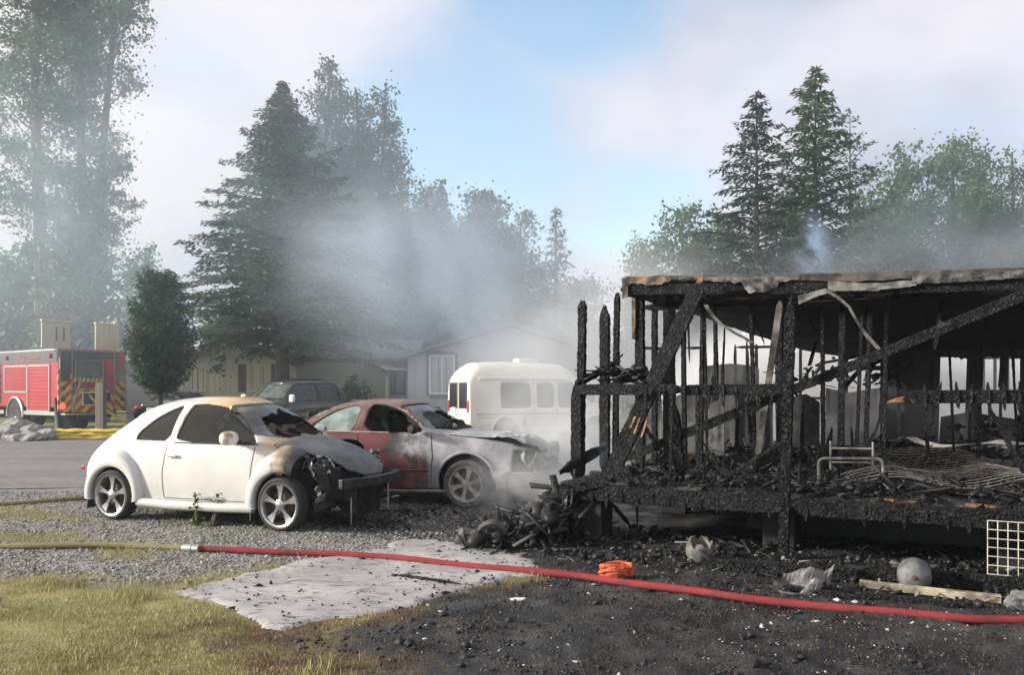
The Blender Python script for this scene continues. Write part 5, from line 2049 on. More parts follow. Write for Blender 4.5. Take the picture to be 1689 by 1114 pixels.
# pale home behind the fire engine and the cedar
ph_ = thing("grey_home", "pale grey home low behind the column cedar and black saloon", "house", (-14.6, 39.5, 0), R(6))
mb = MB()
mb.box((0, 2, 1.45), (6.4, 4, 2.9))
mb.build("wall", M_lsid, ph_)
mb = MB()
mb.prism([(-3.5, -.4, 2.9), (3.5, -.4, 2.9), (3.5, 2, 3.6), (-3.5, 2, 3.6)], (0, .02, .1))
mb.build("roof", M_roof, ph_)
house_window(ph_, .4, 1.5, .8, 1.0)
# shrub and grass verge
broadleaf("shrub", "pale flowering shrub by the beige wall of the long wing", ((583 - CX) * 34.5 / FOC, 34.5, 0), 1.75, [(0, .4), (.5, .65), (1, .3)], 61, "maple", ncl=40, per=60, cl=.4, lsize=.13, tr=.05, cat="shrub")
# blue home behind the burned house
bh_ = thing("blue_home", "blue sided home seen through the openings of the burned house", "house", (11.0, 21.5, 0), R(-29))
mb = MB()
mb.box((0, 2.5, 1.6), (9, 5, 3.2))
mb.build("wall", plain("blue_siding", (.14, .17, .34), (.12, .15, .30), 1, .7), bh_)
for x in (-2.2, .4, 2.2):
    house_window(bh_, x, 1.2, 1.2, 1.3)
mb = MB()
mb.prism([(-5, -.5, 3.2), (5, -.5, 3.2), (5, 2.6, 3.7), (-5, 2.6, 3.7)], (0, .02, .1))
mb.build("roof", M_white, bh_)
# ------------------------------------------------------------------ burned house
HA = R(-29.5)
HO = Vector((0.62, 9.6, 0))
UX, UY = math.cos(HA), math.sin(HA)
_c = Vector((0, 0, 0)) - HO
CU, CV = _c.x * UX + _c.y * UY, -_c.x * UY + _c.y * UX


def hp(px, py, v):
    """house-frame point (along the front, depth, height) seen at a picture position on the plane of depth v"""
    a, b = (px - CX) / FOC, (HORIZON - py) / FOC
    du, dv = a * UX + UY, -a * UY + UX
    t = (v - CV) / dv
    return Vector((CU + t * du, v, CAM_H + t * b))


def hw(p):
    """house frame to world"""
    return Vector((HO.x + p[0] * UX - p[1] * UY, HO.y + p[0] * UY + p[1] * UX, p[2]))


t = NT("charred_wood")
ga = t.n("ShaderNodeAttribute")
ga.attribute_name = "grain"


def gvoro(scale, feature):
    mp = t.n("ShaderNodeMapping")
    mp.inputs["Scale"].default_value = scale
    t.l(ga.outputs["Vector"], mp.inputs["Vector"])
    x = t.n("ShaderNodeTexVoronoi", feature=feature)
    x.inputs["Scale"].default_value = 1.0
    t.l(mp.outputs[0], x.inputs["Vector"])
    return x.outputs["Distance" if feature != 'F1' else "Color"]


plate = t.rng(gvoro((20, 26, 1), 'DISTANCE_TO_EDGE'), .0, .22)
plate2 = t.rng(gvoro((60, 70, 1), 'DISTANCE_TO_EDGE'), .0, .2)
col = t.mix(t.rng(t.noise(5, 6, .6), .3, .7), (0.0030, 0.0032, 0.0042), (0.0085, 0.0090, 0.0110))
col = t.mix(t.rng(t.noise(2.6, 6, .65), .60, .72), col, (0.035, 0.0345, 0.036))
col = t.mix(t.rng(t.noise(1.9, 5, .6), .70, .76), col, (0.06, 0.035, 0.02))
sepc = t.n("ShaderNodeSeparateColor")
t.l(gvoro((20, 26, 1), 'F1'), sepc.inputs[0])
col = t.mix(t.rng(sepc.outputs[0], .55, 1.0, 0, .75), col, (0.036, 0.037, 0.042))
col = t.mix(plate, t.mix(.5, col, (0.003, 0.003, 0.003)), col)
hgt_ = t.math('ADD', t.math('ADD', plate, t.math('MULTIPLY', plate2, .35)), t.math('MULTIPLY', t.noise(60, 4), .3))
t.bsdf(col, t.rng(t.noise(9, 4), .3, .7, .34, .58), 0, t.bump(hgt_, 1.0, .022), .32)
M_char = t.m
M_wood = plain("raw_split_wood", (.30, .15, .06), (.08, .04, .02), 18, .75, bump=.5, bscale=30, stretch=(1, 1, .3))
M_brownboard = plain("scorched_brown_board", (.19, .125, .085), (.03, .023, .02), 6, .8, bump=.5, bscale=25, lo=.4, hi=.62)
M_greyboard = plain("ash_grey_board", (.17, .163, .152), (.05, .048, .046), 7, .8, bump=.5, bscale=25)
M_soot = plain("sooty_panel", (.020, .021, .024), (.055, .056, .06), 2.2, .85, bump=.4, bscale=12)
t = NT("scorched_drywall")
col = t.mix(t.rng(t.noise(1.5, 6, .6), .36, .66), (0.11, 0.109, 0.108), (0.022, 0.022, 0.025))
col = t.mix(t.rng(t.noise(4, 6, .65), .52, .66), col, (0.02, 0.02, 0.02))
t.bsdf(col, .85, 0, t.bump(t.noise(18, 5), .4, .01))
M_dry = t.m
M_flash = plain("burned_sheet_metal", (.10, .094, .088), (.015, .0145, .014), 7, .6, .25, bump=.8, bscale=16, lo=.44, hi=.60, bdist=.02)
M_tubemetal = plain("burned_tube_metal", (.30, .29, .28), (.13, .12, .12), 10, .5, .6)


def char_mesh(name, p0, p1, wide, thick, nrm=(0, -1, 0), step=.02, depth=.012, cell=.038, erode=.12, seed=0, bend=0.0, ends=(1, 1)):
    """beam with cracked alligator char; wide lies across nrm"""
    wide, thick = wide * (.80 if wide > .09 else .88), thick * .85
    p0, p1 = np.array(p0, float), np.array(p1, float)
    L = np.linalg.norm(p1 - p0)
    d = (p1 - p0) / L
    n = np.array(nrm, float)
    n = n - d * (n @ d)
    if np.linalg.norm(n) < 1e-3:
        n = np.cross(d, [1, .3, 0])
    n /= np.linalg.norm(n)
    w = np.cross(d, n)
    ka, kb = max(2, int(wide / step + .5)), max(2, int(thick / step + .5))
    per = []
    for i in range(ka):
        per.append((-.5 + i / ka, .5))
    for i in range(kb):
        per.append((.5, .5 - i / kb))
    for i in range(ka):
        per.append((.5 - i / ka, -.5))
    for i in range(kb):
        per.append((-.5, -.5 + i / kb))
    per = np.array(per)
    m = len(per)
    a, b = per[:, 0] * wide, per[:, 1] * thick
    # round the corners a little
    rr_ = min(wide, thick) * .5
    rad = np.hypot(a, b)
    cs = np.maximum(np.abs(a) / (wide / 2), np.abs(b) / (thick / 2))
    cor = np.minimum(np.abs(a) / (wide / 2), np.abs(b) / (thick / 2))
    sh = 1 - .06 * np.clip((cor - .6) / .4, 0, 1)
    a, b = a * sh, b * sh
    nl = max(4, int(L / step))
    s = np.linspace(0, L, nl + 1)
    arc = np.concatenate([[0], np.cumsum(np.hypot(np.diff(per[:, 0] * wide), np.diff(per[:, 1] * thick)))])
    Sg, Ag = np.meshgrid(s, arc, indexing='ij')
    f1, f2 = worley(Sg / cell + seed * 3.1, Ag / (cell * .9) + seed * 1.7, seed)
    crack = 1 - sstep(f2 - f1, .03, .30)
    big = fbm(Sg * 2.2 + seed * 5, Ag * 2.0 + seed, seed + 3, 4) - .5
    fine = fbm(Sg * 10 + seed, Ag * 14, seed + 9, 3) - .5
    disp = -.8 * depth * crack + fine * depth * .8
    scale = 1 + big * erode * 2
    endf = np.ones(nl + 1)
    if ends[0]:
        endf *= sstep(s, -.02, .05 + .05 * ((seed * 7) % 3))
    if ends[1]:
        endf *= sstep(L - s, -.03, min(L * .3, .07 + .09 * ((seed * 5) % 3)))
    endf = .32 + .68 * endf
    aa = (a[None] * scale) * endf[:, None]
    bb = (b[None] * scale) * endf[:, None]
    rn = np.maximum(np.hypot(aa, bb), 1e-6)
    mind = .35 * min(wide, thick)
    dd = np.clip(disp, -mind * .5, mind)
    aa, bb = aa + aa / rn * dd, bb + bb / rn * dd
    jag = (fbm(Ag[0] * 40 + seed, Ag[0] * 0 + seed, seed, 2) - .5) * .07
    off = np.zeros((nl + 1, m))
    off[0] = jag * ends[0]
    off[-1] = jag * ends[1]
    cb = np.sin(np.linspace(0, np.pi, nl + 1)) * bend
    V = p0[None, None] + (Sg + off)[..., None] * d + aa[..., None] * w + bb[..., None] * n + cb[:, None, None] * np.array([0, 0, -1.0])
    V = V.reshape(-1, 3)
    idx = np.arange((nl + 1) * m).reshape(nl + 1, m)
    F = np.stack([idx[:-1], idx[1:], np.roll(idx[1:], -1, 1), np.roll(idx[:-1], -1, 1)], -1).reshape(-1, 4)
    c0, c1 = len(V), len(V) + 1
    V = np.concatenate([V, [V[:m].mean(0), V[-m:].mean(0)]])
    r0, r1 = idx[0], idx[-1]
    E0 = np.stack([np.full(m, c0), r0, np.roll(r0, -1), np.full(m, c0)], 1)
    E1 = np.stack([np.full(m, c1), np.roll(r1, -1), r1, np.full(m, c1)], 1)
    me = bpy.data.meshes.new(name)
    me.from_pydata(V.tolist(), [], [tuple(f) for f in F.tolist()] + [tuple(f[:3]) for f in E0.tolist()] + [tuple(f[:3]) for f in E1.tolist()])
    me.update()
    ga_ = me.attributes.new('grain', 'FLOAT_VECTOR', 'POINT')
    G = np.stack([Sg, Ag, np.full(Sg.shape, seed * 3.0)], -1).reshape(-1, 3)
    G = np.concatenate([G, G[:2]]).astype(np.float32)
    ga_.data.foreach_set('vector', G.ravel())
    return me


_seed = [0]


def char(name, p0, p1, wide, thick, parent, mat=None, **kw):
    _seed[0] += 1
    return link(name, char_mesh(name, p0, p1, wide, thick, seed=kw.pop("seed", _seed[0]), **kw), mat or M_char, parent)


def fallen(name, label, cat, p0, p1, wide, thick, group=None, mat=None, **kw):
    """a loose piece: its origin sits at its lower end, everything in world coordinates"""
    a, b = hw(p0), hw(p1)
    if "nrm" in kw:
        n = kw.pop("nrm")
        kw["nrm"] = (n[0] * UX - n[1] * UY, n[0] * UY + n[1] * UX, n[2])
    else:
        kw["nrm"] = (UY, -UX, 0)
    lo = a if a.z < b.z else b
    _seed[0] += 1
    o = link(name, char_mesh(name, a - lo, b - lo, wide, thick, seed=_seed[0], **kw), mat or M_char)
    o.location = lo
    return tag(o, label, cat, group)


def ragged(name, pts_top, pts_bot, v0, mat, parent, thick=.012, seed=0, amp=.03, n=40, curl=0.0, label=None):
    """torn sheet between two picture-space outlines on the plane of depth v0"""
    ts = np.linspace(0, 1, n)
    tp = np.array(pts_top, float); bt = np.array(pts_bot, float)

    def samp(p, q):
        s = np.concatenate([[0], np.cumsum(np.hypot(*np.diff(p, axis=0).T))])
        s /= s[-1]
        return np.stack([np.interp(q, s, p[:, 0]), np.interp(q, s, p[:, 1])], -1)
    A, B = samp(tp, ts), samp(bt, ts)
    rows = 5
    V = []
    for j in range(rows):
        f = j / (rows - 1)
        for i in range(n):
            q = A[i] * (1 - f) + B[i] * f
            v = v0 + curl * f * f * math.sin(i * .35 + seed) + (float(vnoise(np.array([i * .3]), np.array([f * 2.0]), seed)[0]) - .5) * .018
            p = hp(q[0], q[1], v)
            if f == 1:
                p.z += (float(fbm(np.array([i * .55 + seed * 9]), np.array([.5]), seed, 3)[0]) - .5) * 4 * amp
            V.append(tuple(p))
    F = [(j * n + i, j * n + i + 1, (j + 1) * n + i + 1, (j + 1) * n + i) for j in range(rows - 1) for i in range(n - 1)]
    me = bpy.data.meshes.new(name)
    me.from_pydata(V, [], F)
    me.update()
    o = link(name, me, mat, parent, label=label)
    m = o.modifiers.new("solidify", 'SOLIDIFY')
    m.thickness = thick
    return o


hs = thing("burned_house", "burned out mobile home with a charred stud frame and sagging black roof", "house", HO, HA)
NB = (0, -1, 0)
UMAX, VB = 7.4, 8.6
# floor: charred, uneven
us = np.arange(0, UMAX, .055); vs_ = np.arange(0.03, VB, .07)
FU, FV = np.meshgrid(us, vs_)
FZ = .645 + (fbm(FU * 1.6, FV * 1.6, 51, 3) - .5) * .12 + (fbm(FU * 9, FV * 9, 52, 4) - .5) * .07 - .10 * sstep(FV, .25, 0)
FZ += .28 * np.exp(-((FU - 3.2) / 1.1) ** 2 - ((FV - 4.2) / 1.2) ** 2) + .2 * np.exp(-((FU - 1.2) / .7) ** 2 - ((FV - 3.0) / .9) ** 2)
t = NT("charred_floor")
col = t.mix(t.rng(t.noise(3.5, 8, .65), .35, .66), (0.010, 0.010, 0.010), (0.055, 0.052, 0.05))
col = t.mix(t.rng(t.noise(17, 5), .60, .70), col, (0.16, 0.15, 0.145))
t.bsdf(col, .75, 0, t.bump(t.noise(40, 5), .8, .03), .4)
M_cfloor = t.m
n2, n1 = FU.shape
ii = np.arange(n1 * n2).reshape(n2, n1)
link("floor", mesh_np("floor", np.stack([FU, FV, FZ], -1).reshape(-1, 3), np.stack([ii[:-1, :-1], ii[:-1, 1:], ii[1:, 1:], ii[1:, :-1]], -1).reshape(-1, 4), True), M_cfloor, hs)
mb = MB()
mb.box((UMAX / 2, VB / 2 + .1, .50), (UMAX - .1, VB - .2, .16))
mb.build("subfloor", M_dark, hs)
# rim beams, joists, piers
char("deck_beam", (-.06, .0, .55), (2.5, -.02, .545), .23, .10, hs, nrm=NB, depth=.014, erode=.10)
char("deck_beam", (2.46, -.01, .545), (UMAX, .0, .55), .22, .10, hs, nrm=NB, depth=.014, erode=.12)
char("deck_beam", (-.03, 0.02, .55), (-.03, VB, .55), .22, .10, hs, nrm=(-1, 0, 0), step=.03)
for k in range(26):
    u = .15 + k * .175
    L_ = .1 + .10 * ((k * 7) % 5) / 4
    char("joist_end", (u, -.03, .60 + .02 * (k % 2)), (u + .01, -.055, .60 - L_), .05, .045, hs, nrm=NB, step=.018, depth=.008)
for (u, v) in ((.22, .25), (2.2, .8), (4.4, .8), (.4, 2.6), (2.4, 3.0), (5.6, .5)):
    mb = MB()
    mb.box((u, v, .22), (.34, .34, .44))
    mb.build("pier", M_dark, hs, bevel=.02)
mb = MB()
mb.prism([(1.55, 1.72, .0), (UMAX, 1.72, .0), (UMAX, 1.72, .46), (1.75, 1.72, .46)], (0, .04, 0))
mb.build("skirting", M_soot, hs)
mb = MB()
mb.prism([(.25, 5.2, .0), (UMAX, 5.2, .0), (UMAX, 5.2, .46), (.25, 5.2, .46)], (0, .04, 0))
mb.build("skirting", M_dry, hs)
# porch posts and railing
pa = hp(957, 640, .33)
char("porch_post", (pa.x, .33, .60), (pa.x + .03, .33, 2.72), .115, .10, hs, nrm=NB, depth=.014)
char("post_sleeve", (pa.x - .02, .27, .62), (pa.x - .02, .27, 1.80), .17, .06, hs, nrm=NB, depth=.014)
pb = hp(1000, 640, 1.19)
char("porch_post", (pb.x - .02, 1.19, .62), (pb.x - .02, 1.19, 2.74), .16, .10, hs, nrm=NB, depth=.012)
char("porch_post", (pb.x + .10, 1.23, .62), (pb.x + .13, 1.23, 2.90), .085, .08, hs, nrm=NB, depth=.010)
pc = hp(1298, 640, 0.03)
char("porch_post", (pc.x - .03, .0, .0), (pc.x + .04, .02, 2.62), .125, .115, hs, nrm=NB, depth=.016, erode=.16, step=.016)
char("railing", tuple(hp(946, 643, .25)), tuple(hp(1128, 643, .12)), .155, .065, hs, nrm=NB, depth=.012)
char("railing", tuple(hp(1122, 644, .12)), tuple(hp(1292, 643, .06)), .15, .065, hs, nrm=NB, depth=.012, erode=.18)
char("railing", tuple(hp(1486, 655, .02)), (UMAX, .02, hp(1689, 652, .02).z), .155, .07, hs, nrm=NB, depth=.012)
q = hp(1489, 656, .02)
char("splintered_end", (q.x - .13, .02, q.z - .045), (q.x + .03, .02, q.z - .01), .07, .035, hs, mat=M_wood, nrm=NB, depth=.004, erode=.3)
rr = random.Random(12)
for k, px in enumerate(list(range(1066, 1290, 21)) + list(range(1525, 1700, 26))):
    p = hp(px, 648, .07 if px < 1400 else 0)
    L_ = rr.choice((.14, .18, .22, .30, .16))
    if px in (1108, 1150):
        L_ = .9
    char("baluster", (p.x, -.0 if px > 1400 else .07, p.z + .085), (p.x + rr.uniform(-.03, .03), (-.0 if px > 1400 else .07) - .02, p.z - L_), .042, .04, hs, nrm=NB, step=.016, depth=.010, erode=.25)
# stud walls
WV = 1.7
STUDS = [(1056, .14, .12, 0, 2.92), (1080, .075, .09, 0, 2.92), (1104, .19, .10, 0, 2.9), (1130, .06, .09, 4, 2.9), (1156, .055, .09, -3, 2.85), (1167, .04, .06, 6, 2.8), (1182, .05, .09, 3, 2.8),
         (1358, .055, .09, 2, 2.8), (1386, .085, .09, -4, 2.75), (1410, .045, .08, -14, 2.75), (1426, .06, .09, -10, 2.7), (1457, .055, .09, -6, 2.75), (1542, .06, .09, -14, 2.7), (1290, .06, .09, 4, 2.8), (1246, .05, .08, 8, 2.8)]
for (px, w_, d_, lean, ztop) in STUDS:
    b_ = hp(px, 700, WV)
    tp = hp(px - lean, 500, WV)
    zl_ = .6
    if px == 1542:
        zl_ = 2.15
    if px == 1182:
        zl_ = 1.55
    char("stud", (b_.x, WV, zl_), (tp.x + (b_.x - tp.x) * .05, WV, ztop), w_, d_, hs, nrm=NB, step=.022, depth=.009, cell=.04, erode=.2)
p = hp(1051, 520, WV - .07)
mb = MB()
mb.box((p.x - .045, WV - .075, 2.72), (.05, .02, .46)); mb.box((p.x - .05, WV - .073, 2.42), (.035, .02, .16))
mb.build("scorched_trim", M_brownboard, hs)
char("fire_block", tuple(hp(1058, 574, WV)), tuple(hp(1110, 577, WV)), .05, .07, hs, nrm=NB)
char("fire_block", tuple(hp(1130, 575, WV)), tuple(hp(1160, 574, WV)), .04, .06, hs, nrm=NB)
# interior and rear studs, seen hazily
for k in range(19):
    u = -.1 + k * .40
    if k in (9, 10):
        continue
    char("rear_stud", (u, 7.6, .6), (u + .02 * math.sin(k * 3), 7.6, 2.55), .055, .09, hs, nrm=NB, step=.05, depth=.006, erode=.2)
for z_ in (1.55, 2.5):
    char("rear_plate", (-.1, 7.62, z_), (UMAX, 7.62, z_ - .1), .06, .08, hs, nrm=NB, step=.06, depth=.006)
for k in range(9):
    u = .55 + k * .42
    if k in (3,):
        continue
    char("partition_stud", (u, 4.4 + .02 * (k % 2), .65), (u + .05 * math.sin(k * 5), 4.4, 2.1 + .35 * ((k * 3) % 4) / 3), .05, .08, hs, nrm=NB, step=.04, depth=.006, erode=.25)
rr = random.Random(41)
for k in range(16):
    u = .5 + k * .3 + rr.uniform(-.08, .08)
    if 2.75 < u < 3.2:
        continue
    top = rr.choice((1.2, 1.5, 1.9, 2.3, 2.5))
    char("inner_stud", (u, 2.9 + rr.uniform(-.3, .4), .62), (u + rr.uniform(-.1, .1), 2.9, top), rr.uniform(.035, .07), .07, hs, nrm=NB, step=.03, depth=.007, erode=.3)
for k in range(9):
    u = .6 + k * .5 + rr.uniform(-.1, .1)
    char("hanging_lath", (u, 2.4 + rr.uniform(-.4, .6), 2.62), (u + rr.uniform(-.25, .25), 2.4, 2.62 - rr.uniform(.2, .7)), .03, .02, hs, nrm=NB, step=.03, depth=.005, erode=.3)
# scorched wall panels left standing
ragged("wall_panel", [(1040, 668), (1075, 655), (1092, 660)], [(1040, 770), (1075, 768), (1092, 766)], 3.2, M_dry, hs, seed=3, amp=.02)
ragged("wall_panel", [(1112, 655), (1150, 640), (1172, 668), (1195, 650)], [(1112, 742), (1150, 752), (1172, 748), (1195, 756)], 2.6, M_dry, hs, seed=4, amp=.05)
ragged("wall_panel", [(1165, 604), (1205, 600), (1240, 603), (1252, 608)], [(1165, 760), (1205, 762), (1240, 760), (1252, 764)], 5.2, M_soot, hs, seed=5, amp=.02)
ragged("wall_panel", [(1205, 650), (1240, 640), (1275, 655)], [(1205, 745), (1240, 750), (1275, 748)], 4.6, plain("grey_soot_panel", (.06, .06, .066), (.03, .03, .033), 2.5, .85), hs, seed=6, amp=.02)
ragged("wall_panel", [(1300, 658), (1330, 650), (1352, 664)], [(1300, 742), (1330, 730), (1352, 744)], 3.0, M_dry, hs, seed=7, amp=.06)
ragged("wall_panel", [(1362, 640), (1400, 648), (1452, 640)], [(1362, 738), (1400, 742), (1452, 740)], 4.3, plain("dark_grey_panel", (.055, .056, .062), (.02, .02, .023), 2.5, .85), hs, seed=8, amp=.02)
ragged("wall_panel", [(1452, 565), (1500, 560), (1552, 560)], [(1452, 735), (1500, 728), (1548, 730)], 4.8, M_soot, hs, seed=9, amp=.02)
ragged("wall_panel", [(1596, 560), (1618, 560)], [(1590, 728), (1616, 728)], 4.8, M_soot, hs, seed=10, amp=.02, n=12)
ragged("wall_panel", [(1652, 560), (1664, 560)], [(1646, 640), (1662, 644)], 4.8, M_soot, hs, seed=11, amp=.04, n=12)
ragged("wall_panel", [(1684, 560), (1760, 560)], [(1680, 730), (1760, 730)], 4.8, M_soot, hs, seed=12, amp=.02, n=14)
ragged("wall_panel", [(1552, 688), (1600, 680), (1690, 694)], [(1548, 735), (1600, 736), (1690, 735)], 4.9, M_soot, hs, seed=13, amp=.03, n=24)
ragged("wall_panel", [(1552, 556), (1690, 556)], [(1552, 588), (1690, 590)], 4.75, M_soot, hs, seed=14, amp=.05, n=30)
mb = MB()
q0, q1 = hp(1622, 640, 4.85), hp(1685, 640, 4.85)
for z_ in (hp(1622, 590, 4.85).z, hp(1622, 662, 4.85).z):
    mb.box(((q0.x + q1.x) / 2, 4.85, z_), (q1.x - q0.x, .05, .05))
for px in (1622, 1641, 1662, 1685):
    q = hp(px, 626, 4.85)
    mb.box((q.x, 4.851, q.z), (.04, .06, .62))
mb.build("window_frame", M_white, hs)

# roof: sagging slab, ceiling membrane, fascia, torn edges
ru = np.linspace(.17, 7.6, 76)
rv = np.concatenate([np.linspace(1.22, 2.2, 8), np.linspace(2.5, 8.8, 14)])
RU, RV = np.meshgrid(ru, rv)
ztop = lambda u: np.interp(u, [0, .19, 1.5, 2.3, 3.2, 4.46, 7.6], [3.11, 3.10, 3.04, 2.985, 2.945, 2.90, 2.86])
RZ = ztop(RU) + .05 * np.minimum(RV - 1.22, 3.6) - .05 * np.maximum(RV - 4.8, 0) + (fbm(RU * 3, RV * 3, 61, 3) - .5) * .06
Vt = np.stack([RU, RV, RZ], -1).reshape(-1, 3)
ny_, nx_ = RU.shape
ii = np.arange(ny_ * nx_).reshape(ny_, nx_)
o = link("roof", mesh_np("roof", Vt, np.stack([ii[:-1, :-1], ii[:-1, 1:], ii[1:, 1:], ii[1:, :-1]], -1).reshape(-1, 4)), plain("charred_roof", (.03, .03, .03), (.10, .09, .085), 4, .85, bump=.6, bscale=20), hs)
m = o.modifiers.new("solidify", 'SOLIDIFY'); m.thickness = .07; m.offset = -1
for (u0, u1) in ((.17, 1.7), (1.72, 3.3), (3.32, 5.2), (5.22, 7.6)):
    char("fascia", (u0, 1.22, float(ztop(u0)) - .16), (u1, 1.23, float(ztop(u1)) - .16), .17, .05, hs, nrm=NB, step=.022, depth=.010, erode=.10)
char("side_fascia", (.2, 1.25, 2.94), (.2, 8.6, 3.0), .2, .05, hs, nrm=(-1, 0, 0), step=.05)
for k in range(17):
    u = .3 + k * .42
    char("rafter", (u, 1.26, float(ztop(u)) - .13), (u, 5.0, float(ztop(u)) + .03 - (.35 if u > 1.6 else 0)), .11, .045, hs, nrm=(1, 0, 0), step=.045, depth=.006)
char("top_plate", tuple(hp(1058, 508, WV)), tuple(hp(1300, 498, WV)), .09, .10, hs, nrm=NB, step=.024)
char("top_plate", tuple(hp(1296, 499, 1.55)), tuple(hp(1470, 494, 1.55)), .07, .10, hs, nrm=NB, step=.024)
char("top_plate", tuple(hp(1450, 494, 1.55)), tuple(hp(1760, 462, 1.55)), .065, .10, hs, nrm=NB, step=.024)
mb = MB()
mb.beam(tuple(hp(1160, 492, 1.60)), tuple(hp(1295, 494, 1.60)), .03, .018)
mb.beam(tuple(hp(1300, 500, 1.44)), tuple(hp(1462, 491, 1.44)), .025, .014)
mb.beam(tuple(hp(1612, 477, 1.44)), tuple(hp(1700, 467, 1.44)), .03, .02)
mb.build("scorched_batten", M_brownboard, hs)
# ceiling membrane hanging down at the back
cu_ = np.linspace(.3, 7.4, 60); cv_ = np.linspace(1.5, 5.6, 26)
CUg, CVg = np.meshgrid(cu_, cv_)
z5 = np.interp(CUg, [-.3, .25, .9, 1.5, 2.3, 4.6, 7.4], [3.0, 2.95, 2.56, 2.38, 2.27, 2.22, 2.2])
z1 = np.interp(CUg, [0, 1.5, 7.4], [2.86, 2.74, 2.66])
f = np.clip((CVg - 1.5) / 3.5, 0, 1.15)
CZ = z1 * (1 - f) + z5 * f + .10 * np.sin(f * np.pi) * 0 - .06 * np.sin(np.clip(f, 0, 1) * np.pi) + (fbm(CUg * 2, CVg * 2, 71, 3) - .5) * .10
ny_, nx_ = CUg.shape
ii = np.arange(ny_ * nx_).reshape(ny_, nx_)
link("ceiling", mesh_np("ceiling", np.stack([CUg, CVg, CZ], -1).reshape(-1, 3), np.stack([ii[:-1, :-1], ii[:-1, 1:], ii[1:, 1:], ii[1:, :-1]], -1).reshape(-1, 4), True), M_dark, hs)
# torn metal and boards along the eave
ragged("torn_fascia_strip", [(1034, 456), (1110, 457)], [(1034, 468), (1085, 471), (1110, 461)], 1.175, M_brownboard, hs, seed=1, amp=.012)
ragged("torn_fascia_strip", [(1027, 460), (1035, 458)], [(1027, 492), (1036, 490)], 1.17, M_brownboard, hs, seed=2, amp=.012, n=8)
ragged("torn_fascia_strip", [(1120, 457), (1200, 458), (1318, 456)], [(1120, 461), (1200, 465), (1270, 470), (1318, 461)], 1.17, M_flash, hs, seed=15, amp=.018)
ragged("torn_fascia_strip", [(1222, 464), (1285, 466)], [(1232, 482), (1262, 484), (1282, 474)], 1.16, M_flash, hs, seed=16, amp=.02, n=16, curl=.05)
ragged("torn_fascia_strip", [(1366, 464), (1440, 468), (1512, 462)], [(1366, 480), (1440, 480), (1512, 472)], 1.15, M_greyboard, hs, seed=17, amp=.006)
ragged("torn_fascia_strip", [(1505, 455), (1600, 451), (1720, 444)], [(1505, 468), (1600, 464), (1720, 456)], 1.15, M_flash, hs, seed=18, amp=.010)
ragged("soffit_flap", [(1316, 488), (1362, 476)], [(1318, 503), (1368, 482)], 1.12, M_greyboard, hs, seed=19, amp=.008, n=10)
ragged("roof_edge_sheet", [(1300, 452), (1420, 450), (1520, 447), (1690, 441)], [(1300, 462), (1420, 464), (1520, 458), (1690, 452)], 1.19, plain("scorched_edge", (.085, .07, .062), (.015, .014, .014), 7, .8, bump=.5, bscale=20), hs, seed=20, amp=.015)


def ribbon(name, label, pts, w_, mat, parent=None, cat=None, th=.004):
    mb = MB()
    P = [Vector(p) for p in pts]
    vs = []
    for i, p in enumerate(P):
        k = .5 + .5 * math.cos(i * 1.3)
        o_ = Vector((w_ * (.4 + .6 * k), 0, w_ * .35 * (1 - k)))
        vs += [p - o_ / 2, p + o_ / 2, p + o_ / 2 + Vector((0, th, th)), p - o_ / 2 + Vector((0, th, th))]
    fs = []
    for i in range(len(P) - 1):
        b = i * 4
        for j in range(4):
            fs.append((b + j, b + (j + 1) % 4, b + 4 + (j + 1) % 4, b + 4 + j))
    mb.add(vs, fs)
    return mb.build(name, mat, parent, smooth=True, label=label)


ribbon("hanging_strip", "pale bent metal strip hanging from the eave", [hp(a, b, 1.05) for a, b in ((1362, 479), (1382, 491), (1400, 506), (1412, 528), (1428, 552), (1442, 568), (1455, 582))], .05, M_flash, hs)
ribbon("hanging_strip", "curved pale strip drooping from the plate", [hp(a, b, 1.4) for a, b in ((1164, 503), (1176, 522), (1192, 537), (1212, 550), (1228, 558), (1241, 566))], .055, M_flash, hs)
mb = MB()
for (a, b) in (((1448, 582), (1438, 575)), ((1545, 542), (1550, 528)), ((1556, 540), (1548, 528))):
    p, q = hp(*a, .08), hp(*b, .08)
    mb.prism([p, q, q + Vector((.07, 0, -.05))], (0, .01, 0))
mb.build("metal_scrap", M_flash, hs, kind="stuff")

# ------------------------------------------------------------------ fallen timbers
fallen("leaning_beam", "big charred plank leaning steeply from the deck corner up to the eave", "charred beam", hp(1003, 792, -.08), hp(1156, 464, 1.0), .245, .07, step=.015, depth=.018, cell=.05, erode=.05)
p0, p1 = hw(hp(1148, 480, .97)), hw(hp(1158, 458, 1.02))
o = link("broken_tip", char_mesh("broken_tip", (0, 0, 0), p1 - p0, .085, .05, (UY, -UX, 0), depth=.004, seed=3), M_wood)
o.location = p0
tip = bpy.data.objects["leaning_beam"]
o.parent = tip
o.matrix_parent_inverse = Matrix.Translation(-tip.location)
mb = MB()
for (a, b) in (((1046, 716), (1056, 690)), ((1058, 722), (1067, 694)), ((1040, 706), (1048, 688))):
    p, q = hw(hp(*a, .04)), hw(hp(*b, .12))
    mb.beam(p - tip.location, q - tip.location, .022, .012)
mb.build("split_patch", M_wood, tip)
fallen("diagonal_rail", "long charred rail slanting across the whole porch from low left to high right", "charred beam", hp(1030, 757, .42), hp(1760, 458, .14), .13, .06, step=.015, depth=.016, cell=.045, erode=.10)
fallen("broken_post", "stout charred stump of a post standing on the deck under the railing", "charred post", hp(1124, 790, .5), hp(1108, 655, .22), .15, .09, depth=.014)
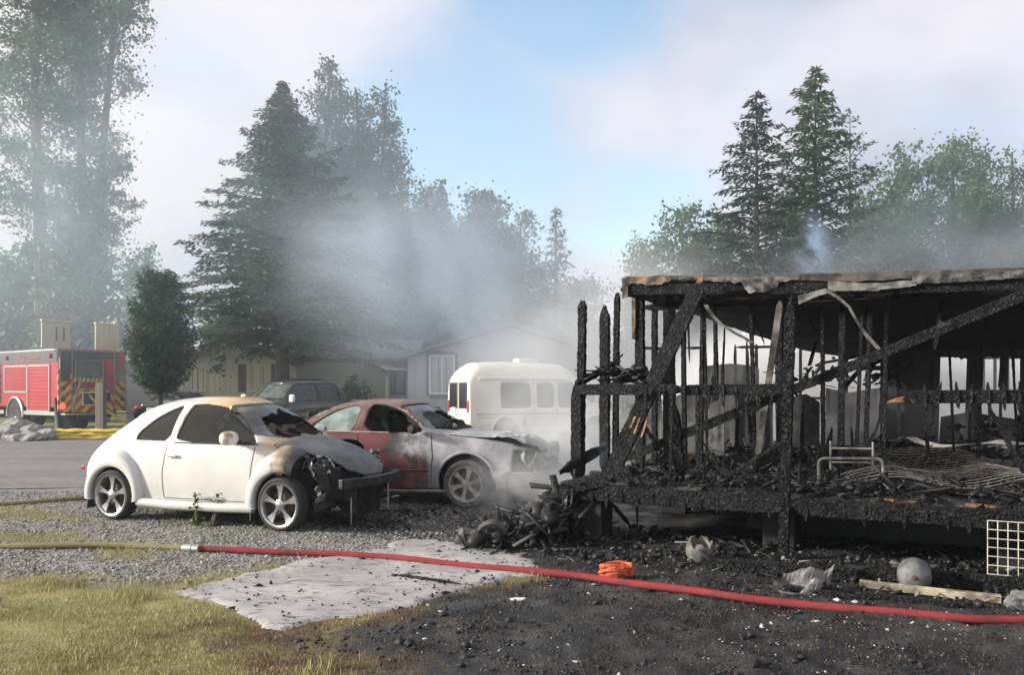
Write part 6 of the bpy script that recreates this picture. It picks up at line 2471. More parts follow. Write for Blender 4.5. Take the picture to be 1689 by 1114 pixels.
fallen("thin_brace", "thin charred brace crossing under the railing near the leaning plank", "charred brace", hp(1108, 772, .9), hp(1050, 684, .5), .055, .05)
fallen("pale_board", "tilted ash grey board standing between the studs beside the tall post", "board", hp(1250, 752, 1.5), hp(1287, 498, 1.38), .10, .03, mat=M_greyboard, depth=.003, erode=.08)
SG = "charred sticks lying on the porch deck"
SLS = ['charred stick leaning from the deck rim towards the orange tipped stick', "charred shorter stick crossing beside the leaning stick at the rim's near end", 'charred long stick rising from the tangle towards the tall porch post', "charred stick poking over the deck rim at the tangle's lower edge", 'charred second stick poking over the deck rim next to the first', 'charred stick sloping down across the middle of the tangle', 'charred thick stick sloping from the tangle to the foot of the tall post', 'charred thin steep stick behind the tangle on the deck', 'charred stick lying on the rim just before the tall post', 'charred thinnest stick standing behind the crossed sticks', 'charred stick lying on the deck before the metal frame', 'charred short stick hanging over the rim below the metal frame', 'charred upper stick of the three over the wire grid panel', 'charred lowest stick hanging over the wire grid panel', "charred stick lying just beside the wire grid panel's near edge", 'charred slanted prop under the deck by the corner pier', 'charred upright thin prop under the deck behind the slanted prop']
for SL, (a, b, v0, v1, w_) in zip(SLS, (((1100, 806), (1148, 748), .05, .2, .03), ((1068, 806), (1110, 776), .05, .2, .035), ((1205, 782), (1292, 728), .2, .1, .04), ((1142, 828), (1204, 792), -.02, .2, .045),
                           ((1162, 830), (1208, 802), -.02, .15, .045), ((1204, 775), (1246, 828), .25, -.02, .04), ((1212, 790), (1292, 832), .2, -.02, .05), ((1196, 790), (1160, 730), .2, .6, .03),
                           ((1230, 800), (1290, 826), .15, -.03, .05), ((1176, 745), (1212, 800), .5, .2, .025), ((1500, 838), (1560, 812), -.02, .3, .05), ((1440, 846), (1480, 816), -.04, .3, .035),
                           ((1640, 850), (1700, 826), -.04, .15, .05), ((1660, 856), (1710, 838), -.05, .1, .05), ((1608, 842), (1650, 822), -.03, .2, .04), ((1040, 868), (1008, 830), .5, .3, .05), ((1052, 872), (1050, 828), .6, .6, .03))):
    fallen("charred_stick", SL, "stick", hp(*a, v0), hp(*b, v1), w_, w_ * .8, SG, step=.018, depth=.008, cell=.035)
o = fallen("orange_tipped_stick", "stick with a raw orange broken tip sticking out of the deck rubble", "stick", hp(1133, 765, .18), hp(1144, 749, .2), .028, .024, mat=M_wood, depth=.003)
fallen("leaning_timber", "long dark slat leaning out of the rubble at the house's far end", "slat", hp(1700, 800, 1.0), hp(1632, 672, 1.2), .06, .04, step=.02)
fallen("stair_plank", "dark charred plank tipped up at the deck corner, smoking", "plank", hp(924, 780, .10), hp(996, 738, .55), .06, .16, nrm=(0, -.5, 1), depth=.010, erode=.08)
fallen("stair_plank", "ash edged plank lying along the deck corner below the leaning beam", "plank", hp(925, 808, -.10), hp(1050, 776, .0), .12, .18, nrm=(0, -.4, 1), depth=.012)
fallen("torn_flap", "grey torn board hanging at the deck's outer corner", "board", hp(928, 856, -.12), hp(936, 792, -.1), .075, .02, mat=M_greyboard, depth=.004)
fallen("stair_stringer", "charred stair stringer sloping down from the deck corner to the rubble", "stringer", hp(856, 872, -.2), hp(945, 800, -.08), .16, .05)
fallen("stair_board", "burned stair tread pale with ash beside the stringer", "board", hp(838, 862, .35), hp(930, 796, .25), .09, .04, mat=M_greyboard, depth=.006)
# sill timbers on the ground in front
a0, a1, a2 = gr(1165, 944), gr(1420, 962), gr(1700, 990)
for lab, q0, q1 in (("charred sill log lying on the ground under the house front beside the broken pot", a0, a1), ("charred sill log on the ground behind the gas cylinder", a1 + Vector((.02, .1, 0)), a2 + Vector((.3, .1, 0)))):
    o = link("sill_log", char_mesh("sill_log", Vector((0, 0, .07)), q1 - q0 + Vector((0, 0, .07)), .15, .14, (0, -1, 0), step=.018, depth=.016, erode=.18, seed=_seed[0]), M_char)
    _seed[0] += 1
    o.location = q0
    tag(o, lab, "charred log")
for lab, q0, q1, w_ in (("flat charred board along the red hose", gr(1230, 962), gr(1405, 990), .10), ("second flat charred board further along the red hose", gr(1405, 985), gr(1590, 1003), .09),
                        ("short charred stick lying on the pale slab", gr(655, 955), gr(760, 968), .03)):
    o = link("ground_board", char_mesh("ground_board", Vector((0, 0, .03)), q1 - q0 + Vector((0, 0, .02)), w_, .04, (0, 0, 1), step=.02, depth=.010, seed=_seed[0]), M_char)
    _seed[0] += 1
    o.location = q0
    tag(o, lab, "board")

# ------------------------------------------------------------------ loose objects in and around the house
fr = thing("bed_frame", "burned tubular metal frame standing on the deck rubble", "metal frame", hw(hp(1404, 790, 1.2)), HA)
bx = hp(1404, 790, 1.2)
mb = MB()
mb.tube([hp(a, b, 1.2) - bx for a, b in ((1351, 790), (1350, 768), (1352, 760), (1358, 757), (1448, 757), (1454, 760), (1457, 768), (1457, 792))], .020, 10)
mb.build("front_rail", M_tubemetal, fr, smooth=True)
mb = MB()
mb.tube([hp(a, b, 1.55) - bx for a, b in ((1370, 776), (1370, 728))], .014, 8)
mb.tube([hp(a, b, 1.55) - bx for a, b in ((1440, 780), (1440, 730))], .014, 8)
mb.tube([hp(a, b, 1.55) - bx for a, b in ((1370, 740), (1440, 741))], .014, 8)
mb.tube([hp(a, b, 1.55) - bx for a, b in ((1370, 763), (1440, 764))], .010, 8)
mb.build("back_rail", M_tubemetal, fr, smooth=True)
# warped wire mesh
mb = MB()
gu, gv_ = np.linspace(2.75, 4.75, 19), np.linspace(.75, 3.3, 20)
wz = lambda u, v: .72 + .10 * math.exp(-((u - 3.6) / .6) ** 2 - ((v - 1.6) / .7) ** 2) + .26 * sstep(np.array(v), 1.6, 3.3) * (1 - .4 * (u - 2.75)) + .05 * math.sin(u * 5 + v * 3) + .12 * max(0, u - 3.9)
sk = lambda u, v: (u + .22 * (v - 2) + .05 * math.sin(v * 4), v + .12 * math.sin(u * 2.2))
for u in gu:
    mb.tube([hw((*sk(u, v), float(wz(u, v)))) for v in gv_], .0045, 4)
for v in gv_:
    mb.tube([hw((*sk(u, v), float(wz(u, v)) + .006)) for u in gu], .0045, 4)
o = mb.build("wire_mesh", plain("burned_wire", (.34, .32, .30), (.15, .13, .12), 12, .5, .6))
tag(o, "warped wire mesh sheet draped over the rubble on the floor", "wire mesh")
o["kind"] = "thing"
pts = [hp(a, b, 3.3) for a, b in ((1503, 722), (1515, 729), (1532, 733), (1548, 737), (1575, 736), (1600, 734), (1625, 731), (1645, 729), (1670, 732), (1690, 734))]
o = ribbon("pale_cloth", None, [hw(p) for p in pts], .14, plain("pale_burned_cloth", (.55, .53, .50), (.30, .28, .26), 5, .85))
tag(o, "pale burned strip of cloth lying behind the wire mesh", "cloth")
o = ribbon("pale_cloth", None, [hw(hp(a, b, 2.2)) for a, b in ((1428, 740), (1436, 724), (1444, 712), (1452, 690), (1456, 660))], .09, M_greyboard)
tag(o, "grey torn strip clinging to a stud above the metal frame", "cloth")
# orange wood ends on the deck front
for k, (px, py, L_) in enumerate(((1462, 825, .08), (1497, 828, .05), (1592, 833, .22))):
    p = hw(hp(px, py, .06))
    o = link("wood_offcut", char_mesh("wood_offcut", (0, 0, 0), Vector((UX, UY, -.02)) * L_, .045, .04, (0, 0, 1), depth=.004, seed=40 + k), M_wood)
    o.location = p
    tag(o, ("raw orange wood end beside the bed frame on the deck front", "smallest raw orange wood end on the deck front", "longest raw orange wood end on the deck front")[k], "wood scrap")
# wire rack
rk = gr(1629, 962)
mb = MB()
cs = .0775
ncol, nrow = 11, 7
d1 = Vector((UX, UY, 0)).normalized()
d2 = (Vector((-UY, UX, 0)) * .10 + Vector((0, 0, 1))).normalized()
for k in range(ncol + 1):
    mb.tube([d1 * cs * k, d1 * cs * k + d2 * cs * nrow], .0042, 6)
for k in range(nrow + 1):
    mb.tube([d2 * cs * k + Vector((0, -.006, 0)), d2 * cs * k + d1 * cs * ncol + Vector((0, -.006, 0))], .0042, 6)
o = mb.build("wire_rack", plain("cream_wire_coating", (.62, .58, .50), (.40, .36, .30), 9, .5), smooth=True)
o.location = rk
tag(o, "cream wire grid panel leaning against the house front", "wire grid")
# gas cylinder
gc = thing("gas_cylinder", "rusty grey gas cylinder lying on its side with its dome to the viewer", "gas cylinder", gr(1508, 981))
ax = Vector((.42, .90, 0)).normalized()
M = Matrix.Translation((0, 0, .148)) @ Vector((0, 0, 1)).rotation_difference(ax).to_matrix().to_4x4()
mb = MB()
gc.scale = (.9, .9, .9)
prof = [(.148 * math.sin(a), .10 - .10 * math.cos(a)) for a in np.linspace(0.02, math.pi / 2, 12)] + [(.148, .24)] + [(.148 * math.cos(a), .24 + .09 * math.sin(a)) for a in np.linspace(0.1, math.pi / 2, 8)]
mb.lathe(prof, 40, M)
t = NT("rusty_grey_tank")
col = t.mix(t.rng(t.noise(9, 7, .6), .35, .62), (0.17, 0.175, 0.18), (0.08, 0.083, 0.083))
col = t.mix(t.rng(t.noise(16, 6, .65), .55, .68), col, (0.13, 0.085, 0.055))
t.bsdf(col, .6, .25, t.bump(t.noise(50, 4), .25, .004))
M_tank = t.m
mb.build("tank", M_tank, gc, smooth=True)
mb = MB()
mb.lathe([(.016, .012), (.016, -.012), (.012, -.02), (.001, -.02)], 12, M)
mb.lathe([(.028, .004), (.022, -.004), (.016, -.005)], 14, M)
mb.build("valve_boss", plain("rust_brown", (.12, .08, .06), (.07, .05, .04), 20, .7, .4), gc, smooth=True)
mb = MB()
mb.lathe([(.105, .30), (.108, .42), (.100, .42), (.098, .30)], 30, M)
mb.build("collar", plain("tan_ring", (.38, .32, .24), (.25, .2, .15), 9, .6, .3), gc, smooth=True)
# downspout
d0, d1_ = gr(1418, 972), gr(1655, 998)
dn = (d1_ - d0).normalized()
mb = MB()
L_ = (d1_ - d0).length
sidev = Vector((-dn.y, dn.x, 0))
mb.beam((0, 0, .045), tuple(dn * L_ * .62 + Vector((0, 0, .04))), .075, .055)
for k in (-1, 0, 1):
    mb.beam(tuple(sidev * .02 * k + Vector((0, 0, .0735))), tuple(sidev * .02 * k + dn * L_ * .62 + Vector((0, 0, .0685))), .008, .006)
    mb.beam(tuple(-sidev * .0385 + Vector((0, 0, .045 + .016 * k))), tuple(-sidev * .0385 + dn * L_ * .62 + Vector((0, 0, .04 + .016 * k))), .006, .007)
mb.beam(tuple(dn * L_ * .615 + Vector((0, 0, .04))), tuple(dn * L_ + Vector((0, 0.03, .035))), .08, .06)
o = mb.build("downspout", plain("dirty_cream_metal", (.40, .36, .25), (.15, .13, .10), 8, .55, .1, lo=.42, hi=.62), bevel=.004, seg=1)
o.location = d0
tag(o, "dented cream downspout lying on the ground under the gas cylinder", "downspout")


def blob(name, loc, size, mat, seed, label, cat, rough=.8, sub=3, rz=0.0, flat=-.6):
    bm = bmesh.new()
    bmesh.ops.create_icosphere(bm, subdivisions=sub, radius=1.0)
    for v in bm.verts:
        p = v.co.copy()
        nn = float(fbm(np.array([p.x * 1.7 + seed * 7.3]), np.array([p.y * 1.7 + p.z * 2.1 + seed]), seed, 4)[0]) - .5
        v.co = p * (1 + nn * rough)
        v.co.z = max(v.co.z, flat) - flat
        v.co = Vector((v.co.x * size[0], v.co.y * size[1], v.co.z * size[2]))
    me = bpy.data.meshes.new(name)
    bm.to_mesh(me)
    bm.free()
    o = link(name, me, mat)
    o.location = loc
    o.rotation_euler = (0, 0, rz)
    if label:
        tag(o, label, cat)
    return o


M_rock = plain("sooty_stone", (.16, .155, .15), (.05, .05, .05), 9, .85, bump=.6, bscale=30)
blob("stone_block", gr(1688, 1006), (.13, .12, .09), M_rock, 3, "sooty stone block at the end of the downspout", "stone")
# broken pot
mb = MB()
Mp = Matrix.Translation((0, 0, .11)) @ Matrix.Rotation(R(14), 4, 'X')
n = 36
prof = [(.085, -.11), (.118, -.07), (.135, 0), (.128, .07), (.12, .10), (.105, .10), (.112, .06), (.118, 0), (.10, -.06), (.001, -.08)]
mb.lathe(prof, n, Mp)
for i, j in ((4, 0), (5, 0), (3, 0), (6, 0)):
    for k in range(n):
        v = mb.v[i * n + k]
        mb.v[i * n + k] = (v[0], v[1], v[2] - .045 * max(0, math.sin(k * .9) + .4 * math.sin(k * 2.3)) * (1 if i in (4, 5) else .5))
o = mb.build("broken_pot", plain("sooty_concrete", (.20, .185, .165), (.07, .065, .06), 14, .9, bump=.6, bscale=40, lo=.4, hi=.66), smooth=True)
o.location = gr(1154, 926)
tag(o, "sooty concrete pot with a broken rim on the burned ground", "pot")
# twisted sheet metal
g0 = gr(1322, 974)
us_, vs2 = np.linspace(-1, 1, 14), np.linspace(-1, 1, 9)
V = []
for v in vs2:
    for u in us_:
        V.append((u * .20 + .06 * v, v * .12, .07 + .05 * math.sin(u * 4 + v * 2) + .06 * v + .04 * math.sin(v * 5 - u * 3) + .05 * u))
F = [(j * 14 + i, j * 14 + i + 1, (j + 1) * 14 + i + 1, (j + 1) * 14 + i) for j in range(8) for i in range(13)]
me = bpy.data.meshes.new("crumpled_sheet")
me.from_pydata(V, [], F)
me.update()
o = link("crumpled_sheet", me, plain("ashy_sheet", (.19, .185, .18), (.06, .055, .055), 9, .55, .4))
o.modifiers.new("solidify", 'SOLIDIFY').thickness = .008
o.location = g0
o.rotation_euler = (R(20), 0, R(-20))
tag(o, "crumpled ash grey metal sheet on the sill log", "metal sheet")
o = ribbon("bent_wire_strip", None, [gr(a, b, .03) for a, b in ((1245, 972), (1258, 966), (1272, 968), (1290, 978), (1318, 982), (1345, 976))], .03, M_flash)
tag(o, "thin bent pale strip curling beside the crumpled metal sheet", "metal strip")
# orange bundle
oc = gr(1017, 956)
mb = MB()
rr = random.Random(4)
for k in range(11):
    a0 = rr.uniform(0, 6.28)
    rx, ry, z0 = rr.uniform(.10, .155), rr.uniform(.06, .09), .02 + .008 * k
    mb.tube([(rx * math.cos(a0 + a) + rr.uniform(-.01, .01), ry * math.sin(a0 + a), z0 + .02 * math.sin(2 * a + k) + .02) for a in np.linspace(0, 5.9, 16)], .013, 6)
o = mb.build("orange_strap", plain("orange_webbing", (.62, .13, .045), (.42, .07, .025), 14, .7), smooth=True)
o.location = oc
tag(o, "bright orange coiled strap bundle lying behind the red hose", "strap")
# small burned wheel and rubble around it
wp = gr(811, 904)
mb = MB()
M = Matrix.Translation((0, 0, .155)) @ Matrix.Rotation(R(-62), 4, 'X') @ Matrix.Rotation(R(0), 4, 'Z')
mb.lathe([(.10, -.035), (.15, -.04), (.162, 0), (.15, .04), (.10, .035), (.095, 0), (.10, -.035)], 30, M)
mb.v = [(v[0], v[1], v[2]) for v in mb.v]
o = mb.build("scrap_tyre_ring", plain("ash_rubber", (.10, .095, .09), (.05, .05, .05), 12, .9, bump=.4), smooth=True)
o.location = wp
tag(o, "small burned wheel leaning at the foot of the stair rubble", "wheel")
mb = MB()
mb.lathe([(.05, .02), (.04, .035), (.001, .04)], 14, M)
for k in range(6):
    a = k * 1.05
    mb.beam(tuple(M @ Vector((0, 0, .01))), tuple(M @ Vector((.1 * math.cos(a), .1 * math.sin(a), 0))), .014, .01)
mb.build("hub", M_tubemetal, o, smooth=True)
blob("clinker_mound", gr(775, 902) + Vector((0, .1, 0)), (.17, .15, .12), plain("grey_clinker", (.14, .135, .125), (.05, .05, .045), 14, .9, bump=.8, bscale=40), 9, "grey lumpy mound of melted scrap beside the burned wheel", "scrap heap", rough=1.1)
o = blob("white_scrap", gr(855, 991), (.075, .05, .012), plain("white_ash", (.72, .71, .70), (.55, .54, .53), 9, .8), 5, "white melted plastic scrap on the burned grass", "scrap", sub=2)
# ------------------------------------------------------------------ scattered stuff on the ground
def blades(name, X, Y, H, W, seed, mat):
    r = np.random.default_rng(seed)
    n = len(X)
    Z = ground_z(X, Y)
    a = r.uniform(0, 2 * np.pi, n)
    lean = H * r.uniform(.15, .9, n)
    la = r.uniform(0, 2 * np.pi, n)
    B = np.stack([X, Y, Z - .006], -1)
    wv = np.stack([np.cos(a), np.sin(a), np.zeros(n)], -1) * W[:, None]
    mid = B + np.stack([np.cos(la) * lean * .35, np.sin(la) * lean * .35, H * .62], -1)
    tip = B + np.stack([np.cos(la) * lean, np.sin(la) * lean, H], -1)
    V = np.stack([B - wv, B + wv, mid + wv * .7, tip, mid - wv * .7], 1).reshape(-1, 3)
    k = np.arange(n)[:, None] * 5
    F = np.concatenate([k + np.array([[0, 1, 2, 4]]), k + np.array([[4, 2, 3, 3]])])
    q = np.concatenate([k + np.array([[0, 1, 2]]), k + np.array([[0, 2, 4]]), k + np.array([[4, 2, 3]])])
    return link(name, mesh_np(name, V, q), mat, kind="stuff")


def scatter(n, x0, x1, y0, y1, weight, seed):
    r = np.random.default_rng(seed)
    X, Y = r.uniform(x0, x1, n), y0 + (y1 - y0) * r.random(n) ** 1.15
    k = r.random(n) < weight(X, Y)
    return X[k], Y[k], r


def blade_mat(name, c1, c2, c3):
    t = NT(name)
    g = t.n("ShaderNodeNewGeometry")
    f = t.math('MULTIPLY', g.outputs["Random Per Island"], 1.0)
    col = t.mix(t.rng(f, .2, .6), c1, c2)
    col = t.mix(t.rng(f, .72, .9), col, c3)
    col = t.mix(t.rng(t.noise(1.3, 4), .4, .7), col, tuple(.5 * (a + b) for a, b in zip(c2, c3)))
    t.bsdf(col, .7, 0, None, .3)
    return t.m


on_slab = lambda X, Y: poly_dist(X, Y, SLAB) > .03 + .22 * sstep(fbm(X * 3, Y * 3, 77), .5, .62)
w_green = lambda X, Y: (1 - mask_at(m_gravel, X, Y)) * (1 - mask_at(m_brown, X, Y)) * np.where(on_slab(X, Y), 0, 1) * (.08 + .92 * sstep(fbm(X * 2.5, Y * 2.5, 81), .36, .58))
X, Y, r = scatter(190000, -7.5, 1.2, 4.4, 9.5, w_green, 1)
tall = sstep(fbm(X * 1.1, Y * 1.1, 82), .45, .7)
blades("grass", X, Y, (.026 + .05 * tall) * r.uniform(.5, 1.5, len(X)), r.uniform(.0012, .0028, len(X)), 2, blade_mat("grass_blade", (.16, .185, .055), (.33, .29, .13), (.50, .42, .23)))
w_brown = lambda X, Y: mask_at(m_brown, X, Y) * (1 - mask_at(m_burn, X, Y) * .93) * (1 - mask_at(m_gravel, X, Y)) * np.where(on_slab(X, Y), 0, 1)
X, Y, r = scatter(150000, -3.5, 5.5, 4.4, 8.5, w_brown, 3)
blades("scorched_grass", X, Y, .022 * r.uniform(.5, 1.6, len(X)), r.uniform(.0012, .0026, len(X)), 4, blade_mat("scorched_blade", (.07, .035, .02), (.16, .085, .045), (.26, .19, .09)))
w_black = lambda X, Y: mask_at(m_burn, X, Y) * sstep(fbm(X * 1.7, Y * 1.7, 83), .46, .62)
X, Y, r = scatter(90000, -3.0, 5.5, 4.4, 7.2, w_black, 5)
blades("burned_grass", X, Y, .018 * r.uniform(.4, 1.4, len(X)), r.uniform(.0012, .0024, len(X)), 6, blade_mat("burned_blade", (.008, .008, .009), (.022, .021, .021), (.075, .055, .035)))
# long stalks by the slab's near edge and fringe of the gravel
X, Y, r = scatter(9000, -7, 0.5, 5.0, 10.5, lambda X, Y: sstep(np.abs(poly_dist(X, Y, SLAB)), .45, .05) * .35 * np.where(on_slab(X, Y), 0, 1) * (1 - mask_at(m_burn, X, Y)) + .35 * sstep(np.abs(mask_at(m_gravel, X, Y) - .5), .45, .1), 7)
blades("grass_stalks", X, Y, .075 * r.uniform(.4, 1.6, len(X)), r.uniform(.001, .002, len(X)), 8, blade_mat("stalk_blade", (.16, .19, .06), (.30, .27, .12), (.42, .35, .18)))
# weeds in the gravel strips
w_strip = lambda X, Y: np.clip(sum(sstep(poly_dist(X, Y, q), -.15, .12) for q in GRASSY), 0, 1) * .5 * np.where(fbm(X * 5, Y * 5, 88) > .45, 1, .15)
X, Y, r = scatter(90000, -10, -2.5, 7.6, 13, lambda X, Y: np.clip(w_strip(X, Y) + .10 * mask_at(m_gravel, X, Y) * sstep(fbm(X * 1.4, Y * 1.4, 89), .52, .66), 0, 1), 9)
blades("strip_grass", X, Y, .03 * r.uniform(.5, 1.5, len(X)), r.uniform(.002, .004, len(X)), 10, blade_mat("strip_blade", (.14, .19, .04), (.26, .25, .07), (.36, .30, .12)))


def stones(name, X, Y, S, mat, seed, flat=.6, zoff=0.0, zfun=None):
    r = np.random.default_rng(seed)
    n = len(X)
    base = np.array([[1, 0, 0], [0, 1, 0], [-1, 0, 0], [0, -1, 0], [0, 0, 1], [0, 0, -1]], float)
    V = base[None] * (S[:, None, None] * r.uniform(.6, 1.4, (n, 1, 3))) * np.array([1, 1, flat])
    V = V + r.normal(0, .22, (n, 6, 3)) * S[:, None, None]
    a = r.uniform(0, 6.28, n)
    c, s = np.cos(a)[:, None], np.sin(a)[:, None]
    V = np.stack([V[..., 0] * c - V[..., 1] * s, V[..., 0] * s + V[..., 1] * c, V[..., 2]], -1)
    Z = (zfun or ground_z)(X, Y) + zoff
    V += np.stack([X, Y, Z + S * flat * .25], -1)[:, None, :]
    f = np.array([[0, 1, 4], [1, 2, 4], [2, 3, 4], [3, 0, 4], [1, 0, 5], [2, 1, 5], [3, 2, 5], [0, 3, 5]])
    F = (np.arange(n)[:, None, None] * 6 + f[None]).reshape(-1, 3)
    return link(name, mesh_np(name, V.reshape(-1, 3), F), mat, kind="stuff")


def stone_mat(name, c1, c2, rough=.85):
    t = NT(name)
    g = t.n("ShaderNodeNewGeometry")
    t.bsdf(t.mix(g.outputs["Random Per Island"], c1, c2), rough, 0, None, .35)
    return t.m


M_gstone = stone_mat("gravel_stone", (.085, .08, .075), (.38, .36, .34))
M_cbit = stone_mat("char_bit", (.004, .004, .005), (.03, .029, .03), .6)
M_ashbit = stone_mat("ash_flake", (.22, .21, .20), (.62, .60, .57))
X, Y, r = scatter(46000, -9.5, 1.0, 7.4, 14.0, lambda X, Y: mask_at(m_gravel, X, Y) * (1 - .5 * mask_at(m_soot, X, Y)) * .9, 11)
stones("gravel", X, Y, r.uniform(.006, .021, len(X)), M_gstone, 12)
X, Y, r = scatter(16000, -2.5, 6.0, 4.5, 10, lambda X, Y: mask_at(m_burn, X, Y) * .8 * np.where(on_slab(X, Y), 0, 1) * (.25 + .75 * (fbm(X * 2, Y * 2, 91) > .48)), 13)
stones("char_crumbs", X, Y, r.uniform(.005, .02, len(X)) * (1 + (r.random(len(X)) < .04) * 1.5), M_cbit, 14)
X, Y, r = scatter(4200, -2.5, 6.0, 4.5, 10, lambda X, Y: mask_at(m_burn, X, Y) * .75 * np.where(on_slab(X, Y), 0, 1) * (.2 + .8 * (fbm(X * 1.6, Y * 1.6, 92) > .5)), 15)
stones("ash_flakes", X, Y, r.uniform(.004, .012, len(X)) * (1 + (r.random(len(X)) < .05) * 2.8), M_ashbit, 16, flat=.3)
X, Y, r = scatter(2600, -2.6, .6, 7.9, 10.2, lambda X, Y: mask_at(m_soot, X, Y) * .8, 17)
stones("soot_crumbs", X, Y, r.uniform(.006, .028, len(X)), M_cbit, 18)
# char bits on the slab: thick along the burned side and along one drift line
sl0, sl1 = gr(640, 950), gr(770, 975)


def w_slab(X, Y):
    edge = poly_dist(X, Y, BURN)
    ex = sl1 - sl0
    tt = ((X - sl0.x) * ex.x + (Y - sl0.y) * ex.y) / (ex.x ** 2 + ex.y ** 2)
    dl = np.hypot(X - sl0.x - np.clip(tt, 0, 1) * ex.x, Y - sl0.y - np.clip(tt, 0, 1) * ex.y)
    return np.where(poly_dist(X, Y, SLAB) > .05, 1, 0) * np.clip(.05 + .6 * sstep(edge, -.6, .0) * (fbm(X * 3, Y * 3, 93) > .5) + .8 * np.exp(-(dl / .14) ** 2) + .22 * (fbm(X * 2.2, Y * 2.2, 94) > .56), 0, 1)


X, Y, r = scatter(3600, -2.8, .8, 5.6, 9.6, w_slab, 19)
stones("slab_char", X, Y, r.uniform(.005, .018, len(X)) * (1 + (r.random(len(X)) < .06) * 1.2), M_cbit, 20, zoff=0, zfun=lambda X, Y: np.full(len(X), .018))


# ------------------------------------------------------------------ rubble of boards and lumps
def rubble(name, P, S, seed, mat, sticky=.4, parent=None, tilt=.35):
    """boxes of random turn; P centres, S sizes"""
    r = np.random.default_rng(seed)
    n = len(P)
    d = np.where((r.random(n) < sticky)[:, None], np.stack([r.uniform(3.0, 8, n), r.uniform(.35, .9, n), r.uniform(.12, .3, n)], -1), np.stack([r.uniform(.6, 1.5, n), r.uniform(.5, 1.2, n), r.uniform(.2, .8, n)], -1)) * S[:, None] * .5
    ya, ti, ro = r.uniform(0, 6.28, n), r.normal(0, tilt, n), r.normal(0, tilt * 1.2, n)
    cy, sy_, ct, st, cr_, sr = np.cos(ya), np.sin(ya), np.cos(ti), np.sin(ti), np.cos(ro), np.sin(ro)
    Z0 = np.zeros(n)
    Rz = np.stack([np.stack([cy, -sy_, Z0], -1), np.stack([sy_, cy, Z0], -1), np.stack([Z0, Z0, Z0 + 1], -1)], 1)
    Ry = np.stack([np.stack([ct, Z0, st], -1), np.stack([Z0, Z0 + 1, Z0], -1), np.stack([-st, Z0, ct], -1)], 1)
    Rx = np.stack([np.stack([Z0 + 1, Z0, Z0], -1), np.stack([Z0, cr_, -sr], -1), np.stack([Z0, sr, cr_], -1)], 1)
    Rm = Rz @ Ry @ Rx
    c = np.array([[sx, sy, sz] for sz in (-1, 1) for sx, sy in ((-1, -1), (1, -1), (1, 1), (-1, 1))], float)
    L = c[None] * d[:, None, :] * r.uniform(.90, 1.06, (n, 8, 3))
    V = np.einsum('nij,nkj->nki', Rm, L) + P[:, None, :]
    f = np.array([[3, 2, 1, 0], [4, 5, 6, 7], [0, 1, 5, 4], [1, 2, 6, 5], [2, 3, 7, 6], [3, 0, 4, 7]])
    F = (np.arange(n)[:, None, None] * 8 + f[None]).reshape(-1, 4)
    return link(name, mesh_np(name, V.reshape(-1, 3), F), mat, parent, kind="stuff")


def hw_np(P):
    return np.stack([HO.x + P[:, 0] * UX - P[:, 1] * UY, HO.y + P[:, 0] * UY + P[:, 1] * UX, P[:, 2]], -1)


M_rub = stone_mat("rubble_char", (.003, .003, .004), (.020, .020, .021), .55)
M_rubg = stone_mat("rubble_ash", (.02, .02, .02), (.20, .195, .185), .8)
r = np.random.default_rng(23)
# on the floor
n = 2600
u, v = r.uniform(.1, 6.8, n), .15 + 7.5 * r.random(n) ** 1.3
zf_ = .66 + (.28 * np.exp(-((u - 3.2) / 1.1) ** 2 - ((v - 4.2) / 1.2) ** 2) + .2 * np.exp(-((u - 1.2) / .7) ** 2 - ((v - 3.0) / .9) ** 2))
P = np.stack([u, v, zf_ + r.uniform(-.02, .09, n)], -1)
rubble("floor_rubble", hw_np(P), r.uniform(.02, .085, n), 24, M_rub, .5)
n = 520
u, v = r.uniform(.3, 6.8, n), .25 + 7 * r.random(n)
P = np.stack([u, v, .68 + .22 * np.exp(-((u - 3.2) / 1.1) ** 2 - ((v - 4.2) / 1.2) ** 2) + r.uniform(0, .08, n)], -1)
rubble("floor_ash", hw_np(P), r.uniform(.01, .04, n), 25, M_rubg, .3)
# lumps heaped against the railing and the far window
for k, (px, py, v0, sp, n) in enumerate(((1040, 622, .6, .10, 34), (1390, 620, 4.3, .3, 70), (998, 612, .5, .07, 22), (1655, 715, 3.6, .3, 60))):
    c = hp(px, py, v0)
    P = np.array([c.x, c.y, c.z]) + r.normal(0, 1, (n, 3)) * np.array([sp * 1.3, sp * .5, sp * .42])
    rubble("hung_rubble", hw_np(P), r.uniform(.03, .11, n), 30 + k, M_rub, .5)
# ground before and under the house
n = 950
u, v = r.uniform(-.6, 6.5, n), -1.15 + 2.3 * r.random(n)
P = np.stack([u, v, r.uniform(0, .05, n)], -1)
rubble("ground_rubble", hw_np(P), r.uniform(.015, .07, n), 41, M_rub, .3)
n = 240
u, v = r.uniform(-.4, 6.5, n), -1.2 + 1.6 * r.random(n)
P = np.stack([u, v, r.uniform(.01, .05, n)], -1)
rubble("ground_ash", hw_np(P), r.uniform(.01, .045, n), 42, M_rubg, .3)
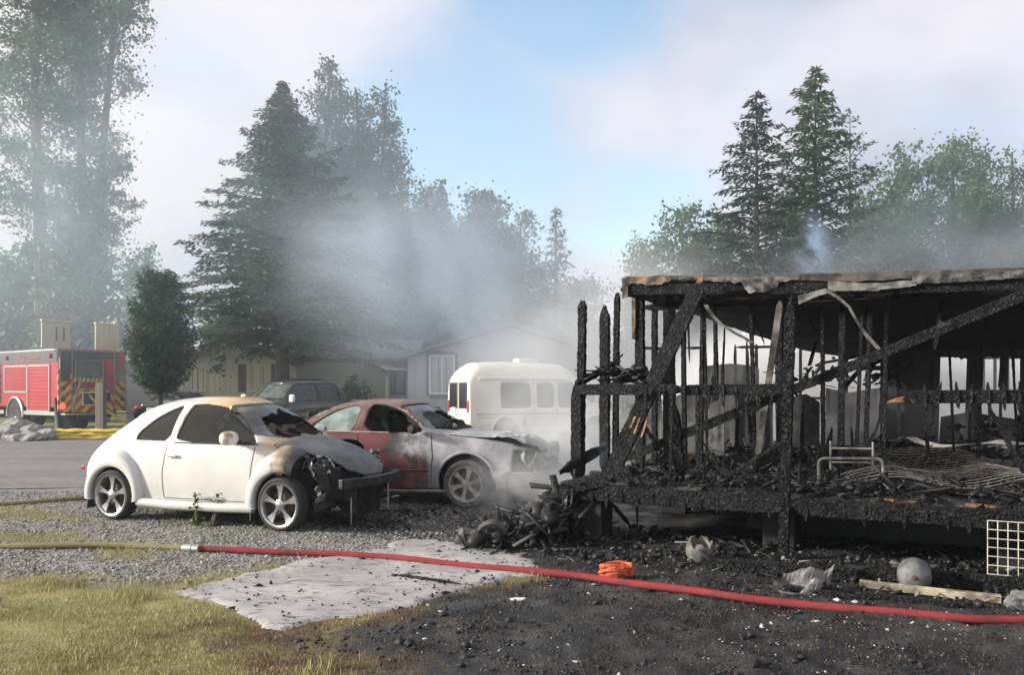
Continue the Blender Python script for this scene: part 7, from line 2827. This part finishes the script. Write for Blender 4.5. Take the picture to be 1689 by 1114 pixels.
# the stair heap sloping from the deck corner to the slab
n = 460
f = r.random(n)
g0_, g1_ = np.array(gr(905, 905)), np.array(hw((.05, .25, .62)))
g2_ = np.array(gr(775, 898))
tgt = g2_ * .9 + g0_ * .1
P = g1_[None] * (1 - f[:, None]) + tgt[None] * f[:, None] + r.normal(0, 1, (n, 3)) * np.array([.10, .24, .0])
P[:, 2] = np.maximum(0.01, (.56 * (1 - f) ** 1.7 + .05) * r.uniform(.05, 1.0, n) ** .6)
rubble("stair_rubble", P, r.uniform(.03, .13, n) * (1 - .3 * f), 51, M_rub, .6, tilt=.5)
n = 60
f = r.random(n)
P = g1_[None] * (1 - f[:, None]) + tgt[None] * f[:, None] + r.normal(0, 1, (n, 3)) * np.array([.12, .26, .0])
P[:, 2] = (.56 * (1 - f) ** 1.7 + .06) * r.uniform(.5, 1.02, n)
rubble("stair_ash", P, r.uniform(.015, .05, n), 52, M_rubg, .5, tilt=.5)
n = 34
f = r.random(n)
P = g1_[None] * (1 - f[:, None]) + tgt[None] * f[:, None] + r.normal(0, 1, (n, 3)) * np.array([.10, .2, .0])
P[:, 2] = (.50 * (1 - f) ** 1.5 + .06) * r.uniform(.5, 1.0, n)
rubble("stair_boards", P, r.uniform(.14, .26, n), 53, M_rub, 0, tilt=.5)
# under the noses of the cars
for k, (px, py, n, sp) in enumerate(((600, 868, 130, .32), (690, 850, 90, .35), (840, 840, 110, .4))):
    c = np.array(gr(px, py))
    P = c + r.normal(0, 1, (n, 3)) * np.array([sp, sp * .6, 0])
    P[:, 2] = r.uniform(0, .07, n)
    rubble("car_debris", P, r.uniform(.01, .045, n), 60 + k, M_rub, .4)

# weeds growing by the white car
for k, (px, py, h_, lab) in enumerate(((420, 868, .42, "tallest leafy weed against the front wheel of the white car"), (325, 868, .11, "small leafy weed under the door of the white car"),
                                       (352, 869, .08, "low weed beside the other one under the white car's door"), (447, 874, .20, "weed drooping over the front tyre of the white car"))):
    g = gr(px, py)
    broadleaf("weed", lab, g, h_, [(0.0, .03), (.4, .07), (.8, .06), (1.0, .02)], 70 + k, "maple", ncl=16, per=9, cl=.06, lsize=.055, tr=.006, cat="weed", upright=1.5)

# ------------------------------------------------------------------ hoses
M_olive = plain("olive_hose_jacket", (.22, .19, .085), (.165, .145, .065), 30, .85, bump=.3, bscale=120)
t = NT("red_hose_jacket")
col = t.mix(t.rng(t.noise(2.4, 6, .6), .3, .7), (.25, .036, .040), (.17, .027, .030))
col = t.mix(t.rng(t.noise(3.5, 8, .72), .50, .66), col, (.10, .035, .035))
t.bsdf(col, .82, 0, t.bump(t.noise(120, 3), .4, .004), .2)
M_rhose = t.m


def hose(name, label, px, rad, mat, zc=None):
    P = [gr(a, b, rad) for a, b in px]
    pts = []
    for i in range(len(P) - 1):
        p0, p1, p2, p3 = P[max(0, i - 1)], P[i], P[i + 1], P[min(len(P) - 1, i + 2)]
        m = max(4, int((p2 - p1).length / .12))
        for k in range(m):
            s_ = k / m
            pts.append(.5 * ((2 * p1) + (p2 - p0) * s_ + (2 * p0 - 5 * p1 + 4 * p2 - p3) * s_ ** 2 + (3 * p1 - p0 - 3 * p2 + p3) * s_ ** 3))
    pts.append(P[-1])
    pts = [p + Vector((0, .012 * math.sin(i * .31 + len(label)) + .007 * math.sin(i * .83), .004 * math.sin(i * .5))) for i, p in enumerate(pts)]
    mb = MB()
    mb.tube(pts, [rad * (1 + .03 * math.sin(i * .7) + .02 * math.sin(i * 1.9)) for i in range(len(pts))], 16)
    o = mb.build(name, mat, smooth=True)
    return tag(o, label, "hose")


hose("fire_hose", "olive fire hose lying across the gravel up to the coupling", [(-160, 898), (-60, 899), (30, 901), (120, 900), (200, 901), (262, 903), (306, 905)], .034, M_olive)
hose("fire_hose", "long red fire hose running from the coupling past the burned house", [(326, 906), (400, 909), (480, 912), (560, 915), (640, 921), (720, 928), (800, 936), (880, 943), (960, 952), (1050, 964), (1140, 976), (1230, 987), (1330, 998), (1430, 1008), (1530, 1017), (1620, 1022), (1720, 1024), (1840, 1024)], .032, M_rhose)
hose("fire_hose", "thin olive hose reaching under the rear of the white car", [(-160, 838), (-60, 835), (20, 831), (80, 827), (140, 822), (200, 818), (270, 817)], .031, M_olive)
ca, cb = gr(303, 904.6, .036), gr(329, 906.2, .037)
cp = thing("hose_coupling", "bright metal coupling joining the olive and the red hose", "coupling", (ca + cb) / 2)
dd_ = (cb - ca) / 2
M_coup = plain("coupling_aluminium", (.55, .55, .54), (.36, .36, .35), 20, .35, .8)
for k, (f0, f1, rad) in enumerate(((-1.05, -.1, .042), (-.1, .15, .049), (.15, 1.05, .043))):
    mb = MB()
    mb.tube([dd_ * f0, dd_ * f1], rad, 20)
    mb.build(("swivel", "lock_ring", "shank")[k], M_coup, cp, bevel=.005, smooth=True)
# ------------------------------------------------------------------ air: haze and smoke
t = NT("haze_air")
pv = t.n("ShaderNodeVolumePrincipled")
pv.inputs["Color"].default_value = (0.76, 0.88, 1.0, 1)
pv.inputs["Density"].default_value = 0.0008
pv.inputs["Anisotropy"].default_value = 0.3
t.l(pv.outputs[0], t.out.inputs["Volume"])
mb = MB()
mb.box((0, 10, 15), (1080, 1080, 33))
link("haze", mb.mesh("haze"), t.m, kind="stuff")


def smoke(name, c, half, dens, scale=1.1, lo=0.42, hi=0.78, color=(.96, .98, 1.0), seed=0.0, rz=0.0, stretch=(1, 1, 1), tilt=0.0, aniso=.25, f0=.15):
    """an ellipsoid of drifting smoke; density falls to nothing towards its skin"""
    t = NT(name + "_volume")
    pv = t.n("ShaderNodeVolumePrincipled")
    pv.inputs["Color"].default_value = (*color, 1)
    pv.inputs["Anisotropy"].default_value = aniso
    ln = t.n("ShaderNodeVectorMath", operation='LENGTH')
    t.l(t.tc.outputs["Object"], ln.inputs[0])
    fall = t.rng(ln.outputs["Value"], f0, 0.98, 1.0, 0.0)
    mp = t.n("ShaderNodeMapping")
    mp.inputs["Scale"].default_value = tuple(h * s for h, s in zip(half, stretch))
    mp.inputs["Location"].default_value = (seed, seed * 1.7, seed * .3)
    t.l(t.tc.outputs["Object"], mp.inputs["Vector"])
    n1 = t.noise(scale, 3, 0.6, dist=0.8, vec=mp.outputs[0])
    d = t.math('MULTIPLY', t.rng(n1, lo, hi), fall)
    t.l(t.math('MULTIPLY', d, dens), pv.inputs["Density"])
    t.l(pv.outputs[0], t.out.inputs["Volume"])
    bm = bmesh.new()
    bmesh.ops.create_icosphere(bm, subdivisions=3, radius=1.0)
    for v in bm.verts:
        v.co.z = max(v.co.z, (0.03 - c[2]) / half[2])
    me = bpy.data.meshes.new(name)
    bm.to_mesh(me)
    bm.free()
    o = link(name, me, t.m, kind="stuff")
    o.location = c
    o.scale = half
    o.rotation_euler = (0, tilt, rz)
    return o


# thick drift from the smouldering cars and porch, rising to the left
smoke("smoke", (0.55, 13.4, 0.5), (1.9, 1.5, 1.4), 1.9, 1.3, .3, .7, seed=2.0)
smoke("smoke", (0.35, 11.2, 0.35), (1.3, .9, .85), 1.5, 1.8, .32, .72, seed=44.0)
smoke("smoke", (1.9, 18.0, 2.4), (4.0, 2.5, 3.4), 0.50, .5, .26, .78, seed=5.0, tilt=R(-20))
smoke("smoke", (-2.2, 27.0, 5.0), (7.5, 3.0, 4.6), 0.40, .28, .28, .74, seed=9.0, tilt=R(12), color=(.80, .89, 1.0))
smoke("smoke", (-15.0, 31.0, 8.5), (17.0, 4.0, 8.5), 0.075, .2, .34, .7, seed=14.0, color=(.78, .88, 1.0))
smoke("smoke", (-3.0, 35.0, 8.0), (44.0, 8.5, 15.0), 0.027, .10, .05, .75, seed=51.0, color=(.74, .87, 1.0), f0=.5)
# bank behind the burned house, and the low veil before the trees at the back
c = hw((1.2, 12.0, 1.6))
smoke("smoke", c, (5.2, 2.6, 2.3), 2.6, .5, .2, .6, seed=21.0, rz=HA, color=(.99, .99, 1.0), f0=.4)
c = hw((5.0, 16.5, 4.2))
smoke("smoke", c, (11.0, 3.0, 3.6), 0.14, .3, .3, .7, seed=26.0, rz=HA, color=(.82, .90, 1.0))
# faint smoke inside the rooms, the wisp over the roof and the one at the deck corner
smoke("smoke", hw((3.6, 5.0, 1.3)), (2.6, 1.8, .9), 0.16, .8, .3, .7, seed=31.0, rz=HA)
p = hp(1340, 415, 1.9)
smoke("smoke_wisp", hw((p.x, 1.9, p.z + .02)), (.34, .24, .60), 4.5, 2.6, .36, .66, color=(.62, .78, 1.0), seed=35.0, tilt=R(-10), f0=.05)
p = hp(985, 745, .45)
smoke("smoke_wisp", hw((p.x, .45, p.z)), (.16, .14, .30), 5.0, 4.5, .34, .62, color=(.55, .72, 1.0), seed=38.0, tilt=R(12), f0=.05)
